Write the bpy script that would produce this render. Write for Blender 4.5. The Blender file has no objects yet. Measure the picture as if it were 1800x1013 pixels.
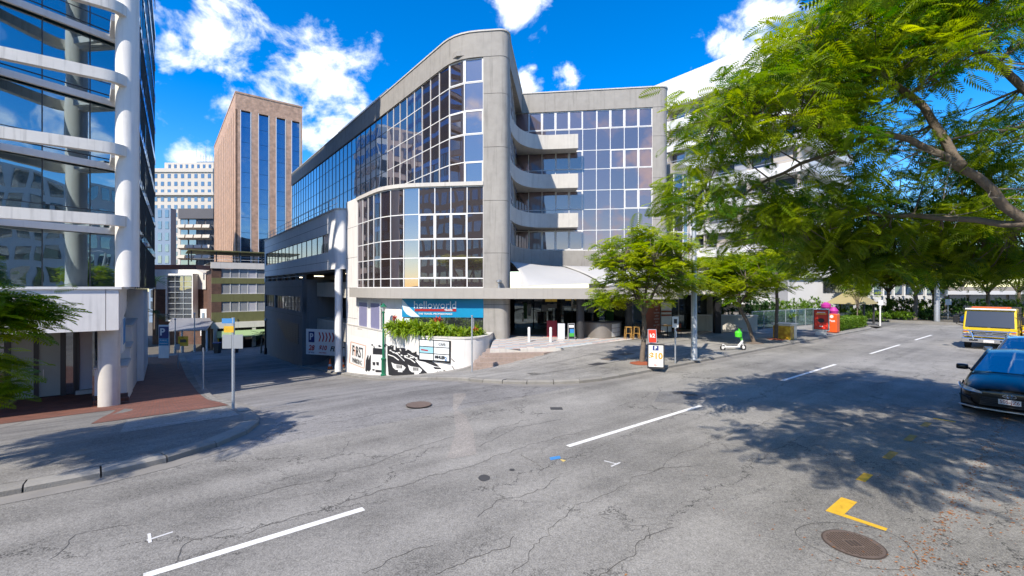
import bpy, math, random
import numpy as np
from mathutils import Matrix, Vector, Euler
R = math.radians
random.seed(7); RNG = np.random.default_rng(7)
scn = bpy.context.scene
col = scn.collection
F = 790.0; CH = 3.2
# ---------------------------------------------------------------- camera
cam = bpy.data.cameras.new('camera'); camo = bpy.data.objects.new('camera', cam); col.objects.link(camo)
cam.lens = 36*F/1800; cam.sensor_width = 36; cam.clip_end = 4000; cam.clip_start = .05
camo.location = (0, 0, CH); camo.rotation_euler = (R(90), 0, 0)
scn.camera = camo
# ---------------------------------------------------------------- sky and sun
SUN_EL = 47.0
SH = Vector((.47, .883)).normalized()            # direction in which shadows fall
sun_dir = Vector((-SH.x*math.cos(R(SUN_EL)), -SH.y*math.cos(R(SUN_EL)), math.sin(R(SUN_EL))))
world = bpy.data.worlds.new('World'); scn.world = world; world.use_nodes = True
wn = world.node_tree.nodes; wl = world.node_tree.links
for n_ in list(wn): wn.remove(n_)
def WN(t, **k):
    n_ = wn.new(t)
    for a, b in k.items(): setattr(n_, a, b)
    return n_
def wmath(op, a, b=None, c=None):
    m = WN('ShaderNodeMath', operation=op)
    for i, v in enumerate((a, b, c)):
        if v is None: continue
        if isinstance(v, (int, float)): m.inputs[i].default_value = v
        else: wl.new(v, m.inputs[i])
    return m.outputs[0]
w_out = WN('ShaderNodeOutputWorld'); w_bg = WN('ShaderNodeBackground'); w_bg.inputs['Strength'].default_value = .15
sky = WN('ShaderNodeTexSky', sky_type='NISHITA'); sky.sun_disc = False
sky.sun_elevation = R(SUN_EL); sky.sun_rotation = math.atan2(sun_dir.x, sun_dir.y)
sky.air_density = 1.0; sky.dust_density = .25; sky.ozone_density = 3.0
w_hs = WN('ShaderNodeHueSaturation'); w_hs.inputs['Saturation'].default_value = 1.5; w_hs.inputs['Value'].default_value = .82
w_hs.inputs['Hue'].default_value = .508
wl.new(sky.outputs[0], w_hs.inputs['Color'])
w_tc = WN('ShaderNodeTexCoord')
w_dir = w_tc.outputs['Generated']
nz = WN('ShaderNodeTexNoise'); nz.inputs['Scale'].default_value = 10.0; nz.inputs['Detail'].default_value = 9; nz.inputs['Roughness'].default_value = .6
nz.inputs['Distortion'].default_value = .25
w_map = WN('ShaderNodeMapping'); w_map.inputs['Scale'].default_value = (1, 1, 1.25)
wl.new(w_dir, w_map.inputs['Vector']); wl.new(w_map.outputs[0], nz.inputs['Vector'])
lo = WN('ShaderNodeTexNoise'); lo.inputs['Scale'].default_value = 2.4; lo.inputs['Detail'].default_value = 2
wl.new(w_map.outputs[0], lo.inputs['Vector'])
field = wmath('MULTIPLY', wmath('SUBTRACT', lo.outputs['Fac'], .5), 2.6)   # scattered clouds all round
sp = WN('ShaderNodeSeparateXYZ'); wl.new(w_dir, sp.inputs[0])
field = wmath('SUBTRACT', field, wmath('MULTIPLY', wmath('MAXIMUM', wmath('SUBTRACT', sp.outputs['Y'], .35), 0), 2.5))
for px, py, r, a in ((575, 215, 105, 1.05), (545, 112, 80, .8), (640, 110, 45, .45), (370, 45, 105, .8), (300, 20, 70, .7), (390, 190, 55, .7),
                     (325, 285, 80, .8), (920, 25, 75, .85), (925, 150, 34, .6), (1005, 152, 42, .66), (1300, 85, 75, .8), (1490, 70, 80, .8),
                     (1330, 10, 60, .7), (600, 300, 80, .8), (300, 70, 50, .6)):
    d = Vector(((px-900)/F, 1, (508-py)/F)); L = d.length; d.normalize()
    vd = WN('ShaderNodeVectorMath', operation='DISTANCE'); wl.new(w_dir, vd.inputs[0]); vd.inputs[1].default_value = d
    b = wmath('SUBTRACT', a, wmath('MULTIPLY', vd.outputs['Value'], a/(r/F/L*1.0)))
    field = wmath('MAXIMUM', field, b)
dens = wmath('ADD', field, wmath('MULTIPLY', wmath('SUBTRACT', nz.outputs['Fac'], .56), 3.4))
ramp = WN('ShaderNodeMapRange', interpolation_type='SMOOTHSTEP'); wl.new(dens, ramp.inputs['Value'])
ramp.inputs['From Min'].default_value = .02; ramp.inputs['From Max'].default_value = .75
hz = WN('ShaderNodeMapRange'); wl.new(sp.outputs['Z'], hz.inputs['Value']); hz.inputs['From Min'].default_value = .0; hz.inputs['From Max'].default_value = .08
cl_fac = wmath('MULTIPLY', wmath('MULTIPLY', ramp.outputs[0], .97), hz.outputs[0])
nz2 = WN('ShaderNodeTexNoise'); nz2.inputs['Scale'].default_value = 16; nz2.inputs['Detail'].default_value = 5; wl.new(w_map.outputs[0], nz2.inputs['Vector'])
cr = WN('ShaderNodeMix', data_type='RGBA'); wl.new(nz2.outputs['Fac'], cr.inputs['Factor'])
cr.inputs[6].default_value = (3.4, 3.8, 4.4, 1); cr.inputs[7].default_value = (6.0, 6.0, 6.0, 1)
mx = WN('ShaderNodeMix', data_type='RGBA'); wl.new(cl_fac, mx.inputs['Factor']); wl.new(w_hs.outputs[0], mx.inputs[6]); wl.new(cr.outputs[2], mx.inputs[7])
wl.new(mx.outputs[2], w_bg.inputs['Color']); wl.new(w_bg.outputs[0], w_out.inputs[0])
sl = bpy.data.lights.new('sun', 'SUN'); sl.energy = 3.3; sl.angle = R(.53); sl.color = (1, .91, .78)
so = bpy.data.objects.new('sun', sl); col.objects.link(so); so.rotation_euler = sun_dir.to_track_quat('Z', 'Y').to_euler()
vs = scn.view_settings; vs.view_transform = 'Standard'; vs.look = 'None'; vs.exposure = 1.08; vs.gamma = 1; vs.use_curve_mapping = False
scn.render.engine = 'CYCLES'; scn.cycles.max_bounces = 8; scn.cycles.transparent_max_bounces = 12
scn.cycles.caustics_reflective = False; scn.cycles.caustics_refractive = False

# ---------------------------------------------------------------- frame of the streets: p along the main road, q across it
AU = R(38.1)
U = np.array((math.cos(AU), math.sin(AU))); N = np.array((-math.sin(AU), math.cos(AU)))
def W2(p, q): return p*U+q*N
def W(p, q, z=0): a = p*U+q*N; return (a[0], a[1], z)
def PQ(x, y): return (x*U[0]+y*U[1], x*N[0]+y*N[1])
def at(px, y, Y): return ((px-900)/F*Y, Y, CH-(y-508)/F*Y)
GQ = [-200, 10.2, 12, 14.4, 17, 20, 23.6, 25.2, 29.2, 33.4, 46, 65, 80, 120]
GZ = [0, 0, -.06, -.3, -.7, -1.2, -1.85, -2.12, -2.68, -3.15, -4.3, -5.2, -5.6, -5.8]
def g(q): return float(np.interp(q, GQ, GZ))
def sstep(a, b, x): t = min(1, max(0, (x-a)/(b-a))); return t*t*(3-2*t)
def hgt(p, q):                                   # street level: the side street falls away, the main road is level
    return g(q)*(1-sstep(11.5, 18, p))

# ---------------------------------------------------------------- materials
MATS = {}
def mat(name, c, rough=.7, metal=0, var=.12, scale=3.0, bump=.0, bscale=40, streak=0, spec=.5, rnd=0, dirt=0, coat=0, emit=0):
    if name in MATS: return MATS[name]
    m = bpy.data.materials.new(name); m.use_nodes = True; nt = m.node_tree; ns = nt.nodes; l = nt.links
    b = ns['Principled BSDF']
    b.inputs['Roughness'].default_value = rough; b.inputs['Metallic'].default_value = metal; b.inputs['Specular IOR Level'].default_value = spec
    if coat: b.inputs['Coat Weight'].default_value = coat; b.inputs['Coat Roughness'].default_value = .03
    geo = ns.new('ShaderNodeNewGeometry'); src = geo.outputs['Position']
    def mth(op, a, b_):
        q = ns.new('ShaderNodeMath'); q.operation = op
        for i, v in enumerate((a, b_)):
            if isinstance(v, (int, float)): q.inputs[i].default_value = v
            else: l.new(v, q.inputs[i])
        return q.outputs[0]
    def noise(s, det=5, vec=src, rgh=.6):
        q = ns.new('ShaderNodeTexNoise'); q.inputs['Scale'].default_value = s; q.inputs['Detail'].default_value = det; q.inputs['Roughness'].default_value = rgh
        l.new(vec, q.inputs['Vector']); return q.outputs['Fac']
    f = mth('ADD', mth('MULTIPLY', mth('SUBTRACT', noise(scale), .5), 2*var*1.6), 1)
    if var: f = mth('ADD', f, mth('MULTIPLY', mth('SUBTRACT', noise(scale*.13, 3), .5), var*1.6))
    if streak:
        mp = ns.new('ShaderNodeMapping'); mp.inputs['Scale'].default_value = (1, 1, .07); l.new(src, mp.inputs['Vector'])
        s_ = noise(4.5, 4, mp.outputs[0])
        rr = ns.new('ShaderNodeMapRange'); rr.interpolation_type = 'SMOOTHSTEP'; l.new(s_, rr.inputs['Value']); rr.inputs['From Min'].default_value = .5; rr.inputs['From Max'].default_value = .72
        f = mth('SUBTRACT', f, mth('MULTIPLY', rr.outputs[0], streak))
    if dirt:
        rr = ns.new('ShaderNodeMapRange'); rr.interpolation_type = 'SMOOTHSTEP'; l.new(noise(scale*.5, 6, rgh=.7), rr.inputs['Value']); rr.inputs['From Min'].default_value = .52; rr.inputs['From Max'].default_value = .7
        f = mth('SUBTRACT', f, mth('MULTIPLY', rr.outputs[0], dirt))
    if rnd:
        oi = ns.new('ShaderNodeObjectInfo')
        f = mth('MULTIPLY', f, mth('ADD', mth('MULTIPLY', mth('SUBTRACT', oi.outputs['Random'], .5), 2*rnd), 1))
    vm = ns.new('ShaderNodeVectorMath'); vm.operation = 'SCALE'; vm.inputs[0].default_value = c[:3]; l.new(f, vm.inputs['Scale'])
    l.new(vm.outputs[0], b.inputs['Base Color'])
    if emit:
        l.new(vm.outputs[0], b.inputs['Emission Color']); b.inputs['Emission Strength'].default_value = emit
    if bump:
        bp = ns.new('ShaderNodeBump'); bp.inputs['Strength'].default_value = bump; bp.inputs['Distance'].default_value = .02
        l.new(noise(bscale, 4), bp.inputs['Height']); l.new(bp.outputs[0], b.inputs['Normal'])
    MATS[name] = m; return m
def glass_mat(name, tint, body, refl=.5, rnd=.25, wob=.015, trans=0.0, tcol=(.5, .7, .75)):
    """coated facade glass: a mirror coat over a dark body (or a see-through one)"""
    m = bpy.data.materials.new(name); m.use_nodes = True; nt = m.node_tree; ns = nt.nodes; l = nt.links
    for n_ in list(ns): ns.remove(n_)
    out = ns.new('ShaderNodeOutputMaterial')
    gl = ns.new('ShaderNodeBsdfGlossy'); gl.inputs['Roughness'].default_value = .012; gl.inputs['Color'].default_value = (*tint, 1)
    df = ns.new('ShaderNodeBsdfPrincipled'); df.inputs['Roughness'].default_value = .35
    oi = ns.new('ShaderNodeObjectInfo')
    mr = ns.new('ShaderNodeMapRange'); l.new(oi.outputs['Random'], mr.inputs['Value']); mr.inputs['To Min'].default_value = 1-rnd; mr.inputs['To Max'].default_value = 1+rnd
    vm = ns.new('ShaderNodeVectorMath'); vm.operation = 'SCALE'; vm.inputs[0].default_value = body; l.new(mr.outputs[0], vm.inputs['Scale']); l.new(vm.outputs[0], df.inputs['Base Color'])
    geo = ns.new('ShaderNodeNewGeometry'); nz_ = ns.new('ShaderNodeTexNoise'); nz_.inputs['Scale'].default_value = .55; nz_.inputs['Detail'].default_value = 1
    l.new(geo.outputs['Position'], nz_.inputs['Vector'])
    bp = ns.new('ShaderNodeBump'); bp.inputs['Strength'].default_value = 1; bp.inputs['Distance'].default_value = wob*1.6; l.new(nz_.outputs['Fac'], bp.inputs['Height']); l.new(bp.outputs[0], gl.inputs['Normal'])
    lw = ns.new('ShaderNodeLayerWeight'); lw.inputs['Blend'].default_value = .25
    fr = ns.new('ShaderNodeMapRange'); l.new(lw.outputs['Fresnel'], fr.inputs['Value']); fr.inputs['To Min'].default_value = refl; fr.inputs['To Max'].default_value = min(1, refl+.5)
    base = df.outputs[0]
    if trans:
        tr = ns.new('ShaderNodeBsdfTransparent'); tr.inputs['Color'].default_value = (*tcol, 1)
        m0 = ns.new('ShaderNodeMixShader'); m0.inputs[0].default_value = trans; l.new(df.outputs[0], m0.inputs[1]); l.new(tr.outputs[0], m0.inputs[2]); base = m0.outputs[0]
    ms = ns.new('ShaderNodeMixShader'); l.new(fr.outputs[0], ms.inputs[0]); l.new(base, ms.inputs[1]); l.new(gl.outputs[0], ms.inputs[2])
    l.new(ms.outputs[0], out.inputs[0]); MATS[name] = m; return m
def asphalt_mat(name, c, cracks=True, patch=.0):
    m = bpy.data.materials.new(name); m.use_nodes = True; nt = m.node_tree; ns = nt.nodes; l = nt.links; b = ns['Principled BSDF']
    geo = ns.new('ShaderNodeNewGeometry'); P = geo.outputs['Position']
    def nzf(s, d=4, vec=P, r=.6):
        q = ns.new('ShaderNodeTexNoise'); q.inputs['Scale'].default_value = s; q.inputs['Detail'].default_value = d; q.inputs['Roughness'].default_value = r; l.new(vec, q.inputs['Vector']); return q
    def mth(op, a, b_=0, c_=0):
        q = ns.new('ShaderNodeMath'); q.operation = op
        for i, v in enumerate((a, b_, c_)):
            if isinstance(v, (int, float)): q.inputs[i].default_value = v
            else: l.new(v, q.inputs[i])
        return q.outputs[0]
    def rng(v, a, b_, lo_=0, hi=1):
        q = ns.new('ShaderNodeMapRange'); q.interpolation_type = 'SMOOTHSTEP'; l.new(v, q.inputs['Value'])
        for k, x in (('From Min', a), ('From Max', b_), ('To Min', lo_), ('To Max', hi)): q.inputs[k].default_value = x
        return q.outputs[0]
    f = mth('ADD', rng(nzf(48, 3, r=.8).outputs['Fac'], .3, .7, -.4, .4), 1)                      # aggregate
    f = mth('ADD', f, rng(nzf(14, 5, r=.75).outputs['Fac'], .3, .7, -.2, .2))
    f = mth('ADD', f, rng(nzf(1.3, 5).outputs['Fac'], .3, .7, -.09, .09))
    f = mth('ADD', f, rng(nzf(.22, 4).outputs['Fac'], .32, .68, -.2, .2))
    mp = ns.new('ShaderNodeMapping'); mp.inputs['Rotation'].default_value = (0, 0, -AU); l.new(P, mp.inputs['Vector'])
    mp2 = ns.new('ShaderNodeMapping'); mp2.inputs['Scale'].default_value = (.05, .9, .3); l.new(mp.outputs[0], mp2.inputs['Vector'])
    f = mth('ADD', f, rng(nzf(1, 3, mp2.outputs[0]).outputs['Fac'], .38, .62, -.13, .11))     # wear along the wheel tracks
    if cracks:
        dn = nzf(1.1, 6, r=.75); vmx = ns.new('ShaderNodeVectorMath'); vmx.operation = 'MULTIPLY_ADD'
        l.new(dn.outputs['Color'], vmx.inputs[0]); vmx.inputs[1].default_value = (1.3, 1.3, 0)
        mp3 = ns.new('ShaderNodeMapping'); mp3.inputs['Scale'].default_value = (.42, 1.0, 0); l.new(mp.outputs[0], mp3.inputs['Vector']); l.new(mp3.outputs[0], vmx.inputs[2])
        for sc, wd, lo_, dep in ((.42, .020, .38, .75), (1.1, .017, .50, .6)):
            vo = ns.new('ShaderNodeTexVoronoi'); vo.voronoi_dimensions = '2D'; vo.feature = 'DISTANCE_TO_EDGE'; vo.inputs['Scale'].default_value = sc; l.new(vmx.outputs[0], vo.inputs['Vector'])
            k = rng(vo.outputs['Distance'], wd*.25*sc, wd*sc, 1, 0)
            k = mth('MULTIPLY', k, rng(nzf(.33, 3).outputs['Fac'], lo_, lo_+.12, 0, dep))
            k = mth('MULTIPLY', k, rng(nzf(5, 2).outputs['Fac'], .32, .5, .25, 1))
            f = mth('MULTIPLY', f, mth('SUBTRACT', 1, k))
    vm = ns.new('ShaderNodeVectorMath'); vm.operation = 'SCALE'; vm.inputs[0].default_value = c; l.new(f, vm.inputs['Scale']); l.new(vm.outputs[0], b.inputs['Base Color'])
    b.inputs['Roughness'].default_value = .82; b.inputs['Specular IOR Level'].default_value = .35
    bp = ns.new('ShaderNodeBump'); bp.inputs['Strength'].default_value = .5; bp.inputs['Distance'].default_value = .012; l.new(nzf(48, 3, r=.8).outputs['Fac'], bp.inputs['Height']); l.new(bp.outputs[0], b.inputs['Normal'])
    MATS[name] = m; return m
def brick_mat(name, c1, c2, mortar, w=.23, h=.1, flat=True, rot=0.0, msize=.012):
    m = bpy.data.materials.new(name); m.use_nodes = True; nt = m.node_tree; ns = nt.nodes; l = nt.links; b = ns['Principled BSDF']
    geo = ns.new('ShaderNodeNewGeometry'); mp = ns.new('ShaderNodeMapping'); mp.inputs['Rotation'].default_value = (0, 0, rot); l.new(geo.outputs['Position'], mp.inputs['Vector'])
    v = mp.outputs[0]
    if not flat:
        s = ns.new('ShaderNodeSeparateXYZ'); l.new(v, s.inputs[0]); a = ns.new('ShaderNodeMath'); l.new(s.outputs[0], a.inputs[0]); l.new(s.outputs[1], a.inputs[1])
        cb = ns.new('ShaderNodeCombineXYZ'); l.new(a.outputs[0], cb.inputs[0]); l.new(s.outputs[2], cb.inputs[1]); v = cb.outputs[0]
    br = ns.new('ShaderNodeTexBrick'); br.inputs['Scale'].default_value = 1; br.inputs['Brick Width'].default_value = w; br.inputs['Row Height'].default_value = h
    br.inputs['Mortar Size'].default_value = msize; br.inputs['Color1'].default_value = (*c1, 1); br.inputs['Color2'].default_value = (*c2, 1); br.inputs['Mortar'].default_value = (*mortar, 1)
    l.new(v, br.inputs['Vector'])
    n1 = ns.new('ShaderNodeTexNoise'); n1.inputs['Scale'].default_value = 1.4; n1.inputs['Detail'].default_value = 6; l.new(geo.outputs['Position'], n1.inputs['Vector'])
    mr = ns.new('ShaderNodeMapRange'); l.new(n1.outputs['Fac'], mr.inputs['Value']); mr.inputs['From Min'].default_value = .3; mr.inputs['From Max'].default_value = .7; mr.inputs['To Min'].default_value = .72; mr.inputs['To Max'].default_value = 1.2
    vm = ns.new('ShaderNodeVectorMath'); vm.operation = 'SCALE'; l.new(br.outputs['Color'], vm.inputs[0]); l.new(mr.outputs[0], vm.inputs['Scale']); l.new(vm.outputs[0], b.inputs['Base Color'])
    b.inputs['Roughness'].default_value = .8
    bp = ns.new('ShaderNodeBump'); bp.invert = True; bp.inputs['Strength'].default_value = .6; bp.inputs['Distance'].default_value = .008; l.new(br.outputs['Fac'], bp.inputs['Height']); l.new(bp.outputs[0], b.inputs['Normal'])
    MATS[name] = m; return m
def leaf_mat(name, c1, c2, trans=.4):
    m = bpy.data.materials.new(name); m.use_nodes = True; nt = m.node_tree; ns = nt.nodes; l = nt.links
    for n_ in list(ns): ns.remove(n_)
    out = ns.new('ShaderNodeOutputMaterial'); geo = ns.new('ShaderNodeNewGeometry')
    n1 = ns.new('ShaderNodeTexNoise'); n1.inputs['Scale'].default_value = 1.1; n1.inputs['Detail'].default_value = 3; l.new(geo.outputs['Position'], n1.inputs['Vector'])
    at_ = ns.new('ShaderNodeAttribute'); at_.attribute_name = 'tone'
    ad = ns.new('ShaderNodeMath'); l.new(n1.outputs['Fac'], ad.inputs[0]); l.new(at_.outputs['Fac'], ad.inputs[1])
    mr = ns.new('ShaderNodeMapRange'); l.new(ad.outputs[0], mr.inputs['Value']); mr.inputs['From Min'].default_value = .5; mr.inputs['From Max'].default_value = 1.45
    mx_ = ns.new('ShaderNodeMix'); mx_.data_type = 'RGBA'; l.new(mr.outputs[0], mx_.inputs['Factor']); mx_.inputs[6].default_value = (*c1, 1); mx_.inputs[7].default_value = (*c2, 1)
    df = ns.new('ShaderNodeBsdfPrincipled'); df.inputs['Roughness'].default_value = .45; df.inputs['Specular IOR Level'].default_value = .35; l.new(mx_.outputs[2], df.inputs['Base Color'])
    tr = ns.new('ShaderNodeBsdfTranslucent'); hs = ns.new('ShaderNodeHueSaturation'); hs.inputs['Value'].default_value = 1.9; hs.inputs['Saturation'].default_value = 1.1; hs.inputs['Hue'].default_value = .485; l.new(mx_.outputs[2], hs.inputs['Color']); l.new(hs.outputs[0], tr.inputs['Color'])
    ms = ns.new('ShaderNodeMixShader'); ms.inputs[0].default_value = trans; l.new(df.outputs[0], ms.inputs[1]); l.new(tr.outputs[0], ms.inputs[2]); l.new(ms.outputs[0], out.inputs[0])
    MATS[name] = m; return m
# concrete, paint and metals
mat('concrete', (.315, .30, .275), .85, var=.13, scale=2.2, streak=.22, bump=.25, bscale=30)
mat('tower_band', (.68, .655, .61), .8, var=.12, scale=1.6, streak=.26, dirt=.1, bump=.1)
mat('concrete_light', (.54, .52, .48), .85, var=.09, scale=2.0, streak=.2, bump=.15, bscale=30)
mat('fascia_cream', (.365, .345, .315), .8, var=.06, scale=1.5, streak=.14, bump=.08)
mat('white_render', (.72, .70, .67), .8, var=.06, scale=1.5, streak=.14, bump=.08)
mat('white_paint', (.70, .70, .68), .6, var=.05, scale=2, streak=.08)
mat('cream_render', (.55, .53, .47), .8, var=.07, scale=1.5, streak=.18, bump=.06)
mat('grey_paint', (.16, .162, .17), .75, var=.1, scale=1.4, streak=.15)
mat('pale_blue_grey', (.80, .80, .80), .75, var=.06, scale=1.2, streak=.12)
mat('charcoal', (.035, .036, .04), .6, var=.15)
mat('black', (.012, .012, .014), .5, var=.1)
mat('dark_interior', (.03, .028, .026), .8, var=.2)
mat('aluminium', (.62, .62, .62), .38, .75, var=.04)
mat('white_frame', (.72, .72, .71), .45, var=.04)
mat('dark_frame', (.05, .052, .056), .4, .3, var=.05)
mat('steel', (.5, .51, .52), .42, .85, var=.09, scale=9)
mat('galvanised', (.46, .49, .52), .5, .6, var=.12, scale=14, dirt=.18)
mat('gutter_concrete', (.21, .2, .185), .9, var=.2, scale=2, bump=.3, dirt=.2)
mat('kerb_concrete', (.24, .23, .21), .88, var=.18, scale=3, bump=.5, bscale=40, dirt=.2, rnd=.12)
mat('line_white', (.70, .70, .68), .75, var=.16, scale=13, dirt=.42)
mat('line_yellow', (.62, .37, .02), .75, var=.2, scale=13, dirt=.45)
mat('line_yellow_worn', (.33, .22, .05), .8, var=.25, scale=8, dirt=.5)
mat('bark', (.15, .12, .095), .9, var=.3, scale=9, bump=.8, bscale=25)
mat('bark_pale', (.27, .23, .19), .9, var=.3, scale=9, bump=.8, bscale=25)
asphalt_mat('asphalt', (.222, .214, .198)); asphalt_mat('asphalt_side', (.195, .19, .185), True); asphalt_mat('asphalt_smooth', (.165, .163, .16), False)
asphalt_mat('footpath_grey', (.255, .246, .228), True); asphalt_mat('footpath_dark', (.175, .168, .155), True)
glass_mat('truck_glass', (.7, .75, .75), (.012, .016, .016), .07, 0, .01)
asphalt_mat('asphalt_repair', (.25, .232, .212), False)
brick_mat('brick_paving', (.21, .075, .045), (.15, .055, .035), (.09, .06, .05), .23, .115, True, -AU)
brick_mat('tower_brick', (.56, .34, .22), (.48, .29, .19), (.45, .33, .26), .9, .3, False, 0, .03)
brick_mat('dark_brick', (.16, .075, .05), (.11, .055, .04), (.10, .08, .07), .46, .16, False, 0, .02)
glass_mat('bronze_glass', (.74, .60, .56), (.045, .03, .026), .44, .35, .004)
glass_mat('wing_glass', (.80, .55, .50), (.075, .058, .072), .29, .3, .004)
glass_mat('street_glass', (.58, .62, .70), (.022, .028, .04), .58, .25, .007)
glass_mat('blue_glass', (.38, .52, .72), (.012, .03, .06), .42, .35, .012)
glass_mat('teal_glass', (.72, .86, .95), (.02, .05, .055), .40, .2, .006, .62, (.36, .62, .62))
glass_mat('plain_glass', (.7, .75, .8), (.03, .035, .04), .28, .35, .01)
glass_mat('pale_blind', (.6, .63, .68), (.36, .37, .39), .14, .2, .01)
glass_mat('shop_glass', (.6, .7, .7), (.015, .022, .02), .15, .2, .01, .5, (.5, .6, .55))
glass_mat('car_glass', (.8, .85, .9), (.008, .01, .014), .12, 0, .0, .75, (.55, .6, .6))
leaf_mat('leaf_bright', (.085, .18, .006), (.34, .40, .012), .5)
leaf_mat('leaf_deep', (.03, .115, .008), (.32, .40, .010), .5)
leaf_mat('leaf_hedge', (.05, .13, .012), (.16, .26, .02), .3)
leaf_mat('leaf_lush', (.08, .19, .015), (.30, .40, .03), .35)
leaf_mat('leaf_dark', (.015, .05, .012), (.05, .12, .02), .3)

# ---------------------------------------------------------------- mesh helpers
def LW(path, left):                               # offset a polyline to its left
    out = []; n_ = len(path)
    P_ = [np.array(a[:2], float) for a in path]
    for i in range(n_):
        ds = []
        if i > 0: d = P_[i]-P_[i-1]; ds.append(d/np.linalg.norm(d))
        if i < n_-1: d = P_[i+1]-P_[i]; ds.append(d/np.linalg.norm(d))
        t = sum(ds); t = t/np.linalg.norm(t); nn = np.array((-t[1], t[0]))
        k = 1.0
        if len(ds) == 2: k = 1/max(.5, float(np.dot(t, ds[0])))
        out.append(P_[i]+nn*left*k)
    return out
class MB:
    def __init__(s): s.v = []; s.f = []
    def add(s, vs, fs):
        o = len(s.v); s.v += [tuple(map(float, a)) for a in vs]; s.f += [tuple(i+o for i in f) for f in fs]; return s
    def quad(s, *p): return s.add(p, [tuple(range(len(p)))])
    def box(s, x0, x1, y0, y1, z0, z1, fn=None):
        vs = [(x, y, z) for x in (x0, x1) for y in (y0, y1) for z in (z0, z1)]
        if fn: vs = [fn(*a) for a in vs]
        return s.add(vs, [(0, 1, 3, 2), (4, 6, 7, 5), (0, 4, 5, 1), (2, 3, 7, 6), (0, 2, 6, 4), (1, 5, 7, 3)])
    def bpq(s, p0, p1, q0, q1, z0, z1): return s.box(p0, p1, q0, q1, z0, z1, W)
    def prism(s, poly, z0, z1):
        n_ = len(poly); vs = [(a[0], a[1], z0) for a in poly]+[(a[0], a[1], z1) for a in poly]
        return s.add(vs, [tuple(range(n_-1, -1, -1)), tuple(range(n_, 2*n_))]+[(i, (i+1) % n_, (i+1) % n_+n_, i+n_) for i in range(n_)])
    def wall(s, path, z0, z1, o0, o1):             # solid strip along a path between two left offsets
        A, B = LW(path, o0), LW(path, o1); n_ = len(path); vs = []
        zf0 = z0 if callable(z0) else (lambda i: z0)
        for i in range(n_):
            vs += [(*A[i], zf0(i)), (*B[i], zf0(i)), (*B[i], z1), (*A[i], z1)]
        fs = []
        for i in range(n_-1):
            a, b = 4*i, 4*i+4
            fs += [(a+k, b+k, b+(k+1) % 4, a+(k+1) % 4) for k in range(4)]
        fs += [(3, 2, 1, 0), tuple(4*(n_-1)+k for k in range(4))]
        return s.add(vs, fs)
    def tube(s, pts, rad, n_=8, cap=True):
        pts = [Vector(p) for p in pts]; m = len(pts)
        if isinstance(rad, (int, float)): rad = [rad]*m
        up = Vector((0, 0, 1)); vs = []; prev = None
        for i, p in enumerate(pts):
            t = (pts[min(i+1, m-1)]-pts[max(i-1, 0)])
            t = t.normalized() if t.length > 1e-9 else Vector((0, 0, 1))
            if prev is None:
                ref = Vector((1, 0, 0)) if abs(t.x) < .8 else Vector((0, 1, 0)); a = t.cross(ref).normalized()
            else: a = (prev-t*prev.dot(t)).normalized()
            prev = a; b = t.cross(a)
            for k in range(n_):
                th = 2*math.pi*k/n_; vs.append(p+(a*math.cos(th)+b*math.sin(th))*rad[i])
        fs = [(i*n_+k, i*n_+(k+1) % n_, (i+1)*n_+(k+1) % n_, (i+1)*n_+k) for i in range(m-1) for k in range(n_)]
        if cap: fs += [tuple(range(n_-1, -1, -1)), tuple((m-1)*n_+k for k in range(n_))]
        return s.add(vs, fs)
    def cyl(s, x, y, z0, z1, r, n_=20, r1=None): return s.tube([(x, y, z0), (x, y, z1)], [r, r if r1 is None else r1], n_)
    def lathe(s, x, y, prof, n_=20): return s.tube2(x, y, prof, n_)
    def tube2(s, x, y, prof, n_):
        vs = [(x+r*math.cos(2*math.pi*k/n_), y+r*math.sin(2*math.pi*k/n_), z) for r, z in prof for k in range(n_)]; m = len(prof)
        fs = [(i*n_+k, i*n_+(k+1) % n_, (i+1)*n_+(k+1) % n_, (i+1)*n_+k) for i in range(m-1) for k in range(n_)]
        fs += [tuple(range(n_-1, -1, -1)), tuple((m-1)*n_+k for k in range(n_))]
        return s.add(vs, fs)
    def grid(s, rows):
        m, n_ = len(rows), len(rows[0]); vs = [a for r in rows for a in r]
        return s.add(vs, [(i*n_+k, i*n_+k+1, (i+1)*n_+k+1, (i+1)*n_+k) for i in range(m-1) for k in range(n_-1)])
    def build(s, name, m, parent=None, smooth=False, bevel=0):
        vs = np.array(s.v, float); c = (vs.min(0)+vs.max(0))/2
        me = bpy.data.meshes.new(name); me.from_pydata((vs-c).tolist(), [], s.f); me.update()
        me.materials.append(MATS[m] if isinstance(m, str) else m)
        if smooth:
            me.polygons.foreach_set('use_smooth', [True]*len(me.polygons))
        o = bpy.data.objects.new(name, me); col.objects.link(o); o.location = c
        if smooth and smooth != 'all':
            md = o.modifiers.new('edge', 'EDGE_SPLIT'); md.split_angle = R(38)
        if bevel:
            md = o.modifiers.new('bevel', 'BEVEL'); md.width = bevel; md.segments = 2; md.limit_method = 'ANGLE'
        attach(o, parent); return o
def wpos(o):
    l = Vector(o.location)
    while o.parent: o = o.parent; l = l+Vector(o.location)
    return l
def attach(o, parent):
    if parent is not None:
        o.parent = parent; o.location = Vector(o.location)-wpos(parent)      # parents are never rotated
def tag(o, label=None, cat=None, group=None, kind=None):
    for k, v in (('label', label), ('category', cat), ('group', group), ('kind', kind)):
        if v: o[k] = v
    return o
def thing(name, loc, label, cat, group=None):
    o = bpy.data.objects.new(name, None); col.objects.link(o); o.location = loc; o.empty_display_size = .3
    return tag(o, label, cat, group)
UNIT = None
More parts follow.
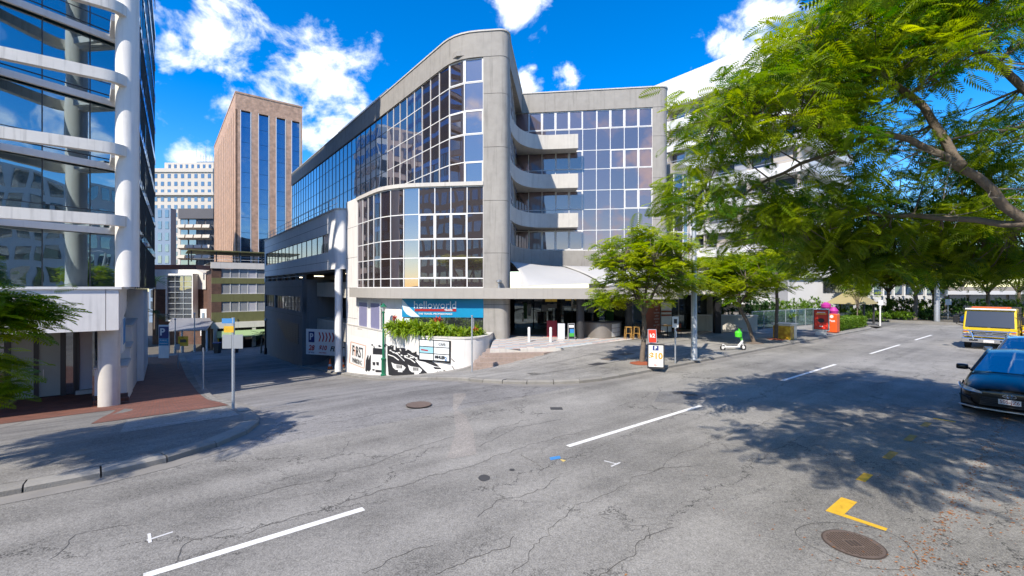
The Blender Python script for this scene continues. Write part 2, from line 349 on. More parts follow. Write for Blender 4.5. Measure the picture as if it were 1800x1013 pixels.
def ubox(name, m, parent, c, size, rot=(0, 0, 0)):     # a unit box shared by all alike pieces
    key = 'unit_'+m
    me = bpy.data.meshes.get(key)
    if me is None:
        t = MB().box(-.5, .5, -.5, .5, -.5, .5); me = bpy.data.meshes.new(key); me.from_pydata(t.v, [], t.f); me.update(); me.materials.append(MATS[m])
    o = bpy.data.objects.new(name, me); col.objects.link(o); o.location = c; o.scale = size; o.rotation_euler = rot
    attach(o, parent); return o
def slab(name, m, parent, a, b, z0, z1, thick, out=0, tilt=0):   # upright box from plan point a to b, pushed out to the left
    a = np.array(a[:2]); b = np.array(b[:2]); d = b-a; L = np.linalg.norm(d); d = d/L; nn = np.array((-d[1], d[0])); c = (a+b)/2+nn*out
    tl = (random.uniform(-tilt, tilt), 0, math.atan2(d[1], d[0])+random.uniform(-tilt, tilt))
    return ubox(name, m, parent, (c[0], c[1], (z0+z1)/2), (L, thick, z1-z0), tl)
def fillet(p0, c, p1, t, n_=6):
    p0, c, p1 = (np.array(a, float) for a in (p0, c, p1)); d0 = (p0-c)/np.linalg.norm(p0-c); d1 = (p1-c)/np.linalg.norm(p1-c)
    a, b = c+d0*t, c+d1*t
    return [(1-k)**2*a+2*k*(1-k)*c+k*k*b for k in (i/n_ for i in range(n_+1))]
def resample(path, pitch):
    P_ = [np.array(a, float) for a in path]; L = [0]
    for i in range(1, len(P_)): L.append(L[-1]+np.linalg.norm(P_[i]-P_[i-1]))
    n_ = max(1, round(L[-1]/pitch)); out = []
    for k in range(n_+1):
        s = L[-1]*k/n_; i = min(len(P_)-2, max(0, int(np.searchsorted(L, s))-1)); f = (s-L[i])/(L[i+1]-L[i]); out.append(P_[i]*(1-f)+P_[i+1]*f)
    return out
def curtain(par, pts, rows, gm, fm, bar=.06, far=None, sbar=None, pane='pane', depth=.06, tilt=.0025, skip=None, fat=()):
    """glazing: one pane per cell, a mullion per column line, a transom per row line"""
    farmb = MB()
    for i in range(len(pts)-1):
        for k in range(len(rows)-1):
            if skip and skip(i, k): continue
            a, b = pts[i], pts[i+1]; d = (b-a)/np.linalg.norm(b-a)
            if far is not None and i >= far:
                nn = np.array((-d[1], d[0]))*.01
                farmb.quad((*(a+nn), rows[k]), (*(b+nn), rows[k]), (*(b+nn), rows[k+1]), (*(a+nn), rows[k+1]))
            else: slab(pane, gm, par, a+d*bar*.3, b-d*bar*.3, rows[k]+bar*.3, rows[k+1]-bar*.3, .02, 0, tilt)
            if (i, k) in fat:                     # opening sashes have a heavier white frame
                f = MB()
                A, B = a+d*.035, b-d*.035
                f.wall([A, A+d*.05], rows[k]+.03, rows[k+1]-.03, -.02, .05); f.wall([B-d*.05, B], rows[k]+.03, rows[k+1]-.03, -.02, .05)
                f.wall([A+d*.05, B-d*.05], rows[k]+.03, rows[k]+.085, -.02, .048); f.wall([A+d*.05, B-d*.05], rows[k+1]-.085, rows[k+1]-.03, -.02, .048)
                f.build('sash', fm, par)
    if farmb.f: tag(farmb.build('far_panes', gm, par), kind='stuff')
    for i, a in enumerate(pts):
        d = pts[min(i+1, len(pts)-1)]-pts[max(i-1, 0)]; d = d/np.linalg.norm(d); b_ = (sbar or bar)
        slab('mullion', fm, par, a-d*b_/2, a+d*b_/2, rows[0], rows[-1], depth*1.1, .012)
    for z in rows:
        MB().wall(pts, z-bar/2, z+bar/2, -depth*.4, depth*.5).build('transom', fm, par)
def text(name, s, size, loc, ang, m, parent, ax='CENTER', bold=0, depth=.004, shear=0, sx=1, tilt=0):
    cu = bpy.data.curves.new(name, 'FONT'); cu.body = s; cu.size = size; cu.align_x = ax; cu.align_y = 'CENTER'; cu.extrude = depth; cu.offset = bold; cu.shear = shear; cu.resolution_u = 4
    t = bpy.data.objects.new(name, cu); col.objects.link(t)
    bpy.context.view_layer.update()
    me = bpy.data.meshes.new_from_object(t.evaluated_get(bpy.context.evaluated_depsgraph_get()))
    bpy.data.objects.remove(t); me.name = name
    me.materials.clear(); me.materials.append(MATS[m])
    o = bpy.data.objects.new(name, me); col.objects.link(o); o.location = loc; o.rotation_euler = (R(90)-tilt, 0, ang); o.scale = (sx, 1, 1)
    attach(o, parent); return o
# ================================================================ ground, roads, footpaths
def hsheet(mb, A, B, m, dz, zf=hgt):                # sheet between two (p,q) polylines draped on the street level
    rows = []
    for a, b in zip(A, B):
        rows.append([W(a[0]+(b[0]-a[0])*k/m, a[1]+(b[1]-a[1])*k/m, zf(a[0]+(b[0]-a[0])*k/m, a[1]+(b[1]-a[1])*k/m)+dz) for k in range(m+1)])
    return mb.grid(rows)
def dense(path, step=1.0): return resample(path, step)
PL = [-1500, -300, -100, -40, -15, -5, 0, 4, 8, 11, 12.5, 14, 15.5, 17, 18.5, 25, 60, 150, 400, 1500]
QL = [-1500, -300, -60, -10, 9, 12, 14, 16, 18, 20, 23, 26, 30, 35, 46, 65, 80, 120, 400, 1500]
mat('bare_ground', (.11, .10, .085), .95, var=.25, scale=.8)
MB().grid([[W(p, q, hgt(p, q)-.3) for p in PL] for q in QL]).build('ground', 'bare_ground')['kind'] = 'structure'
rd = MB()
rd.grid([[W(p, q, 0) for p in np.linspace(-60, 56, 30)] for q in np.linspace(-.1, 10.2, 4)])
road_o = tag(rd.build('main_road', 'asphalt'), kind='structure')
mat('tar_crack', (.075, .072, .068), .9, var=.3, scale=20)
def crack(pxs, w=.013):                              # wandering open cracks in the old surface
    P_ = [np.array(((a-900)/F*CH*F/(b-508), CH*F/(b-508))) for a, b in pxs]; D = resample(P_, .07); m_ = len(D); L_ = []; off = 0
    for i in range(m_): off = off*.86+RNG.normal(0, .022); t = D[min(i+1, m_-1)]-D[max(i-1, 0)]; t = t/np.linalg.norm(t); L_.append((D[i]+np.array((-t[1], t[0]))*off, np.array((-t[1], t[0]))))
    rows = [[(*(a-n_*w*(.25+RNG.random())*.5), .0036+hgt(*PQ(*a))), (*(a+n_*w*(.25+RNG.random())*.5), .0036+hgt(*PQ(*a)))] for a, n_ in L_]
    MB().grid(rows).build('crack', 'tar_crack', road_o)
for c_ in (((420, 880), (500, 857), (575, 845), (579, 832), (658, 814), (708, 795), (800, 770)), ((842, 787), (917, 753), (983, 737)), ((430, 940), (512, 912), (583, 891), (667, 866), (750, 843), (833, 820), (917, 787), (1040, 755)), ((842, 912), (875, 878), (933, 866), (987, 841)),
           ((767, 1013), (817, 987), (896, 957), (905, 945)), ((1046, 1013), (1092, 982), (1142, 949), (1183, 928)), ((590, 800), (607, 796), (612, 780), (600, 770)), ((640, 1010), (720, 975), (760, 960)), ((1130, 830), (1190, 826), (1240, 822)), ((300, 1000), (330, 960), (430, 930)), ((1142, 949), (1140, 925), (1100, 918)), ((90, 985), (140, 940), (230, 925)), ((920, 800), (960, 825), (950, 835))):
    crack(c_)
crack(((560, 745), (700, 722), (900, 700), (1010, 690)), .02); crack(((900, 1010), (1000, 900), (1250, 780), (1420, 715)), .01)
sr = MB(); sr.grid([[W(p, q, hgt(p, q)-(.002 if q < 10.3 else 0)) for p in np.linspace(-4, 15, 26)] for q in np.linspace(10.2, 75, 76)])
sr.build('side_road', 'asphalt_side')['kind'] = 'structure'
br_ = MB(); br_.grid([[W(p, q, 0) for p in (46.8, 50, 56)] for q in (10.2, 20, 40, 90)]); br_.build('crossing_road', 'asphalt_smooth')['kind'] = 'structure'
def arc(cx, cy, r, a0, a1, n_=8): return [(cx+r*math.cos(R(a0+(a1-a0)*k/n_)), cy+r*math.sin(R(a0+(a1-a0)*k/n_))) for k in range(n_+1)]
KL = [(-45, 10.2)]+arc(-.8, 13.0, 2.8, -90, 0)+[(2.1, 20), (2.3, 33), (2.6, 46), (2.8, 70)]
KR = [(46.2, 26)]+arc(43.2, 13.2, 3, 0, -90, 6)+[(12.4, 10.2)]+arc(12.4, 13.6, 3.4, -90, -180)+[(9.2, 18), (10.0, 26), (10.5, 33), (10.45, 40), (10.4, 70)]
def kerb(parent, K, side, m='kerb_concrete', skip=None):
    D = dense(K, .9); A = LW(D, 0); B = LW(D, side*.32); G_ = LW(D, -side*.34)
    gut = MB(); gut.grid([[W(*A[i], hgt(*A[i])+.012), W(*G_[i], hgt(*G_[i])+.006)] for i in range(len(D))]); gut.build('gutter', 'gutter_concrete', parent)
    for i in range(0, len(D)-1):
        if D[i][0] < -16 or D[i][1] > 46: continue
        def P3(a, i_): return (a[i_][0], a[i_][1])
        mb = MB(); f = .012; a0, a1, b0, b1 = A[i], A[i+1], B[i], B[i+1]
        d = (a1-a0)/np.linalg.norm(a1-a0)*f
        j = random.uniform(-.012, .008)
        top = .135+j; vs = []
        for (a, b, s_) in ((a0+d, b0+d, 0), (a1-d, b1-d, 1)):
            ha, hb = hgt(*a), hgt(*b); c = a+(b-a)*.16
            vs += [W(*a, ha-.15), W(*a, ha+top-.035), W(*c, ha+top), W(*b, hb+top), W(*b, hb-.15)]
        mb.add(vs, [(0, 1, 2, 3, 4), (9, 8, 7, 6, 5)]+[(k, (k+1) % 5+5 if False else k+5, (k+1) % 5+5, (k+1) % 5) for k in range(5)])
        mb.build('kerb_stone', m, parent)
# left footpath: grey slabs, then brick
fl = MB()
DL = dense(KL, 1.0)
hsheet(fl, LW(DL, .3), [(min(a[0], -1.2) if a[1] > 10.3 else a[0], 26.3) if a[1] < 17.5 else (-1.4, max(17.5, a[1])) for a in DL], 14, .13)
fpl = tag(fl.build('left_footpath', 'footpath_dark'), kind='structure'); kerb(fpl, KL, 1)
bp_ = MB(); bp_.grid([[W(p, q, hgt(p, q)+.138) for p in np.linspace(-1.5, 1.75, 5)] for q in np.linspace(17.0, 70, 60)])
bp_.build('brick_footpath', 'brick_paving')['kind'] = 'structure'
bz = MB(); bz.grid([[W(p, q, hgt(p, q)+.142 if q < 30 else hgt(p, 30)+.142) for p in np.linspace(-40, -1.5, 20)] for q in np.linspace(26.2, 38, 14)])
bz.build('brick_forecourt', 'brick_paving')['kind'] = 'structure'
pad = MB(); pad.grid([[W(p, q, hgt(p, q)+.137) for p in np.linspace(-.7, 1.6, 4)] for q in np.linspace(13.4, 16.6, 5)]); pad.build('concrete_pad', 'footpath_grey', fpl)
for q in (14.8, 20.4):                               # saw-cut joints between the slabs
    pass
for p in (-8.4, -4.2):
    j = MB(); j.grid([[W(p-.012, q, hgt(p, q)+.1335), W(p+.012, q, hgt(p, q)+.1335)] for q in np.linspace(10.6, 26, 24)]); j.build('joint', 'charcoal', fpl)
lid = MB(); lid.grid([[W(p, q, hgt(p, q)+.139) for p in np.linspace(-9.6, -7.6, 3)] for q in np.linspace(18.6, 20.0, 3)]); lid.build('pit_lid', 'bark', fpl)
# right footpath
fr_ = MB(); DR = dense(KR, 1.0)
inner = []
for a in DR:
    p, q = a
    inner.append((p, 24) if p > 15 and q < 14 else ((46.0-12, q+.01) if p > 40 else (max(p+3, 14.5)+.0*q, max(q+2.5, 20.0) if p > 9.4 and q < 14 else q+.6)))
hsheet(fr_, LW(DR, -.3), inner, 10, .13)
fpr = tag(fr_.build('right_footpath', 'footpath_grey'), kind='structure'); kerb(fpr, KR, -1)
for (p, q, a, b) in ((14.2, 12.4, .7, .5), (15.6, 12.9, .8, .45), (17.1, 13.2, .8, .45), (18.7, 12.4, .6, .4)):
    m_ = MB(); m_.grid([[W(p+i*a, q+j*b, hgt(p+i*a, q+j*b)+.137) for i in (-.5, .5)] for j in (-.5, .5)]); m_.build('pit_lid', 'charcoal' if p < 15 else 'bark', fpr)
for q in np.arange(12.2, 18, 2.2):
    j = MB(); j.grid([[W(p, q-.01, hgt(p, q)+.1345), W(p, q+.01, hgt(p, q)+.1345)] for p in np.linspace(13.5, 44, 40)]); j.build('joint', 'charcoal', fpr)
for p in np.arange(13.6, 44, 2.6):
    j = MB(); j.grid([[W(p-.01, q, hgt(p, q)+.1342), W(p+.01, q, hgt(p, q)+.1342)] for q in np.linspace(10.6, 18, 16)]); j.build('joint', 'charcoal', fpr)
# near footpath (under the camera) and far garden kerb
nf = MB(); nf.grid([[W(p, q, .13) for p in np.linspace(-40, 54, 20)] for q in (-8, -.1)]); fpn = tag(nf.build('near_footpath', 'footpath_grey'), kind='structure')
kerb(fpn, [(-14, -.1), (54, -.1)], -1)
gb = MB(); gb.prism([W2(54.6, -8), W2(90, -8), W2(90, 40), W2(54.2, 40)], -.2, .16); gbo = tag(gb.build('garden_bed', 'bare_ground'), kind='structure')
mk = MB(); mk.bpq(54.0, 54.6, -8, 40, -.1, .18); mk.build('kerb_edge', 'kerb_concrete', gbo)
# -------- painted markings
def paint(name, poly, z, m, label, cat, group=None):
    o = MB().quad(*[W(p, q, hgt(p, q)+z) for p, q in poly]).build(name, m); return tag(o, label, cat, group)
def strip(p0, p1, q, w): return [(p0, q-w/2), (p1, q-w/2), (p1, q+w/2), (p0, q+w/2)]
wd = ('nearest white lane dash at the bottom left of the road', 'white lane dash in the middle of the junction', 'white lane dash third from the camera, beside the pole', 'white lane dash fourth from the camera up the main road', 'farthest white lane dash near the bend')
for (x0, y0, x1, y1), lb in zip(((250, 1043, 652, 910), (1005, 789, 1232, 715), (1372, 670, 1465, 642), (1522, 623, 1572, 607), (1600, 599, 1628, 590)), wd):
    Z0, Z1 = CH*F/(y0-508), CH*F/(y1-508); p0 = PQ((x0-900)/F*Z0, Z0)[0]; p1 = PQ((x1-900)/F*Z1, Z1)[0]
    paint('lane_marking', strip(p0, p1, 6.45, .12), .004, 'line_white', lb, 'road marking', 'white dashes along the main road')
yl = tag(MB().add([W(*a, .004) for a in ((7.52, 2.1), (8.2, 2.1), (8.2, 2.3), (7.52, 2.3))], [(0, 1, 2, 3)]).build('parking_corner_marking', 'line_yellow'),
         'bright yellow L shaped parking bay corner painted on asphalt', 'road marking')
MB().quad(*[W(*a, .0042) for a in ((7.52, 1.62), (7.62, 1.62), (7.62, 2.098), (7.52, 2.098))]).build('tail', 'line_yellow', yl)
for k, (a, b) in enumerate(((9.15, 9.6), (10.7, 11.3), (12.3, 12.9), (13.9, 14.4))):
    paint('bay_line_marking', strip(a, b, 2.3, .13), .004, 'line_yellow_worn' if k else 'line_yellow', ('faded yellow dash nearest the L shaped corner mark', 'worn yellow dash second from the L mark in tree shade', 'worn yellow dash third from the L mark in tree shade', 'worn yellow dash nearest the black car')[k], 'road marking', 'worn yellow bay dashes')
paint('bay_line_marking', [(14.9, 2.3), (15.0, 2.3), (15.0, 1.9), (14.9, 1.9)], .0045, 'line_yellow', 'slanted yellow paint stroke in front of the black car', 'road marking')
mat('spray_blue', (.05, .22, .5), .7); mat('spray_white', (.6, .6, .6), .8, dirt=.3); mat('spray_yellow', (.6, .45, .15), .8); mat('patch_dark', (.05, .05, .052), .8)
def gpt(px, py): Z = CH*F/(py-508); return ((px-900)/F*Z, Z)
def gpaint(name, pts, m, label, z=.004):
    return tag(MB().add([(*gpt(*a), z) for a in pts], [tuple(range(len(pts)))]).build(name, m), label, 'paint mark')
gpaint('spray_mark', [(966, 806), (984, 803), (986, 808), (968, 811)], 'spray_blue', 'small blue spray paint patch near the middle dash')
gpaint('spray_mark', [(984, 809), (995, 811), (990, 814)], 'spray_yellow', 'tiny orange spray paint dab beside the blue patch')
def stroke(a, b, w): 
    a = np.array(gpt(*a)); b = np.array(gpt(*b)); d = (b-a)/np.linalg.norm(b-a); n_ = np.array((-d[1], d[0]))*w/2
    return [(*(a-n_), .004), (*(b-n_), .004), (*(b+n_), .004), (*(a+n_), .004)]
for (s1, s2, lb) in ((((1062, 812), (1086, 818)), ((1074, 822), (1090, 815)), 'white sprayed survey tick right of the blue patch'), (((258, 952), (304, 937)), ((262, 940), (264, 956)), 'white sprayed survey tick at lower left of road')):
    mb = MB(); mb.quad(*stroke(*s1, .035)); o = tag(mb.build('survey_mark', 'spray_white'), lb, 'paint mark')
    MB().quad(*[(x, y, .0044) for x, y, z in stroke(*s2, .035)]).build('stroke', 'spray_white', o)
def blob(px, py, rx, ry, z, n_=22, jit=.12):
    x, y = gpt(px, py); return [(x+rx*(1+random.uniform(-jit, jit))*math.cos(2*math.pi*k/n_), y+ry*(1+random.uniform(-jit, jit))*math.sin(2*math.pi*k/n_), z) for k in range(n_)]
def patch(name, pts, m, label, cat='stain'):
    return tag(MB().add(pts, [tuple(range(len(pts)))]).build(name, m), label, cat)
pp = [gpt(*a) for a in ((797, 690), (819, 690), (820, 735), (832, 760), (838, 800), (795, 808), (786, 806), (802, 760), (796, 720))]
patch('trench_repair', [(*a, hgt(*PQ(*a))+.004) for a in pp], 'asphalt_repair', 'pale pinkish trench repair strip crossing the junction', 'road repair')
pp = [gpt(*a) for a in ((1160, 690), (1225, 688), (1260, 702), (1215, 712), (1150, 708))]
patch('road_patch', [(*a, .0035) for a in pp], 'asphalt_smooth', 'smooth darker asphalt patch at end of the middle dash', 'road repair')
# manholes
mat('cast_iron', (.17, .125, .10), .6, .35, var=.2, scale=12); mat('iron_rim', (.075, .055, .045), .7, .2, var=.2)
def manhole(px, py, r, label, z0=None, ring=True):
    x, y = gpt(px, py) if z0 is None else z0[:2]; z = 0 if z0 is None else z0[2]
    t = thing('manhole_cover', (x, y, z), label, 'manhole cover', 'manhole covers in the asphalt')
    MB().add([(x+r*1.06*math.cos(a), y+r*1.06*math.sin(a), z+.004) for a in np.linspace(0, 2*math.pi, 40)[:-1]], [tuple(range(39))]).build('rim', 'iron_rim', t)
    MB().add([(x+r*math.cos(a), y+r*math.sin(a), z+.008) for a in np.linspace(0, 2*math.pi, 40)[:-1]], [tuple(range(39))]).build('lid', 'cast_iron', t)
    if ring:
        st = MB(); n_ = 9
        for i in range(-n_, n_+1):
            for j in range(-n_, n_+1):
                a, b = i*r/n_*1.0, j*r/n_*1.0
                if a*a+b*b < (r*.88)**2 and (abs(a) > .09 or abs(b) > .08): st.box(x+a-r*.02, x+a+r*.02, y+b-r*.038, y+b+r*.038, z+.0085, z+.0125)
        tag(st.build('studs', 'iron_rim', t), kind='stuff')
        for k in range(3): ubox('badge_bar', 'iron_rim', t, (x-.05+.05*k, y, z+.012), (.03, .12, .006))
    return t
manhole(1500, 958, .315, 'large studded round manhole cover at lower right of road')
mz = hgt(8.0, 10.8); manhole(736, 713, .33, 'round manhole cover in the mouth of the side street', ring=False)
ring_ = MB(); x, y = gpt(1500, 958)
rr_ = [(x+.05+(.62+.06*math.sin(3*a))*math.cos(a), y+(.55+.04*math.cos(2*a))*math.sin(a)) for a in np.linspace(0, 2*math.pi, 48)]
tag(MB().grid([[(*a, .0033), (x+(a[0]-x)*1.012, y+(a[1]-y)*1.012, .0033)] for a in rr_]).build('sealed_joint', 'patch_dark'), 'thin dark sealed ring round the large manhole', 'road repair')
for (px, py, lb) in ((978, 720, 'small dark square service lid right of the trench repair'), (1192, 693, 'small iron service lid near the far kerb'), (1215, 696, 'dark service lid on the asphalt patch, right one')):
    x, y = gpt(px, py); t = tag(MB().prism([(x-.16, y-.12), (x+.16, y-.12), (x+.16, y+.12), (x-.16, y+.12)], -.02, .006).build('service_lid', 'patch_dark'), lb, 'service lid')
patch('oil_spot', blob(851, 842, .10, .13, .0042), 'patch_dark', 'small dark oil spot left of the blue spray patch')
patch('oil_spot', blob(900, 828, .05, .05, .0042), 'patch_dark', 'tiny dark oil speck beside the larger oil spot')
# litter of dry leaves in the near gutter
lt = MB()
for k in range(3000):
    p = RNG.uniform(4, 22); q = .1+abs(RNG.normal(0, .55))*(1.3+math.sin(p*2.1)+.6*math.sin(p*5.3)); 
    if RNG.random() < .3: q = 1.2+RNG.normal(0, .06)
    x, y = W2(p, q); a = RNG.uniform(0, 6.28); s = RNG.uniform(.010, .026); c_, s_ = math.cos(a)*s, math.sin(a)*s
    lt.quad((x-c_, y-s_, .006), (x+s_*.4, y-c_*.4, .012), (x+c_, y+s_, .008), (x-s_*.4, y+c_*.4, .014))
mat('dry_leaf', (.30, .12, .035), .9, var=.5, scale=20)
tag(lt.build('leaf_litter', 'dry_leaf'), 'scattered dry orange leaves along the near gutter', 'leaves', kind='stuff')
# near-side gutter channel
ch = MB(); ch.grid([[W(p, q, .003) for p in np.linspace(-10, 50, 20)] for q in (.0, 1.2)]); 
mat('old_gutter', (.145, .132, .12), .9, var=.25, scale=2.5, dirt=.2, bump=.3, bscale=60)

# ================================================================ main building
wv = np.array((math.cos(R(-7.04)), math.sin(R(-7.04)))); WA = R(-7.04)
R0 = np.array((-.9, 27.0)); R1 = np.array((10.1, 34.7))
def wp(s): return R0+s*wv
def wq(s): return R1+s*wv
ROWS = [3.23, 3.78, 5.04, 6.16, 7.72, 9.35, 10.85, 12.5, 13.97, 15.64, 17.1]
ROOF = 18.6
MBD = thing('office_building', (0, 31, 0), 'concrete and bronze mirror glass office building with rounded corners and curved balconies', 'building')
ci = wp(-2.48); far_u = ci+N*43.0
UP = [wp(-.82)]+fillet(wp(0), ci, far_u, 1.4, 5)+[far_u]
# column (rounded at its right edge) and the strip of glass behind it
colR = wp(1.0); side0 = np.array((.20, 35.75))
COLP = list(reversed([wp(-.82)]+fillet(wp(-.82), wp(.62), wp(.62)+np.array((.05, 1))*3, .55, 6)+[wp(.62)+np.array((.05, 1.0))*1.4]))
sideA = COLP[0]; WL = wq(-9.9); WR = wq(.72)
wing_end = wq(1.8); WCOL = list(reversed([wq(.72)]+fillet(wq(.72), wing_end, wing_end+np.array((.12, .99))*4, .6, 6)+[wing_end+np.array((.12, .99))*5]))
PERIM = WCOL[:-1]+[WR, WL]+COLP+UP[1:]
JT = [-.3, 2.2, 5.3, 8.45, 11.66, 14.87, 17.1]
for a, b in zip(JT[:-1], JT[1:]):
    MB().wall(COLP, a+.012, b-.012, -.45, .10).build('concrete_panel', 'concrete', MBD, True)
    MB().wall(WCOL, a+.012, b-.012, -.45, .10).build('concrete_panel', 'concrete', MBD, True)
MB().wall(COLP, -.3, 17.0, -.5, .075).build('panel_core', 'charcoal', MBD); MB().wall(WCOL, -.3, 17.0, -.5, .075).build('panel_core', 'charcoal', MBD)
PAR = [WCOL[0]]+WCOL[1:-1]+[WR, WL]
def parap(path, nm): 
    MB().wall(path, 17.1, ROOF, -.4, .12).build(nm, 'concrete', MBD, True); MB().wall(path, ROOF+.003, ROOF+.09, -.45, .17).build('coping', 'concrete_light', MBD, True)
parap(WCOL+[WL], 'parapet'); parap([WL+np.array((.4, -.3))]+COLP, 'parapet'); parap(UP, 'parapet')
# glazing
upts = resample(UP, 1.19)
nfl = [i for i, a in enumerate(upts) if PQ(*a)[1] < 35.2][-1]
bslice = lambda a, b: upts[a:b+1]
curtain(MBD, upts[:nfl+1], ROWS[5:], 'bronze_glass', 'white_frame', .055, fat={(0, 0), (0, 2), (0, 4), (1, 4), (1, 2)})
curtain(MBD, upts[nfl:], ROWS[4:], 'street_glass', 'dark_frame', .035, far=16)  # dark frames: the cast shadow on this stretch is put into their colour
li = wp(-6.87); lend = li+N*5.2
LP_ = [wp(-.82)]+fillet(wp(-.9), li, lend, 2.0, 6)+[lend]
lpts = resample(LP_, .98)
curtain(MBD, lpts, ROWS[:6], 'bronze_glass', 'white_frame', .055, fat={(1, 3), (2, 3), (3, 3), (1, 1), (2, 1), (3, 1)})
MB().wall(LP_, 9.35+.035, 9.62, -.6, .14).build('sill_cap', 'concrete_light', MBD, True)
wpts = resample([WR, WL], 1.06)
curtain(MBD, wpts, ROWS[3:], 'wing_glass', 'white_frame', .048, fat={(0, 6), (1, 6), (2, 6), (3, 6), (0, 4), (1, 4), (0, 2), (1, 2), (2, 4), (5, 6), (6, 6), (7, 6), (8, 6), (5, 2), (6, 2), (5, 4), (6, 4), (5, 0), (6, 0), (7, 0), (8, 0)})
spts = resample([WL, sideA], 1.5)
curtain(MBD, spts, ROWS[3::1], 'bronze_glass', 'white_frame', .05)
# opaque inside so that nothing shows through
core = [WR+np.array((.3, .35)), WL+np.array((-.2, .35)), sideA+np.array((-.5, 0)), wp(-.9)+np.array((0, .5)), ci+np.array((.6, .5)), ci+N*43+U*.3, ci+N*43+U*16, WR+np.array((.3, 24))]
MB().prism([tuple(a) for a in core], 5.5, 17.0).build('core', 'dark_interior', MBD)
roofp = [WR, WL, sideA, wp(-.8), ci, ci+N*43, ci+N*43+U*16, WR+np.array((.3, 24))]
MB().prism([tuple(a) for a in roofp], 17.3, 17.6).build('roof', 'concrete', MBD)
core2 = [wp(-.9)+np.array((.3, .6)), wp(-5.2)+np.array((.4, .7)), lend+U*.7-N*.3, lend+U*10, wp(.3)+np.array((0, 8))]
MB().prism([tuple(a) for a in core2], -2.4, 9.3).build('core', 'dark_interior', MBD)
# roof rail and plant room above the street side
rl = MB(); q0 = ci+N*12+U*.6; q1 = ci+N*25+U*.6
for z in (ROOF+.5, ROOF+1.0): rl = MB(); rl.tube([(*q0, z), (*q1, z)], .03, 6); rl.build('rail', 'galvanised', MBD)
for k in range(9): a = q0+(q1-q0)*k/8; MB().tube([(*a, ROOF), (*a, ROOF+1.05)], .028, 6).build('rail_post', 'galvanised', MBD)
MB().prism([tuple(ci+N*26+U*.7), tuple(ci+N*29+U*.7), tuple(ci+N*29+U*4), tuple(ci+N*26+U*4)], ROOF-.6, ROOF+.9).build('plant_box', 'pale_blue_grey', MBD)
# balconies and the lower band sweep in from the column to the wing
def sweep(x_end, y_off, y0, n_=14):
    end = wq((x_end-R1[0])/wv[0])+np.array((0, -y_off)); st = np.array((-.12, y0)); c = np.array((.15, end[1]+.10+.1225*x_end))
    return list(reversed([(1-k)**2*st+2*k*(1-k)*c+k*k*np.array((end[0]*.62, end[1]+.1225*end[0]*.38)) for k in (i/n_ for i in range(n_+1))]+[end]))
for zb in (7.8, 10.79, 13.78):
    BP = sweep(5.0, 1.35, 29.5)
    MB().wall(BP, zb, zb+1.08, -.16, 0).build('balcony_front', 'concrete_light', MBD, True)
    poly = [tuple(a) for a in BP]+[tuple(WL+np.array((-.1, .1))), tuple(wq((5.0-R1[0])/wv[0]))]
    MB().prism([tuple(a+np.array((.0, .16))) for a in BP]+[tuple(WL+np.array((.15, -.08))), tuple(wq((5.0-R1[0])/wv[0])+np.array((0, -.08)))], zb+.01, zb+.2).build('balcony_floor', 'concrete_light', MBD)
BB = sweep(9.5, .12, 29.0)
BB = [WR]+BB
MB().wall(BB, 4.85, 6.12, -.3, .06).build('spandrel_band', 'concrete', MBD, True)
MB().prism([tuple(a) for a in BB]+[tuple(WL+np.array((-.2, .6))), tuple(WR+np.array((0, .6)))], 4.9, 5.3).build('soffit', 'concrete', MBD)
# canopy slab with a pale fascia
CAN = [wp(9.9)+np.array((.6, 2.2)), wp(9.9)+np.array((.4, .6)), wp(9.2), wp(-.9)]+fillet(wp(-.9), li, lend, 2.0, 6)+[lend]
MB().wall(CAN, 2.57, 3.2, -.3, .62).build('canopy_fascia', 'fascia_cream', MBD, True)
MB().prism([tuple(wp(9.6)+np.array((0, .35))), tuple(wp(.8)+np.array((0, .35))), tuple(wp(.8)+np.array((0, 9.5))), tuple(wp(9.6)+np.array((0, 8.5)))], 2.72, 3.1).build('canopy_roof', 'charcoal', MBD)
# walls under the canopy on the left, with window openings
MB().wall(LP_, -3.6, 2.569, -.35, -.02).build('lower_wall', 'white_render', MBD, True)
pil = [lend, lend+N*2.45]
MB().wall(pil, -4.2, 9.62, -.9, .06).build('pilaster', 'white_render', MBD)
MB().wall([lend+N*2.45, lend+N*2.45+U*3], -4.2, 9.4, -.3, .0).build('pilaster_return', 'pale_blue_grey', MBD)
for k in range(4): MB().wall(pil, 1.0+2.2*k, 1.02+2.2*k, .058, .066).build('joint', 'charcoal', MBD)
mat('window_blind', (.22, .22, .36), .3, var=.08, spec=.6); mat('sign_blue', (.0, .24, .46), .45, var=.03); mat('sign_red', (.35, .012, .015), .45, var=.04); mat('sign_pale', (.66, .73, .76), .5, var=.03); mat('sign_navy', (.015, .03, .16), .4, var=.04)
wl_ = resample([lend, lend-N*3.6], 1.2)
wfr = MB().wall([lend-N*.15, lend-N*4.3], .38, 2.42, -.06, .05) if False else None
for a0, a1 in ((.25, 1.95), (2.45, 4.15)):
    A, B = lend-N*a1, lend-N*a0
    wo = MB().wall([A, B], .42, 2.3, -.02, .05).build('window', 'white_frame', MBD)
    MB().wall([A+N*.1, B-N*.1], .52, 2.2, .04, .06).build('pane', 'window_blind', wo)
    MB().wall([A-N*.05, B+N*.05], .30, .40, -.02, .12).build('sill', 'concrete_light', wo)
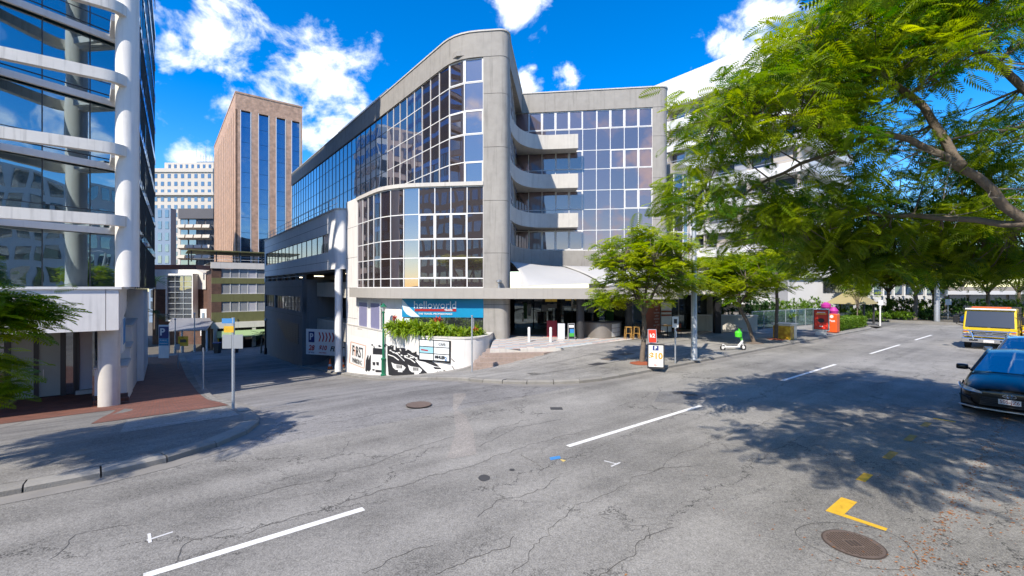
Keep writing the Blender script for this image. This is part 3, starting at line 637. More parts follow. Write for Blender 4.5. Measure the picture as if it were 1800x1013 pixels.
# shop sign wall
sg0, sg1 = wp(-6.0), wp(-.75)
sgn = tag(MB().wall([wp(-.8), wp(-5.9)], 1.42, 2.565, 0, .10).build('shop_sign', 'sign_blue'), 'bright blue shop sign with white lettering under the canopy', 'sign')
th = WA
def on_sign(s, z, o=.13): a = wp(s)+np.array((wv[1], -wv[0]))*o; return (a[0], a[1], z)
mat('letter_white', (.8, .82, .82), .5, var=0)
text('lettering', 'helloworld', .62, on_sign(-3.8, 2.15), th, 'sign_pale', sgn, bold=.004, sx=1.0)
slab('red_bar', 'sign_red', sgn, on_sign(-2.48, 0)[:2], on_sign(-5.08, 0)[:2], 1.78, 1.93, .02, -.015)
text('lettering', 'TRAVEL', .15, on_sign(-2.95, 1.855, .14), th, 'letter_white', sgn, bold=.004)
text('lettering', 'THE TRAVEL PROFESSIONALS', .15, on_sign(-3.78, 1.62), th, 'sign_pale', sgn, bold=.004, sx=1.08)
mb = MB(); c0 = [on_sign(-5.88, 2.5, .104), on_sign(-5.88, 2.1, .104), on_sign(-5.8, 1.85, .104), on_sign(-5.6, 1.6, .104), on_sign(-5.3, 1.44, .104), on_sign(-4.75, 1.44, .104), on_sign(-5.35, 1.95, .104)]
mb.add(c0, [tuple(range(7))]).build('pale_sweep', 'sign_pale', sgn)
MB().wall([wp(-.82), wp(-5.85)], .4, 1.415, 0, .03).build('shop_window', 'plain_glass', MBD)
slab('sticker', 'sign_pale', MBD, wp(-5.4), wp(-5.75), .75, 1.35, .02, .06)
# ---- retaining wall with the mural, running into the planter
MW = [(-12.45, 33.8), (-10.95, 31.9), (-9.1, 29.45), (-7.15, 26.95), (-5.3, 25.2), (-3.3, 24.05), (-2.45, 23.9), (-1.75, 24.3), (-1.35, 25.2), (-1.2, 26.9)]
MWd = resample(MW, .6); MWr = list(reversed(MWd))
mwt = thing('planter_wall', (-5, 25, -2), 'curved white rendered planter wall carrying the black and white car mural', 'wall')
MB().wall(MWr, -4.2, .48, -.25, .06).build('wall', 'white_render', mwt, True)
MB().wall(MWr, .483, .56, -.3, .09).build('coping', 'concrete_light', mwt, True)
MB().prism([tuple(a) for a in MWd]+[tuple(wp(-.9)), tuple(wp(-5.8)), tuple(lend-N*3)], .1, .42).build('soil', 'bark', mwt)
# mural: flat paint; shapes given in wall length s and a height between street and top
MA = [np.array(a) for a in MWd]; ML = [0]
for i in range(1, len(MA)): ML.append(ML[-1]+np.linalg.norm(MA[i]-MA[i-1]))
def mpt(s, z, o=.07):
    i = min(len(MA)-2, max(0, int(np.searchsorted(ML, s))-1)); f = (s-ML[i])/(ML[i+1]-ML[i]); a = MA[i]*(1-f)+MA[i+1]*f; d = (MA[i+1]-MA[i])/np.linalg.norm(MA[i+1]-MA[i])
    n_ = np.array((d[1], -d[0])); a = a+n_*o; return (a[0], a[1], z)
_S = np.linspace(0, ML[-1], 900); _PX = np.array([900+F*mpt(a, 0)[0]/mpt(a, 0)[1] for a in _S]); _K = int(np.argmax(_PX)); _S, _PX = _S[:_K+1], _PX[:_K+1]
def mpx(px, py, o=.07):                              # wall point for a spot of the mural drawing
    a = mpt(float(np.interp(px, _PX, _S)), 0, o); return (a[0], a[1], CH-(py-508)/F*a[1])
def mzone(px, py): return 600+px*260/1800, 570+py*110/762
mat('mural_white', (.75, .75, .74), .6, var=.03, streak=.05); mat('mural_black', (.02, .02, .024), .6, var=.1); mat('mural_orange', (.65, .2, .03), .6)
def mshape(pts, m, o, nm='mural_shape', step=14):       # paint follows the curve of the wall: the outline is cut into narrow upright strips
    xs = sorted(set([float(a[0]) for a in pts])); X = []
    for a, b in zip(xs[:-1], xs[1:]):
        n_ = max(1, int((b-a)/step)); X += [a+(b-a)*k/n_ for k in range(n_)]
    X.append(xs[-1]); mb = MB()
    def cuts(x):
        c = []
        for i in range(len(pts)):
            (x0, y0), (x1, y1) = pts[i], pts[i-1]
            if (x0 > x) != (x1 > x): c.append(y0+(y1-y0)*(x-x0)/(x1-x0))
        return sorted(c)
    for a, b in zip(X[:-1], X[1:]):
        e = (b-a)*1e-3
        if b-a < 1e-6: continue
        ca, cb = cuts(a+e), cuts(b-e)
        for k in range(0, min(len(ca), len(cb))-1, 2):
            mb.add([mpx(*mzone(a, ca[k]), o), mpx(*mzone(b, cb[k]), o), mpx(*mzone(b, cb[k+1]), o), mpx(*mzone(a, ca[k+1]), o)], [(0, 3, 2, 1)])
    if mb.f: return mb.build(nm, m, mwt)
S0 = 0; wpan = MB(); rows = []
for k in range(0, 46):
    s = .03+k*.235
    if mpt(s, 0)[1]*0+900+F*mpt(s, 0)[0]/mpt(s, 0)[1] > 798: break
    x, y, _ = mpt(s, 0, .068); px_ = 900+F*x/y; top = CH-(np.interp(px_, [608, 622, 700, 745, 800], [586, 592, 607, 618, 632])-508)/F*y
    rows.append([(x, y, -4.2), (x, y, min(.46, top))])
wpan.grid(rows).build('mural_ground', 'mural_white', mwt)
def cutline(pts, w, m='mural_black', o=.082):
    for a, b in zip(pts[:-1], pts[1:]):
        d = np.array(b)-np.array(a); d = d/np.linalg.norm(d); n_ = np.array((-d[1], d[0]))*w/2
        mshape([tuple(np.array(a)-n_), tuple(np.array(b)-n_), tuple(np.array(b)+n_), tuple(np.array(a)+n_)], m, o)
mshape([(560, 260), (640, 300), (760, 300), (900, 360), (1000, 440), (1110, 470), (1230, 560), (1300, 590), (1240, 610), (1040, 640), (900, 640), (640, 640), (575, 630), (560, 440)], 'mural_black', .072, 'shadow_shape')
for (dx, dy, s, body) in ((355, 290, 1.0, 1), (600, 400, 1.02, 0), (800, 430, .98, 0), (985, 470, 1.05, 1)):
    W_ = 200*s if dx > 360 else 150
    if body:
        if dx < 400:
            mshape([(385, 300), (520, 300), (545, 380), (550, 630), (370, 615), (355, 520), (360, 390)], 'mural_white', .076, 'car_body')
            mshape([(385, 305), (395, 300), (505, 310), (525, 385), (385, 378)], 'mural_black', .079, 'windscreen')
            for x in (380, 425): mshape([(x, 470), (x+35, 475), (x+33, 515), (x+5, 510)], 'mural_black', .079, 'grille')
            mshape([(378, 555), (408, 560), (405, 580), (380, 576)], 'mural_black', .079, 'lamp'); mshape([(415, 565), (520, 575), (520, 600), (418, 596)], 'mural_black', .079, 'grille')
            for x in (300, 330): mshape([(x, 450), (x+25, 380), (x+32, 400), (x+30, 560), (x+8, 590), (x-8, 575)], 'mural_black', .077, 'wheel')
        else:
            mshape([(900, 450), (1010, 470), (1130, 520), (1230, 545), (1250, 590), (1180, 612), (1060, 618), (960, 520)], 'mural_white', .076, 'car_body')
            mshape([(960, 440), (1090, 455), (1190, 515), (1080, 490)], 'mural_black', .079, 'windscreen')
            mshape([(1115, 528), (1205, 540), (1225, 560), (1140, 560)], 'mural_black', .079, 'grille')
            mshape([(1165, 580), (1225, 585), (1225, 605), (1165, 606)], 'mural_black', .079, 'plate_mark'); mshape([(1172, 584), (1220, 589), (1220, 601), (1172, 602)], 'mural_white', .082, 'plate')
    else:
        x, y = dx, dy
        mshape([(x+10, y+75), (x+50, y+95), (x+150, y+110), (x+185, y+140), (x+160, y+175), (x+60, y+165), (x+30, y+140)], 'mural_white', .077, 'bumper')
        mshape([(x+70, y+105), (x+140, y+112), (x+140, y+150), (x+75, y+148)], 'mural_black', .080, 'grille')
        for i in range(3): mshape([(x+78, y+110+13*i), (x+132, y+116+13*i), (x+132, y+120+13*i), (x+78, y+114+13*i)], 'mural_white', .083, 'grille_bar')
        mshape([(x+90, y+170), (x+145, y+174), (x+145, y+196), (x+90, y+192)], 'mural_white', .077, 'plate')
        cutline([(x-30, y-20), (x+40, y+5), (x+100, y+50)], 12, 'mural_white', .078); cutline([(x+10, y-60), (x+90, y-20), (x+170, y+60)], 9, 'mural_white', .078)
for k in range(26):
    x = 350+k*24+random.uniform(-8, 8); y = 262+max(0, (x-560))*.28+random.uniform(-18, 18)
    mshape([(x, y), (x+random.uniform(8, 26), y-random.uniform(-6, 14)), (x+random.uniform(14, 30), y+random.uniform(8, 30)), (x+random.uniform(-4, 6), y+random.uniform(8, 24))], 'mural_black' if k % 3 else 'mural_white', .085+.001*(k % 5), 'splash')
for k in range(10):
    x = 590+k*34+random.uniform(-8, 8); y = 300+(x-560)*.32+random.uniform(0, 40)
    mshape([(x, y), (x+22, y-6), (x+30, y+14), (x+6, y+10)], 'mural_white', .0865+.0006*k, 'splash')
for a in ((1340, 430, 1378, 470), (1345, 520, 1375, 560)): cutline([(a[0], a[1]), (a[2], a[3])], 9)
for a, b in (((118, 225), (300, 275)), ((300, 275), (278, 548)), ((278, 548), (100, 478)), ((100, 478), (118, 225))): cutline([a, b], 5, 'mural_orange', .08)
d = MA[2]-MA[1]; ang = math.atan2(d[1], d[0])
def mtext(s, px, py, size, m, **k): a = mpx(*mzone(px, py), .085); return text('lettering', s, size, a, ang, m, mwt, **k)
mtext('F RST', 205, 355, 1.02, 'mural_black', bold=.012, sx=.98); mtext('i', 168, 345, .95, 'mural_orange', bold=.012, sx=.95); mtext('PARKING', 195, 468, .46, 'mural_black', bold=.004, sx=1.05)
# directory board on the planter
db = thing('directory_board', (-4.2, 24.3, 0), 'framed tenant directory board with six panels on the planter wall', 'sign')
def dpt(px, py, o): return mpx(*mzone(px, py), o)
MB().add([dpt(x, y, o) for o in (.05, .16) for x, y in ((958, 190), (1335, 215), (1330, 490), (958, 440))], [(4, 5, 6, 7), (3, 2, 1, 0), (0, 1, 5, 4), (1, 2, 6, 5), (2, 3, 7, 6), (3, 0, 4, 7)]).build('frame', 'black', db)
mat('panel_pale', (.70, .73, .74), .5, var=.02); mat('panel_blue', (.28, .52, .62), .5, var=.02)
for r_ in range(3):
    for c_ in range(2):
        x0, x1 = (968, 1132) if c_ == 0 else (1142, 1322); y0, y1 = 200+82*r_, 272+82*r_; s_ = .075
        P_ = [dpt(x, y+(x-960)*s_*.95, .172) for x, y in ((x0, y0), (x1, y0), (x1, y1), (x0, y1))]
        MB().add(P_, [(0, 1, 2, 3)]).build('panel', 'panel_blue' if (r_, c_) == (1, 0) else 'panel_pale', db)
dd = np.array(dpt(1330, 300, .12)[:2])-np.array(dpt(968, 300, .12)[:2]); an2 = math.atan2(dd[1], dd[0])
text('lettering', 'CAFE', .2, dpt(1240, 258, .19), an2, 'charcoal', db); text('lettering', 'MHLER', .22, dpt(1215, 415, .19), an2, 'black', db, bold=.006); text('lettering', '2', .3, dpt(1285, 435, .19), an2, 'spray_blue', db)
MB().add([dpt(*a, .178) for a in ((985, 312), (1070, 325), (1070, 340), (985, 328))], [(0, 1, 2, 3)]).build('red_bar', 'sign_red', db)
# ---- tiled terrace and steps
TP = [(-1.1, 22.5), (2.5, 23.0), (6.9, 26.6), (9.6, 29.5), (9.6, 37), (-1.1, 37)]
TZ = .15
ter = MB().prism(TP, -1.6, TZ-.014).build('terrace', 'concrete_light'); ter['kind'] = 'structure'
mat('tile_pink', (.46, .36, .33), .6, var=.1, scale=8, rnd=.12); mat('tile_blue', (.36, .41, .44), .6, var=.1, scale=8, rnd=.12); mat('tile_cream', (.50, .46, .41), .6, var=.1, scale=8, rnd=.12)
def inpoly(x, y, P_):
    c = False
    for i in range(len(P_)):
        (x0, y0), (x1, y1) = P_[i], P_[i-1]
        if (y0 > y) != (y1 > y) and x < (x1-x0)*(y-y0)/(y1-y0)+x0: c = not c
    return c
TPi = [(-1.05, 22.6), (2.45, 23.15), (6.8, 26.75), (9.0, 29.0), (9.0, 29.2), (-1.05, 29.2)]
for i in range(0, 30):
    for j in range(0, 19):
        x, y = -.9+i*.37, 22.8+j*.37
        if inpoly(x, y, TPi):
            ubox('tile', ('tile_pink', 'tile_cream', 'tile_blue')[(i+2*j) % 3], ter, (x, y, TZ-.01), (.355, .355, .02))
mat('dark_tile', (.10, .085, .075), .5, var=.2, scale=6)
MB().prism([(-1.0, 29.25), (9.0, 29.25), (9.4, 37), (-1.0, 37)], TZ-.012, TZ-.004).build('inner_floor', 'dark_tile', ter)
mat('step_brick', (.30, .235, .20), .8, var=.2, scale=9)
for k in range(4):
    z = TZ-.19*(k+1); o = .26*(k+1)
    MB().prism([(-1.14-o*.8, 22.5-o), (1.6+.4*k, 22.6-o*.55), (2.3, 23.1), (-1.05, 24.2), (-1.14-o*.8, 24.0)], z-.6, z).build('step', 'step_brick', ter)
# ---- under the canopy: cafe front
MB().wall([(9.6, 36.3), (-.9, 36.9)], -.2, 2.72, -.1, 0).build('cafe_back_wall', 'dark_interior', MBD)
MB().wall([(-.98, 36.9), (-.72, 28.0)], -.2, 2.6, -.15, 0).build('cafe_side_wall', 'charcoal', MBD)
MB().wall([(-.36, 28.6), (-.30, 27.95)], -.0, 2.56, -.02, .03).build('blue_strip', 'sign_blue', MBD)
for x in (4.13, 7.35): MB().cyl(x, 27.0-x*.1225+(.7 if x < 5 else 2.2), TZ-.01, 2.72, .24, 20).build('round_column', 'charcoal', MBD, True)
for k in range(6):
    x0 = .2+k*1.45; slab('shop_glass', 'shop_glass', MBD, (x0+1.38, 33.8), (x0, 33.8), TZ, 2.5, .03)
mat('menu_yellow', (.5, .33, .06), .6, emit=.12); mat('menu_white', (.6, .6, .58), .6); mat('green_wall', (.03, .12, .03), .6); mat('red_panel', (.30, .015, .02), .5); mat('wood_yellow', (.50, .28, .07), .5, var=.15); mat('steel_counter', (.24, .22, .20), .45, .3, var=.06)
for k, (x, z, w, h, m_) in enumerate(((2.7, 2.35, .42, .34, 'menu_yellow'), (3.15, 2.35, .42, .34, 'menu_yellow'), (1.95, 2.35, .6, .26, 'menu_white'), (1.0, 1.5, .26, 1.2, 'green_wall'), (1.3, 1.55, .26, .9, 'menu_white'), (2.45, 1.7, .5, .5, 'menu_white'), (3.0, 1.85, .7, .32, 'menu_white'), (4.9, 1.8, .8, .28, 'menu_white'), (5.9, 1.6, .5, .5, 'menu_white'), (6.9, 1.75, .35, .5, 'menu_white'), (4.2, 2.4, .42, .3, 'menu_yellow'), (7.3, 1.2, .6, .9, 'green_wall'))):
    slab('menu_panel', m_, MBD, (x+w/2, 33.6), (x-w/2, 33.6), z-h/2, z+h/2, .03)
text('lettering', 'CAFE', .34, (4.95, 33.0, 2.42), 0, 'menu_yellow', MBD, bold=.01)
ct = thing('cafe_counter', (5.3, 27.9, TZ), 'curved grey cafe counter with dark top behind the round column', 'counter')
cp = [(4.5+2.4*k/14, 28.1-1.15*math.sin(math.pi*(k/14)**.85)+.25*k/14) for k in range(15)]
MB().wall(list(reversed(cp)), TZ-.004, 1.08, -.35, 0).build('front', 'steel_counter', ct, True)
MB().wall(list(reversed(cp)), 1.083, 1.14, -.5, .08).build('top', 'charcoal', ct, True)
for r_ in range(3):
    MB().wall(list(reversed(cp[9:14])), .22+.27*r_, .46+.27*r_, .02, .03).build('notice', 'menu_white', ct)
def stool(x, y, lb):
    t = thing('bar_stool', (x, y, TZ), lb, 'stool', 'yellow stools at the cafe')
    MB().box(x-.17, x+.17, y-.17, y+.17, TZ+.70, TZ+.74).build('seat', 'wood_yellow', t)
    for sx in (-1, 1):
        for sy in (-1, 1): MB().tube([(x+sx*.19, y+sy*.19, TZ-.002), (x+sx*.14, y+sy*.14, TZ+.70)], .02, 6).build('leg', 'wood_yellow', t)
    for sx in (-1, 1): MB().tube([(x+sx*.175, y-.175, TZ+.25), (x+sx*.175, y+.175, TZ+.25)], .014, 6).build('rung', 'wood_yellow', t)
    MB().tube([(x-.165, y-.168, TZ+.35), (x+.165, y-.168, TZ+.35)], .014, 6).build('rung', 'wood_yellow', t)
stool(6.95, 26.9, 'yellow wooden bar stool, left one beside the cafe counter'); stool(7.45, 27.0, 'yellow wooden bar stool nearer the street tree trunk'); 
for px, lb in ((930, 'white bollard on the left of the cafe entrance'), (968, 'white bollard nearer the cafe boards')):
    x, y, z = at(px, 606, 25.5)
    t = tag(MB().lathe(x, y, [(.075, TZ-.02), (.075, .93), (.06, .97), (.02, .985)], 16).build('bollard', 'white_paint', None, True), lb, 'bollard', 'white bollards at the cafe entrance')
def aframe(x, y, z, w, h, ang, face, lb, frame='black', face2=None, nm='sandwich_board', lean=.16, items=()):
    t = thing(nm, (x, y, z), lb, 'board sign'); c, s = math.cos(ang), math.sin(ang)
    def fn(sgn, out=0):
        def f(a, b, k): yy = sgn*(-(lean*(1-k/h)*.9)-.012+b)-sgn*out; return (x+a*c-yy*s, y+a*s+yy*c, z+k)
        return f
    for sg in (1, -1):
        f = fn(sg); b = .045*w/.6
        MB().box(-w/2, w/2, -.012, .012, 0, h, f).build('leaf', frame, t)
        MB().add([f(a, -.016, k) for a, k in ((-w/2+b, b*1.6), (w/2-b, b*1.6), (w/2-b, h-b), (-w/2+b, h-b))], [(0, 1, 2, 3)]).build('poster', face, t)
    for it in items: it(t, fn(1), c, s)
    return t
def btext(s_, a, k, size, m, bold=.003):
    def f(t, fn, c, s): p = fn(a, -.022, k); text('lettering', s_, size, p, math.atan2(s, c), m, t, bold=bold, tilt=.14)
    return f
def bpanel(a0, a1, k0, k1, m, nm='picture'):
    def f(t, fn, c, s): MB().add([fn(a, -.0185, k) for a, k in ((a0, k0), (a1, k0), (a1, k1), (a0, k1))], [(0, 1, 2, 3)]).build(nm, m, t)
    return f
mat('poster_white', (.74, .74, .72), .5, var=.02); mat('orange_ink', (.62, .27, .02), .5); mat('board_red', (.62, .035, .012), .5, var=.06); mat('board_green', (.06, .35, .05), .5); mat('board_blue', (.03, .2, .5), .5)
aframe(2.5, 28.2, TZ, .62, 1.0, -.1, 'red_panel', 'dark red board standing at the cafe entrance', 'red_panel')
aframe(2.95, 26.9, TZ, .42, .93, -.15, 'poster_white', 'white leaning notice board left of the round column', 'aluminium')
aframe(3.52, 26.75, TZ, .40, .95, .1, 'black', 'cafe board with blue and green pictures beside the column', 'aluminium', items=(bpanel(-.15, .15, .18, .38, 'board_green'), bpanel(-.1, .15, .38, .62, 'board_blue'), bpanel(-.15, .15, .7, .85, 'poster_white')))
# ================================================================ car park block on the side street
CPK = thing('parking_building', (*W2(12, 50), -4), 'white and charcoal parking building beside the side street', 'building')
CP = 10.6
# left normal must face the street (-U): travel along +N
def cw(q0, q1): return [W2(CP, q0), W2(CP, q1)]
rc = [W2(14.3, 35.0)]+[a for a in fillet(W2(14.3, 35.0), W2(CP, 35.0), W2(CP, 40), .9, 5)]
MB().wall(rc+[W2(CP, 37.0)], 4.66, 9.2, -.4, 0).build('upper_wall', 'pale_blue_grey', CPK, True)
MB().wall(cw(37.0, 65), 4.66, 6.05, -.4, 0).build('upper_wall', 'pale_blue_grey', CPK); MB().wall(cw(37.0, 65), 7.55, 9.2, -.4, 0).build('upper_wall', 'pale_blue_grey', CPK)
MB().wall(cw(37.0, 37.3), 6.05, 7.55, -.4, 0).build('upper_wall', 'pale_blue_grey', CPK); MB().wall(cw(64.2, 65), 6.05, 7.55, -.4, 0).build('upper_wall', 'pale_blue_grey', CPK)
MB().wall([W2(CP, 65), W2(20, 65)], -5.4, 9.2, -.3, 0).build('end_wall', 'pale_blue_grey', CPK)
wpt = resample([W2(CP+.12, 37.3), W2(CP+.12, 64.2)], 1.8)
curtain(CPK, wpt, [6.05, 7.55], 'bronze_glass', 'dark_frame', .06)
MB().wall(rc+[W2(CP, 65)], 9.203, 9.33, -.45, .06).build('coping', 'concrete_light', CPK, True)
for z in (5.3, 8.3): MB().wall(cw(37.1, 64.9), z, z+.025, -.0, .006).build('joint', 'charcoal', CPK)
MB().prism([tuple(W2(CP+.4, 35.5)), tuple(W2(14.1, 35.5)), tuple(W2(14.1, 65)), tuple(W2(CP+.4, 65))], 8.6, 8.9).build('terrace_deck', 'concrete', CPK)
for z in (9.75, 10.2): MB().tube([W(CP+.2, 35.6, z), W(CP+.2, 64.5, z)], .026, 6).build('rail', 'galvanised', CPK)
for k in range(15): MB().tube([W(CP+.2, 36+k*2.02, 9.3), W(CP+.2, 36+k*2.02, 10.22)], .024, 6).build('rail_post', 'galvanised', CPK)
# dark lower block
def dwall(z0, z1, q0=45.6, q1=65): MB().wall(cw(q0, q1), z0, z1, -.4, 0).build('lower_wall', 'grey_paint', CPK)
dwall(2.35, 4.02); dwall(-5.6, .92); dwall(.92, 2.35, 45.6, 46.4); dwall(.92, 2.35, 58.2, 58.8); dwall(.92, 2.35, 64.4, 65)
curtain(CPK, resample([W2(CP+.15, 46.4), W2(CP+.15, 58.2)], 1.45), [.92, 2.35], 'plain_glass', 'dark_frame', .06)
curtain(CPK, resample([W2(CP+.15, 58.8), W2(CP+.15, 64.4)], 1.4), [.92, 2.35], 'plain_glass', 'dark_frame', .06)
MB().wall([W2(15, 45.6), W2(CP+.001, 45.6)], -5.2, 4.02, -.3, 0).build('lower_wall', 'grey_paint', CPK)
for z in (3.3, .5): MB().wall(cw(45.7, 64.9), z, z+.03, 0, .006).build('joint', 'charcoal', CPK)
mat('louvre', (.085, .086, .09), .5, .2, var=.05)
for k in range(10): 
    z = -.35-.2*k; MB().wall(cw(47.0, 57.5-.55*k), z-.085, z+.05, 0, .05).build('louvre', 'louvre', CPK)
# open deck behind, with slabs and round columns
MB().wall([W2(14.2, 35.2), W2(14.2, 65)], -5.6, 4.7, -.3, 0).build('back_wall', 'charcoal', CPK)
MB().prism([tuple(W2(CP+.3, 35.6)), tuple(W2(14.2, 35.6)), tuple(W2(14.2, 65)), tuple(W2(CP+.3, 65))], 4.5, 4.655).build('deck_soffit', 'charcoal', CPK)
for z0, z1 in ((2.4, 3.7), (-1.2, .3)): MB().prism([tuple(W2(11.9, 36.0)), tuple(W2(14.1, 36.0)), tuple(W2(14.1, 45.5)), tuple(W2(11.9, 45.5))], z0, z1).build('deck_edge', 'cream_render', CPK)
for k in range(7): MB().tube([W(CP+.3, 46+2.9*k, 4.0), W(CP+.3, 46+2.9*k, 4.66)], .2, 10).build('pier', 'grey_paint', CPK)
MB().tube([W(CP+.1, 45.8, 4.35), W(CP+.1, 64.8, 4.35)], .03, 6).build('rail', 'galvanised', CPK)
mat('deck_lamp', (1, .85, .6), .5, emit=3.0)
for q in (39, 49, 56): ubox('tube_lamp', 'deck_lamp', CPK, W(13, q, 4.42), (.9, .2, .06), (0, 0, AU))
cx, cy = W2(CP+.25, 35.45); MB().cyl(cx, cy, hgt(CP, 35.4)-.3, 4.66, .29, 24).build('round_column', 'pale_blue_grey', CPK, True)
# banner in the entrance, cone, ramp
bn = thing('parking_banner', (-16.3, 39, -2.6), 'white parking banner with red chevrons and price in the entrance', 'banner')
MB().add([(-18.15, 39.6, -.38), (-14.2, 38.2, -.38), (-14.2, 38.2, -2.62), (-18.15, 39.6, -2.62)], [(3, 2, 1, 0)]).build('sheet', 'poster_white', bn)
ba = math.atan2(-1.4, 3.95); bd = np.array((math.cos(ba), math.sin(ba))); bnn = np.array((bd[1], -bd[0]))
def bpt(a, z, o=.02): x = np.array((-18.15, 39.6))+bd*a+bnn*o; return (x[0], x[1], z)
MB().add([bpt(*a) for a in ((.3, -1.55), (.95, -1.55), (.95, -.62), (.3, -.62))], [(0, 1, 2, 3)]).build('badge', 'sign_navy', bn)
text('lettering', 'P', .8, bpt(.62, -1.08, .03), ba, 'poster_white', bn, bold=.02)
mat('chevron_red', (.5, .04, .03), .5)
for k in range(7):
    a = 1.4+.36*k; MB().add([bpt(*q, .02) for q in ((a, -.65), (a+.13, -.65), (a+.27, -1.05), (a+.13, -1.45), (a, -1.45), (a+.14, -1.05))], [(0, 1, 2, 5), (5, 2, 3, 4)]).build('chevron', 'chevron_red', bn)
text('lettering', '28', .62, bpt(.62, -2.05, .03), ba, 'chevron_red', bn, bold=.015, shear=.2); text('lettering', '$10', .55, bpt(1.85, -2.0, .03), ba, 'chevron_red', bn, bold=.015, shear=.2); text('lettering', 'FIRST', .6, bpt(3.35, -2.05, .03), ba, 'black', bn, bold=.015, shear=.3)
text('lettering', 'UP MAX', .18, bpt(.62, -2.45, .03), ba, 'sign_navy', bn); text('lettering', 'EARLYBIRD', .16, bpt(1.85, -2.42, .03), ba, 'chevron_red', bn)
mat('cone_orange', (.75, .13, .01), .5); 
def cone(x, y, z, h, lb):
    t = thing('traffic_cone', (x, y, z), lb, 'traffic cone', 'cones in the parking entrance'); r = .17*h/.75
    MB().box(x-.2, x+.2, y-.2, y+.2, z, z+.05).build('base', 'cone_orange', t); MB().lathe(x, y, [(r, z+.051), (r*.62, z+.4*h), (r*.18, z+h)], 16).build('body', 'cone_orange', t, True); MB().lathe(x, y, [(r*.68, z+.38*h), (r*.5, z+.56*h)], 16).build('band', 'poster_white', t, True)
for px, Z, lb in ((580, 37, 'orange traffic cone left of the round column'), (602, 37.5, 'orange traffic cone between column and white pilaster')):
    x, y = (px-900)/F*Z, Z; cone(x, y, hgt(*PQ(x, y))+.02, .95, lb)
ramp_ = MB(); ramp_.grid([[W(p, q, hgt(10.5, q)+.02+.03*(p-10.4)) for p in (10.42, 12, 14.1)] for q in np.linspace(35.6, 45.5, 8)]); tag(ramp_.build('parking_ramp', 'footpath_grey'), kind='structure')

# ================================================================ left building
LB = thing('corner_office_building', (*W2(-1.6, 28.5), -2), 'white banded office tower with round corner column and teal glass on the left', 'building')
C0 = (-1.53, 28.5)
FT, FB = 3.2, 1.19
FZ = 3.38
# podium fascia: front face then the street side
FP = [W2(-34, C0[1]), W2(C0[0], C0[1])]
fpath = list(reversed(FP)); 
for a, b in zip(range(-34, -1, 4), range(-30, 3, 4)):
    p0, p1 = a, min(b, C0[0]); MB().wall([W2(p1-.012, C0[1]), W2(p0+.012, C0[1])], FB, FT-.06, -.35, 0).build('fascia_panel', 'white_render', LB) if False else MB().wall([W2(p0+.012, C0[1]), W2(p1-.012, C0[1])], FB, FT-.06, 0, .35).build('fascia_panel', 'white_render', LB)
sd = [W2(C0[0], C0[1]+.02), W2(C0[0]-.1, C0[1]+5.0)]
MB().add([W(C0[0], C0[1]+.02, FB), W(C0[0]-.02, C0[1]+7, 2.0), W(C0[0]-.02, C0[1]+7, FT-.06), W(C0[0], C0[1]+.02, FT-.06), W(C0[0]-.35, C0[1]+.4, FB), W(C0[0]-.37, C0[1]+7, 2.0), W(C0[0]-.37, C0[1]+7, FT-.06), W(C0[0]-.35, C0[1]+.4, FT-.06)],
         [(0, 1, 2, 3), (7, 6, 5, 4), (0, 4, 5, 1), (3, 2, 6, 7), (0, 3, 7, 4), (1, 5, 6, 2)]).build('fascia_side', 'white_render', LB)
MB().prism([tuple(W2(-34, C0[1]-.08)), tuple(W2(C0[0]+.1, C0[1]-.08)), tuple(W2(-.35, 62)), tuple(W2(-34, 62))], FT-.057, FT+.06).build('podium_cap', 'white_paint', LB)
MB().prism([tuple(W2(-34, C0[1]+.36)), tuple(W2(C0[0]-.4, C0[1]+.36)), tuple(W2(C0[0]-.4, 62)), tuple(W2(-34, 62))], 1.9, 2.2).build('soffit', 'white_render', LB)
# round columns
ccx, ccy = W2(-1.95, 29.55)
MB().cyl(ccx, ccy, -3.2, 1.9, .42, 28).build('round_column', 'concrete_light', LB, True)
ux, uy = at(224, 0, 22.1)[:2]
MB().cyl(ux, uy, FT+.05, 37, .46, 28).build('round_column', 'white_render', LB, True)
# recessed ground floor: wall, doors, panels
gq = 34.2; gz = hgt(-5, 30)+.14
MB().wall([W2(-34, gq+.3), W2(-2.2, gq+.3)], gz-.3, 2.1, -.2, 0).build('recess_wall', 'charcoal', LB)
for p0, p1, m_, z0 in ((-8.6, -7.4, 'shop_glass', .05), (-7.3, -6.2, 'plain_glass', .05), (-6.1, -5.15, 'pale_door', .05), (-5.1, -4.15, 'pale_door', .05), (-4.08, -3.65, 'plain_glass', .05), (-3.55, -2.55, 'white_panel', .22)):
    if m_ == 'pale_door' and 'pale_door' not in MATS: mat('pale_door', (.32, .36, .34), .35, var=.05, spec=.6)
    if m_ == 'white_panel' and 'white_panel' not in MATS: mat('white_panel', (.52, .52, .58), .5, var=.03)
    d_ = MB().wall([W2(p0+.06, gq), W2(p1-.06, gq)], gz+z0, 1.85, 0, .06).build('door' if 'door' in m_ else 'wall_panel', m_, LB)
    for p in (p0, p1): MB().wall([W2(p-.07, gq), W2(p+.07, gq)], gz, 1.9, -.06, .1).build('door_frame', 'dark_frame', LB)
    if 'door' in m_: MB().tube([W(p0+.25, gq-.09, gz+.9), W(p0+.25, gq-.09, gz+1.5)], .02, 6).build('handle', 'aluminium', d_)
MB().bpq(-3.6, -2.5, gq-.3, gq-.05, gz-.1, gz+.22).build('plinth', 'concrete_light', LB)
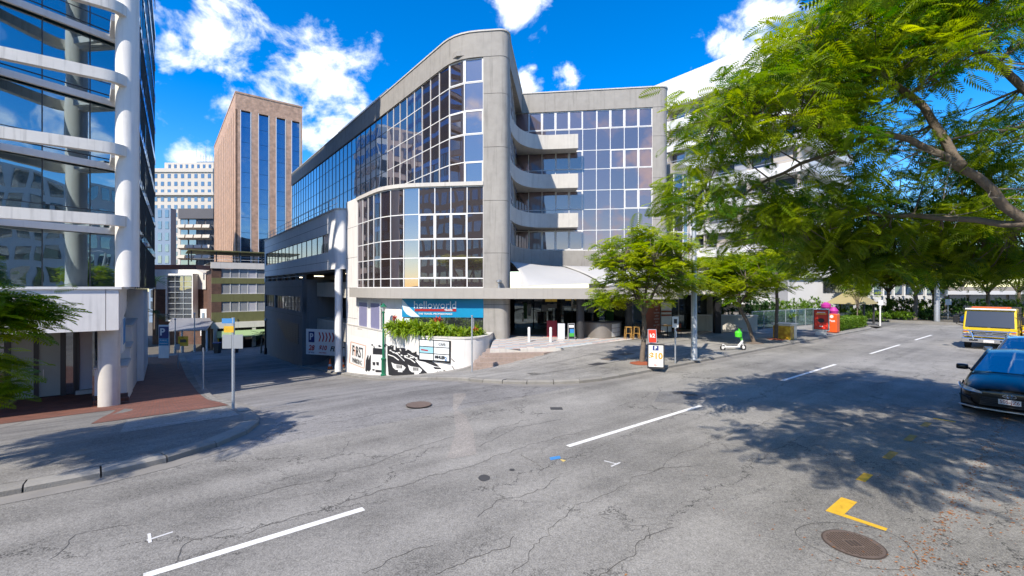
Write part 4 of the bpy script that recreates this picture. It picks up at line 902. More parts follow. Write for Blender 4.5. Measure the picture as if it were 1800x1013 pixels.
# street side under the podium: stepped planters, piers, glazing
for (q0, q1, z1, p1) in ((31.0, 34.2, -.95, -1.35), (34.25, 37.5, -.3, -1.35), (37.55, 46, .75, -1.4)):
    MB().bpq(-2.6, p1, q0, q1, -5, z1).build('planter_box', 'white_render', LB); MB().bpq(-2.66, p1+.05, q0-.03, q1+.02, z1+.003, z1+.09).build('planter_coping', 'concrete_light', LB)
for q in (34.6, 38.0, 41.8): MB().bpq(-2.7, -1.9, q, q+.75, -3, 2.15).build('pier', 'concrete_light', LB)
MB().wall([W2(-2.72, 62), W2(-2.72, 31.5)], -3.2, 2.15, 0, .08).build('side_glazing', 'plain_glass', LB)
MB().bpq(-3.1, -1.0, 46.2, 62, -6, 3.1).build('side_wall', 'pale_blue_grey', LB)
ps = MB().bpq(-1.62, -1.52, 31.0, 33.2, -.2, 1.6).build('side_sign', 'sign_pale', LB); MB().bpq(-1.52, -1.5, 31.5, 33.0, .2, 1.55).build('sign_face', 'spray_blue', ps)
for k in range(4): MB().bpq(-2.6, -1.3+.28*k*.2, 30.9-.32*(k+1), 30.9-.32*k, -4, hgt(-1.5, 29.5)+.6-.15*(k+1)).build('step', 'brick_paving', LB)
# upper floors: glass pulled back behind the corner column, white ribbon bands swing out round it
GLP = [W2(-34, 28.75), W2(-9.3, 28.75), W2(-1.2, 32.3), W2(-.45, 62)]       # travel to the right: outside is on the right
GLr = list(reversed(GLP))
def fr_path(o): 
    a = [W2(-34, 28.6), W2(-9.6, 28.6)]; n_ = 10
    out = list(a)
    for k in range(1, n_+1):
        t = k/n_; out.append(W2(-9.6+7.2*t, 28.6-.32*math.sin(math.pi*t*.5)))
    out += [np.array(x) for x in fillet(W2(-2.4, 28.28), W2(-1.25, 28.28), W2(-1.25, 30.5), .8, 6)]
    out += [W2(-1.28, 30.8), W2(-1.6, 36)]
    return list(reversed(out))
BPth = fr_path(0)
NF = 10
gl_front = resample(GLP[0:2], 1.75); gl_ch = resample(GLP[1:3], 1.72); gl_side = resample(GLP[2:4], 2.0)
for f in range(NF):
    zf = FT+.06+FZ*f; zc = zf+FZ
    if f < 5:
        pts_ = list(reversed(gl_front[-4:-1]+gl_ch))
        curtain(LB, pts_, [zf, zf+.6, zc-.02] if f else [zf, zc-.02], 'teal_glass', 'dark_frame', .035, tilt=.004)
        curtain(LB, list(reversed(gl_side)), [zf, zc-.02], 'teal_glass', 'dark_frame', .05, tilt=.003)
    else:
        MB().wall(GLr[1:], zf, zc-.3, -.02, .02).build('glass_band', 'blue_glass', LB)
    MB().wall(BPth, zc-.48, zc+.02, -.22, .10).build('ribbon_band', 'tower_band', LB, True)
    MB().prism([tuple(W2(-34, 29.0)), tuple(W2(-9.3, 29.0)), tuple(W2(-1.6, 32.6)), tuple(W2(-1.2, 44)), tuple(W2(-34, 44))], zc-.4, zc-.12).build('floor_slab', 'cream_render', LB)
    # slanting white beam from the glass line to the column
    a, b = W2(-8.9, 28.75), W2(-1.5, 31.9)
    MB().wall([W2(-1.95, 31.6), W2(-1.75, 29.6)], zc-.4, zc-.06, -.12, .12).build('tie_beam', 'white_paint', LB)
    MB().wall([b, a], zc-.62, zc-.3, -.02, .14).build('edge_beam', 'white_paint', LB)
    MB().wall([W2(-.40, 62), W2(-1.15, 32.8)], zc-.32, zc+.28, 0, .06).build('side_spandrel', 'blue_glass', LB)
    if f < 5:
        for (p, q) in ((-6.6, 32.5), (-14, 32.5)): x, y = W2(p, q); MB().cyl(x, y, zf, zc-.4, .42, 18).build('inner_column', 'pale_teal' if 'pale_teal' in MATS else mat('pale_teal', (.42, .52, .50), .7), LB, True)
        MB().wall([W2(-34, 37.5), W2(-2.6, 37.5)], zf, zc-.4, 0, .1).build('inner_wall', 'inner_grey' if 'inner_grey' in MATS else mat('inner_grey', (.10, .12, .12), .8), LB)
    for k in range(18):
        q = 33.2+k*1.6; pf = -1.1+(q-33)/29*.7
        if f < 8: slab('side_fin', 'dark_frame', LB, W2(pf, q+.03), W2(pf, q-.03), zf-.1, zc-.35, .05, .02)
MB().prism([tuple(W2(-34, 38)), tuple(W2(-2.2, 38)), tuple(W2(-2.2, 61)), tuple(W2(-34, 61))], -4, 37).build('core', 'inner_grey', LB)
MB().prism([tuple(W2(-34, 29)), tuple(W2(-2.2, 29)), tuple(W2(-2.2, 61)), tuple(W2(-34, 61))], 37.05, 37.6).build('roof', 'concrete', LB)
# low wall with a rail at the far left of the forecourt
lw_ = thing('forecourt_wall', (*W2(-9.5, 28.3), -2.4), 'low rendered wall with black rail at left edge under the tower', 'wall')
zz = hgt(-9, 28)+.14
MB().bpq(-12.5, -9.2, 28.2, 28.5, zz-.3, zz+.75).build('wall', 'white_render', lw_)
for z in (.95, 1.1): MB().tube([W(-12.4, 28.35, zz+z), W(-9.3, 28.35, zz+z)], .02, 6).build('rail', 'black', lw_)
for p in (-12.3, -10.8, -9.35): MB().tube([W(p, 28.35, zz+.74), W(p, 28.35, zz+1.1)], .02, 6).build('rail_post', 'black', lw_)

# ================================================================ brown brick tower
def on_face(o, p, q): return W2(o[0]+p, o[1]+q)
BT0 = PQ((414-900)/F*92, 92.0); BT = thing('brick_tower', (*W2(*BT0), -5), 'tall brown brick tower with dark blue vertical window strips', 'building')
Lr, Ll, Ht = 12.7, 46, 43.2
def bt(p0, p1, q0, q1, z0, z1, nm, m): return MB().bpq(BT0[0]+p0, BT0[0]+p1, BT0[1]+q0, BT0[1]+q1, z0, z1).build(nm, m, BT)
bt(.35, Lr, .35, Ll, -6, Ht-.3, 'core', 'dark_interior')
# right face: strips between piers
piers = [(0, .9), (2.75, 4.15), (6.1, 7.5), (9.35, 10.55), (12.25, 12.7)]
for a, b in piers: bt(a, b, 0, .349, -6, Ht-3.3, 'pier', 'tower_brick')
bt(0, Lr, 0, .349, Ht-3.297, Ht, 'crown_wall', 'tower_brick'); bt(-.08, Lr+.08, -.08, .4, Ht+.003, Ht+.35, 'coping', 'tower_brick')
for (a, b), (c, d) in zip(piers[:-1], piers[1:]):
    for k in range(14):
        z0 = -4+k*3.12; z1 = min(z0+3.06, Ht-3.3)
        if z0 < Ht-3.5: slab('pane', 'blue_glass', BT, W2(BT0[0]+c-.04, BT0[1]+.3), W2(BT0[0]+b+.04, BT0[1]+.3), z0, z1, .04, 0, .002)
    for x in (b, c): bt(x-.06, x+.06, -.04, .1, -4, Ht-3.3, 'strip_frame', 'white_frame')
# left face: narrow strips
nst = 12
for k in range(nst+1):
    q = .35+k*(Ll-.7)/nst; bt(0, .349, q-.0 if k else .0, q+2.35 if k < nst else Ll, -6, Ht-3.3, 'pier', 'tower_brick')
bt(0, .349, 0.35, Ll, Ht-3.297, Ht, 'crown_wall', 'tower_brick'); bt(-.08, .4, .45, Ll, Ht+.003, Ht+.35, 'coping', 'tower_brick')
mat('glint_frame', (.55, .42, .3), .35, .5)  # golden reflections on the sunlit left face, put into the frame colour
for k in range(nst):
    q = .35+k*(Ll-.7)/nst+2.35; q1 = .35+(k+1)*(Ll-.7)/nst
    slab('window_strip', 'plain_glass', BT, W2(BT0[0]+.2, BT0[1]+q-.02), W2(BT0[0]+.2, BT0[1]+q1+.02), -4, Ht-3.3, .04, 0)
    bt(-.12, .3, q-.1, q+.02, -4, Ht-3.3, 'strip_frame', 'glint_frame')
bt(3, 11, 4, 30, Ht, Ht+1.6, 'plant_room', 'tower_brick')

# ================================================================ far city blocks down the side street
def block(nm, px0, px1, Z, ztop, zbot, wallm, label, floors, cols, winm, wz=(.3, .75), depth=18, rot=0, band=False, cols_l=0, wfrac=.55, pane='window', cat='building'):
    x0, x1 = (px0-900)/F*Z, (px1-900)/F*Z; t = thing(nm, ((x0+x1)/2, Z, zbot), label, cat)
    MB().box(x0, x1, Z, Z+depth, zbot, ztop).build('wall', wallm, t)
    fh = (ztop-zbot)/floors; cw_ = (x1-x0)/cols
    for f in range(floors):
        for c in range(cols):
            xa = x0+cw_*(c+.5-wfrac/2); xb = x0+cw_*(c+.5+wfrac/2); z0 = zbot+fh*(f+wz[0]); z1 = zbot+fh*(f+wz[1])
            if z1 < -3: continue
            ubox(pane, winm, t, ((xa+xb)/2, Z-.02, (z0+z1)/2), (xb-xa, .14, z1-z0))
    return t, x0, x1, fh
mat('cream_stone', (.52, .48, .42), .85, var=.05, scale=.5); mat('pale_concrete', (.50, .50, .50), .85, var=.06, scale=.5); mat('slate_blue', (.20, .27, .36), .7, var=.05, scale=.4); mat('dark_roof', (.10, .10, .11), .8)
mat('olive_paint', (.16, .165, .07), .8, var=.12, scale=1, streak=.2); mat('green_paint', (.10, .17, .06), .7, var=.1)
t, x0, x1, fh = block('stone_hotel', 268, 374, 170, 47, -6, 'cream_stone', 'cream stone hotel block with cornice behind the brick tower', 18, 9, 'plain_glass', (.25, .78), 8, wfrac=.46)
MB().box(x0-.8, x1+.8, 169.2, 178, 38.2, 39.2).build('cornice', 'cream_stone', t); MB().box(x0-.3, x1+.3, 169.6, 178, 47.001, 48.4).build('parapet', 'cream_stone', t)
MB().box(x0+3, x1-1, 172, 177, 48.4, 51.2).build('attic_storey', 'cream_stone', t)
for k in range(8): ubox('attic_window', 'plain_glass', t, (x0+5+k*2.2, 171.95, 49.7), (.9, .12, 1.5))
for k, (a, h) in enumerate(((.6, 57), (.68, 55), (.76, 58))): MB().tube([(x0+(x1-x0)*a, 174, 51), (x0+(x1-x0)*a, 174, h)], .12, 5).build('mast', 'steel', t)
tb, x0, x1, fh = block('blue_roof_tower', 346, 376, 230, 68, -6, 'slate_blue', 'dark blue topped tower just left of the brick tower', 18, 5, 'blue_glass', (.2, .8), 20)
for k in range(5):
    a = x0+2+k*1.6; MB().tube([(a, 232, 68), (a, 232, 72+random.uniform(-1, 1.5))], .12, 5).build('mast', 'steel', tb)
tg, x0, x1, fh = block('grey_balcony_block', 317, 376, 130, 26, -6, 'dark_roof', 'dark grey block with rows of white sunshade ledges', 11, 4, 'plain_glass', (.45, .95), 18, wfrac=.82)
for f in range(10):
    for c in range(4):
        cw_ = (x1-x0)/4*.76; xa = x0+(x1-x0)*(c+.04)/4*.84
        a = x0+(x1-x0)*.02+c*(x1-x0)*.245; b = a+(x1-x0)*.21
        ubox('ledge', 'cream_stone', tg, ((a+b)/2, 129.3, -6+fh*(f+.18)), (b-a, 1.6, fh*.34), (R(-18), 0, 0))
MB().box(x0-.2, x1+.2, 129.4, 149, 23.2, 26.1).build('crown', 'dark_roof', tg)
tn, x0, x1, fh = block('blue_grey_block', 262, 300, 120, 24.5, -6, 'slate_blue', 'slim blue grey block right beside the left tower', 10, 3, 'plain_glass', (.2, .85), 2, wfrac=.5)
# brick house and olive walk-up at the bottom of the side street
OB0 = (PQ((372-900)/F*66, 66.0)); OB = thing('olive_building', (*W2(*OB0), -6), 'olive and dark brick walk up with white window bands at street end', 'building')
def ob(p0, p1, q0, q1, z0, z1, nm, m): return MB().bpq(OB0[0]+p0, OB0[0]+p1, OB0[1]+q0, OB0[1]+q1, z0, z1).build(nm, m, OB)
zt = 6.1
ob(.02, 18, .4, 14, -6.2, zt-.2, 'core', 'dark_brick')
zb_ = -6.2
for (za, zb2, kind) in ((-6.2, -2.8, 'open'), (-2.8, -1.9, 'white'), (-1.9, -.4, 'wall'), (-.4, 1.15, 'win'), (1.15, 2.3, 'wall'), (2.3, 3.85, 'win'), (3.85, 4.7, 'wall'), (4.7, 6.1, 'win'), (6.1, 7.0, 'white')):
    if kind == 'wall': ob(0, 18, 0, .399, za, zb2, 'spandrel', 'olive_paint')
    if kind == 'white': ob(-.1, 18.05, -.15, .399, za, zb2, 'white_band', 'white_render')
    if kind == 'win':
        ob(0, 1.2, 0, .399, za, zb2, 'brick_pier', 'dark_brick')
        a = 1.2
        for k in range(14):
            b = a+1.15; m_ = 'white_panel' if k % 5 == 3 else 'pale_blind'
            slab('window_pane', m_, OB, W2(OB0[0]+b-.05, OB0[1]+.12), W2(OB0[0]+a+.05, OB0[1]+.12), za+.05, zb2-.05, .05)
            ob(b-.05, b+.05, .04, .2, za, zb2, 'window_bar', 'white_frame'); a = b
        ob(1.2, 17.5, .02, .2, za, za+.06, 'window_sill', 'white_frame')
for p in (.2, 5.2, 10.2): ob(p, p+.5, -.1, .3, -6.2, -2.8, 'pier', 'white_render')
ob(.5, 17, .35, .42, -6.2, -2.85, 'shopfront', 'dark_interior')
# roof canopy on posts
ob(-2.8, 9.5, -.3, 8.5, 8.6, 8.75, 'roof_canopy', 'olive_paint')
for p in (-2.5, .5, 3.5, 6.5, 9.2):
    for q in (0, 8): ob(p, p+.15, q, q+.15, 7.0, 8.6, 'canopy_post', 'dark_frame')
ob(-.1, 12, .4, 13.8, 7.003, 7.1, 'roof', 'concrete')
for z in (7.4, 7.8): ob(-2.6, 12, .05, .1, z, z+.05, 'roof_rail', 'white_frame')
mat('green_roof', (.25, .36, .18), .6, var=.05); mat('yellow_post', (.6, .40, .02), .5)
MB().add([W(OB0[0]+.4, OB0[1]-2.8, -3.9), W(OB0[0]+7.6, OB0[1]-2.8, -3.9), W(OB0[0]+7.0, OB0[1]-.2, -3.2), W(OB0[0]+.6, OB0[1]-.2, -3.2), W(OB0[0]+.4, OB0[1]-2.8, -4.0), W(OB0[0]+7.6, OB0[1]-2.8, -4.0), W(OB0[0]+7.0, OB0[1]-.2, -3.3), W(OB0[0]+.6, OB0[1]-.2, -3.3)], [(0, 1, 2, 3), (7, 6, 5, 4), (0, 4, 5, 1), (1, 5, 6, 2), (2, 6, 7, 3), (3, 7, 4, 0)]).build('awning', 'green_roof', OB)
for p in (.6, 7.4): MB().tube([W(OB0[0]+p, OB0[1]-2.7, -6), W(OB0[0]+p, OB0[1]-2.7, -3.95)], .09, 8).build('awning_post', 'yellow_post', OB)
BH = thing('brick_annexe', (*at(325, 508, 72)[:2], -6), 'dark brick annexe with white gable and tall framed window at street end', 'building')
def bh(px0, px1, Y, z0, z1, nm, m, d=.3): x0, x1 = (px0-900)/F*Y, (px1-900)/F*Y; return MB().box(x0, x1, Y, Y+d, z0, z1).build(nm, m, BH)
bh(268, 368, 73, -6, 4.4, 'wall', 'dark_brick', 10)
xs = [(a-900)/F*72.9 for a in (262, 300, 345, 362, 362, 262)]
MB().add([(xs[0], 72.85, 3.0), (xs[3], 72.85, 3.0), (xs[3], 72.85, 5.4), (xs[2], 72.85, 6.2), (xs[0], 72.85, 6.2)]+[(xs[0], 82, 3.0), (xs[3], 82, 3.0), (xs[3], 82, 5.4), (xs[2], 82, 6.2), (xs[0], 82, 6.2)], [(0, 1, 2, 3, 4), (9, 8, 7, 6, 5), (0, 5, 6, 1), (1, 6, 7, 2), (2, 7, 8, 3), (3, 8, 9, 4), (4, 9, 5, 0)]).build('gable', 'white_render', BH)
for px0, px1 in ((291, 293), (337, 339)): bh(px0, px1, 71.6, -1.9, 5.2, 'window_frame', 'white_frame', 1.2)
bh(291, 339, 71.6, 5.2, 5.5, 'window_frame', 'white_frame', 1.2); bh(291, 339, 71.6, -2.1, -1.9, 'window_frame', 'white_frame', 1.2)
for i in range(3):
    for k in range(8): a = 293.3+i*14.6; bh(a, a+13.9, 71.9, -1.85+.88*k, -1.05+.88*k, 'pane', 'plain_glass', .06)
for k in range(9): bh(293, 337, 71.75, -1.95+.88*k, -1.85+.88*k, 'transom', 'aluminium', .1)
for i in (1, 2): bh(293+14.6*i-.4, 293+14.6*i+.4, 71.8, -1.9, 5.2, 'mullion', 'aluminium', .1)
bh(352, 363, 72.4, -4.5, -.2, 'stair_tower', 'pale_blue_grey', .8); bh(355, 358.5, 72.3, -3.9, -.8, 'slot_window', 'slate_blue', .1)
mat('roof_tile_red', (.30, .10, .055), .85, var=.2, scale=3)
bh(262, 345, 79, 6.2, 7.3, 'rear_roof', 'roof_tile_red', 8)
CS = thing('carport', (*at(335, 600, 62)[:2], -5.6), 'flat grey carport on white posts at bottom of side street', 'carport')
xa, xb = (301-900)/F*62, (372-900)/F*62; xc, xd = (312-900)/F*67, (368-900)/F*67
mat('sheet_grey', (.25, .26, .29), .5, .3, var=.05)
MB().add([(xa, 61, -2.55), (xb, 61, -2.4), (xd, 68.5, -1.35), (xc-2, 68.5, -1.4)]+[(xa, 61, -2.7), (xb, 61, -2.55), (xd, 68.5, -1.5), (xc-2, 68.5, -1.55)], [(0, 1, 2, 3), (7, 6, 5, 4), (0, 4, 5, 1), (1, 5, 6, 2), (2, 6, 7, 3), (3, 7, 4, 0)]).build('roof', 'sheet_grey', CS)
for x in (xa+2.0, xb-.2, xa+.2): MB().tube([(x, 61.3, -5.9), (x, 61.3, -2.6)], .12, 8).build('post', 'white_frame', CS)
MB().box(xa, xb, 68, 68.3, -6, -1.5).build('back_wall', 'dark_interior', CS)
# ---- right end of the office building: curved bay, shop wall, entrance
bay = resample([np.array(a) for a in reversed([(12.3, 36.6), (13.0, 36.2), (13.9, 36.4), (14.7, 37.2), (15.2, 38.4)])], .9)
curtain(MBD, bay, [4.6, 6.16, 7.72, 9.35, 10.85, 12.4], 'bronze_glass', 'white_frame', .07)
MB().wall(bay, 12.4, 13.2, -.3, .1).build('bay_cap', 'concrete', MBD, True); MB().wall(bay, 3.3, 4.6, -.3, .1).build('bay_base', 'white_render', MBD, True)
MB().prism([(12.4, 36.9), (13.8, 36.7), (14.9, 38.6), (14.6, 46), (12.4, 46)], -.3, 13.0).build('core', 'dark_interior', MBD)
mat('rust_wall', (.28, .075, .03), .7, var=.12, scale=2); mat('pale_letter', (.55, .42, .36), .6)
MB().wall([(9.75, 29.6), (8.55, 28.6)], -.1, 2.56, -.15, .0).build('rust_wall', 'rust_wall', MBD)
ra = math.atan2(1.0, 1.2)
for k, s_ in enumerate(('kitchen', 'bar', 'functions', 'coffee', 'breakfast', 'lunch', 'open daily')):
    text('lettering', s_, .17, (9.42-.02, 29.26-.05, 2.0-.2*k), ra, 'pale_letter', MBD, 'CENTER')
slab('poster', 'poster_white', MBD, (10.6, 29.9), (9.85, 29.7), .3, 2.3, .04); 
for z in (1.35, 1.6): slab('poster_band', 'rust_wall', MBD, (10.58, 29.86), (9.87, 29.66), z, z+.1, .05)
MB().prism([(8.6, 28.4), (17, 31.0), (17, 38), (8.6, 38)], 2.75, 3.15).build('canopy_roof', 'white_render', MBD)
for k in range(3): slab('entrance_glass', 'shop_glass', MBD, (11.2+1.1*k+1.05, 33.2), (11.2+1.1*k, 33.2), .1, 2.7, .03); slab('door_post', 'white_frame', MBD, (11.2+1.1*k+.03, 33.2), (11.2+1.1*k-.03, 33.2), .1, 2.7, .08)
MB().box(10.6, 15, 34.5, 34.8, -.1, 2.75).build('lobby_wall', 'dark_interior', MBD)
MB().box(14.4, 14.9, 32.0, 34.4, .1, 2.75).build('white_pier', 'white_paint', MBD)
bw = thing('boundary_wall', (15.5, 31.5, .1), 'low white rendered boundary wall behind the street trees', 'wall')
MB().wall([(17.2, 31.5), (13.2, 32.2)], .0, 1.22, -.2, 0).build('wall', 'cream_render', bw); MB().wall([(17.25, 31.5), (13.15, 32.2)], 1.223, 1.3, -.24, .04).build('coping', 'white_paint', bw)
tag(MB().box(13.75, 14.15, 30.4, 30.8, .1, 4.6).build('black_column', 'black'), 'square black column standing in front of the low white wall', 'column')
# cafe furniture by the rust wall
def cafe_table(x, y, lb):
    t = thing('cafe_table', (x, y, .1), lb, 'table')
    MB().box(x-.35, x+.35, y-.35, y+.35, .83, .87).build('tabletop', 'wood_yellow', t); MB().cyl(x, y, .15, .83, .035, 8).build('pedestal', 'black', t); MB().box(x-.24, x+.24, y-.24, y+.24, .1, .15).build('base', 'black', t)
cafe_table(9.75, 28.2, 'small cafe table with wooden top by the rust wall')
def cafe_chair(x, y, a, lb):
    t = thing('cafe_chair', (x, y, .1), lb, 'chair', 'dark chairs at the cafe table'); c, s = math.cos(a), math.sin(a)
    f = lambda u, v, w: (x+u*c-v*s, y+u*s+v*c, .1+w)
    MB().box(-.2, .2, -.2, .2, .43, .46, f).build('seat', 'rust_wall', t); MB().box(-.2, .2, .17, .2, .6, .85, f).build('backrest', 'rust_wall', t)
    for u in (-.18, .18):
        for v in (-.18, .18): MB().tube([f(u*1.1, v*1.1, 0), f(u, v, .85 if v > 0 else .43)], .014, 6).build('leg', 'black', t)
cafe_chair(9.15, 27.8, 1.2, 'dark cafe chair on the left of the small table'); cafe_chair(10.4, 28.4, -1.4, 'dark cafe chair on the right of the small table')
aframe(*at(1146, 600, 25.2)[:2], .11, .48, .78, -.05, 'board_red', 'red square board with white emblem beside the first tree', 'aluminium', items=(btext('k2', 0, .42, .3, 'poster_white', .01),))
aframe(*at(1153, 649, 17.2)[:2], .135, .62, .92, -.32, 'poster_white', 'white parking price board with black frame at the kerb', 'black', items=(bpanel(-.12, .1, .68, .86, 'sign_navy', 'badge'), btext('P', -.01, .77, .18, 'poster_white', .006), btext('$10', .0, .47, .32, 'orange_ink', .012), btext('FLAT RATE', 0, .26, .1, 'menu_white'), btext('10:11', 0, .14, .09, 'chevron_red')))

# ================================================================ sail over the cafe
def sail(name, A, B, C, D, sag, label, n_=14):
    A, B, C, D = (np.array(a, float) for a in (A, B, C, D)); rows = []
    for i in range(n_+1):
        u = i/n_; r = []
        for j in range(n_+1):
            v = j/n_; p = (1-u)*(1-v)*A+(1-u)*v*B+u*v*C+u*(1-v)*D; ce = (A+B+C+D)/4
            k = .11*(math.sin(math.pi*u)*(1-abs(2*v-1))*0+math.sin(math.pi*u)*abs(2*v-1)**2+math.sin(math.pi*v)*abs(2*u-1)**2)
            p = p+(ce-p)*k; p = p+np.array((0, 0, -sag*math.sin(math.pi*u)*math.sin(math.pi*v))); r.append(tuple(p))
        rows.append(r)
    o = MB().grid(rows).build(name, 'sail_cloth', None, 'all'); md = o.modifiers.new('solid', 'SOLIDIFY'); md.thickness = .012
    return tag(o, label, 'shade sail')
mat('shop_row', (.22, .2, .17), .85, var=.1)
mat('sail_cloth', (.42, .42, .41), .8, var=.04, scale=1)
sail('shade_sail', (-.1, 28.7, 4.9), (3.9, 33.2, 4.75), (8.2, 27.3, 3.45), (.5, 26.9, 3.28), .25, 'large white fabric sail stretched above the cafe canopy')
sail('shade_sail', (3.7, 33.0, 4.85), (10.6, 33.5, 4.8), (9.6, 27.0, 3.5), (5.6, 26.6, 3.3), -.2, 'white fabric sail at the right behind the street tree')
# lamp on the canopy
cl = thing('canopy_lamp', (*at(877, 505, 26.9)[:2], 3.2), 'small metal lamp standing on the canopy in front of column', 'lamp')
x, y = at(877, 505, 26.65)[:2]; MB().lathe(x, y, [(.1, 3.2), (.1, 3.24), (.05, 3.26), (.05, 3.5)], 12).build('stem', 'steel', cl, True); MB().lathe(x, y, [(.09, 3.5), (.17, 3.56), (.17, 3.66), (.05, 3.72)], 14).build('head', 'steel', cl, True)

# ================================================================ white balcony tower on the right
WT0 = (57.0, 19.0); WT = thing('balcony_tower', (*W2(*WT0), 0), 'white apartment tower with long balcony bands behind the trees', 'building')
def wt(p0, p1, q0, q1, z0, z1, nm, m): return MB().bpq(WT0[0]+p0, WT0[0]+p1, WT0[1]+q0, WT0[1]+q1, z0, z1).build(nm, m, WT)
wt(1.5, 16, 1.5, 34, 0, 31.5, 'core', 'cream_render')
mat('beige_panel', (.42, .38, .33), .8, var=.06)
for f in range(10):
    z = 1.2+3.05*f
    wt(0, 1.5, 0, 34, z, z+1.25, 'balcony_front', 'white_paint') if f < 9 else wt(-.3, 16, -.3, 35, z, z+4.0, 'roof_band', 'white_paint')
    if f < 9:
        wt(1.501, 15.5, 0, 1.5, z, z+1.25, 'balcony_front', 'white_paint')
        for k in range(14):
            q = 1.9+k*2.3; m_ = ('plain_glass', 'pale_blind', 'plain_glass', 'beige_panel')[(k*7+f*3) % 4]
            slab('window_pane', m_, WT, W2(WT0[0]+(.75 if (k//3+f) % 2 else 1.4), WT0[1]+q), W2(WT0[0]+(.75 if (k//3+f) % 2 else 1.4), WT0[1]+q+2.1), z+1.26, z+3.04, .08)
        for k in range(5): q = 2.0+k*2.6; slab('window_pane', ('plain_glass', 'beige_panel')[(k+f) % 2], WT, W2(WT0[0]+q+2.4, WT0[1]+1.4), W2(WT0[0]+q, WT0[1]+1.4), z+1.26, z+3.04, .08)
        for k in range(6): q = 1+k*5.6; wt(.2, 1.49, q, q+.25, z+1.253, z+3.04, 'dividing_wall', 'beige_panel')
        MB().tube([W(WT0[0]+.15, WT0[1]+.2, z+1.6), W(WT0[0]+.15, WT0[1]+33, z+1.6)], .03, 5).build('balcony_rail', 'steel', WT)
rx, ry = W2(WT0[0]+.6, WT0[1]+10)
for k in range(4): MB().tube([W(WT0[0]+.6+.9*(k % 2), WT0[1]+10+1.1*(k//2), 31), W(WT0[0]+.6+.9*(k % 2), WT0[1]+10+1.1*(k//2), 33)], .05, 5).build('ladder_hoop', 'white_frame', WT)
for z in (32.2, 33): MB().tube([W(WT0[0]+.6, WT0[1]+10, z), W(WT0[0]+.6, WT0[1]+11.1, z), W(WT0[0]+1.5, WT0[1]+11.1, z), W(WT0[0]+1.5, WT0[1]+10, z), W(WT0[0]+.6, WT0[1]+10, z)], .04, 5).build('ladder_hoop', 'white_frame', WT)
# low white podium block and a blue glass office beyond
def rblock(nm, px0, px1, Z, z1, m, lb): 
    x0, x1 = (px0-900)/F*Z, (px1-900)/F*Z; t = thing(nm, ((x0+x1)/2, Z, 0), lb, 'building'); MB().box(x0, x1, Z, Z+9, -.2, z1).build('wall', m, t); return t, x0, x1
t, x0, x1 = rblock('white_podium', 1385, 1500, 50, 8.2, 'pale_concrete', 'white podium with two window bays behind the thatched shelter')
for z0, z1 in ((5.7, 7.1), (2.7, 4.2)):
    for k in range(6): a = (1446-900)/F*50+k*.42; ubox('pane', 'plain_glass', t, (a+.2, 49.97, (z0+z1)/2), (.36, .12, z1-z0))
MB().box(x0-.1, x1+.1, 49.6, 50, 4.35, 5.5).build('white_band', 'white_paint', t); MB().box(x0+6.0, x1+.6, 49.3, 50, 1.6, 2.5).build('white_band', 'white_paint', t)
t, x0, x1 = rblock('glass_office', 1490, 1660, 62, 11.0, 'pale_concrete', 'pale office with tall blue glass bays behind the far trees')
for k in range(9):
    for r_ in range(4): a = x0+.4+k*1.45; ubox('pane', 'blue_glass', t, (a+.6, 61.95, 3.4+2.35*r_), (1.2, .14, 2.1))
for k in range(10): a = x0+.2+k*1.45; ubox('fin', 'white_paint', t, (a+.05, 61.8, 6.9), (.16, .5, 9.6))
t, x0, x1 = rblock('far_shop_row', 1520, 1860, 70, 3.4, 'shop_row', 'long low shop row with orange sign at far end of road')
MB().box(x0, x1, 68.2, 70, 2.2, 2.75).build('awning', 'pale_concrete', t); ubox('orange_sign', 'cone_orange', t, ((1590-900)/F*70, 68.1, 2.5), (3.0, .1, .5))
for k in range(9): ubox('shopfront_pane', 'plain_glass', t, (x0+2+k*3.1, 69.96, 1.1), (2.6, .1, 2.0))
# thatched shelter
sx, sy = at(1497, 540, 39)[:2]; KS = thing('shelter', (sx, sy, .13), 'small shelter with tan hipped roof behind the hedge', 'shelter')
mat('tan_roof', (.30, .25, .12), .9, var=.1, scale=5, bump=.5, bscale=20)
c_, s_ = U, N
def kp(a, b, z): v = np.array((sx, sy))+U*a+N*b; return (v[0], v[1], z)
MB().add([kp(-1.75, -1.5, 1.85), kp(1.75, -1.5, 1.85), kp(1.75, 1.5, 1.85), kp(-1.75, 1.5, 1.85), kp(-.5, 0, 3.1), kp(.5, 0, 3.1)], [(0, 1, 5, 4), (1, 2, 5), (2, 3, 4, 5), (3, 0, 4), (3, 2, 1, 0)]).build('roof', 'tan_roof', KS)
for a in (-1.4, 1.4):
    for b in (-1.2, 1.2): MB().tube([kp(a, b, .1), kp(a, b, 1.86)], .08, 8).build('post', 'charcoal', KS)
MB().add([kp(a, b, z) for a in (-1.2, 1.2) for b in (.6, 1.0) for z in (.1, 1.0)], [(0, 1, 3, 2), (4, 6, 7, 5), (0, 4, 5, 1), (2, 3, 7, 6), (0, 2, 6, 4), (1, 5, 7, 3)]).build('bench_wall', 'cream_render', KS)

# ================================================================ street furniture
def gz2(px, y, z=.135): return at(px, y, (CH-z)*F/(y-508))
def plate(name, par, x, y, z0, z1, w, ang, m, off=.0): 
    c, s = math.cos(ang), math.sin(ang); o = np.array((s, -c))*off
    return ubox(name, m, par, (x+o[0], y+o[1], (z0+z1)/2), (w, .008, z1-z0), (0, 0, ang))
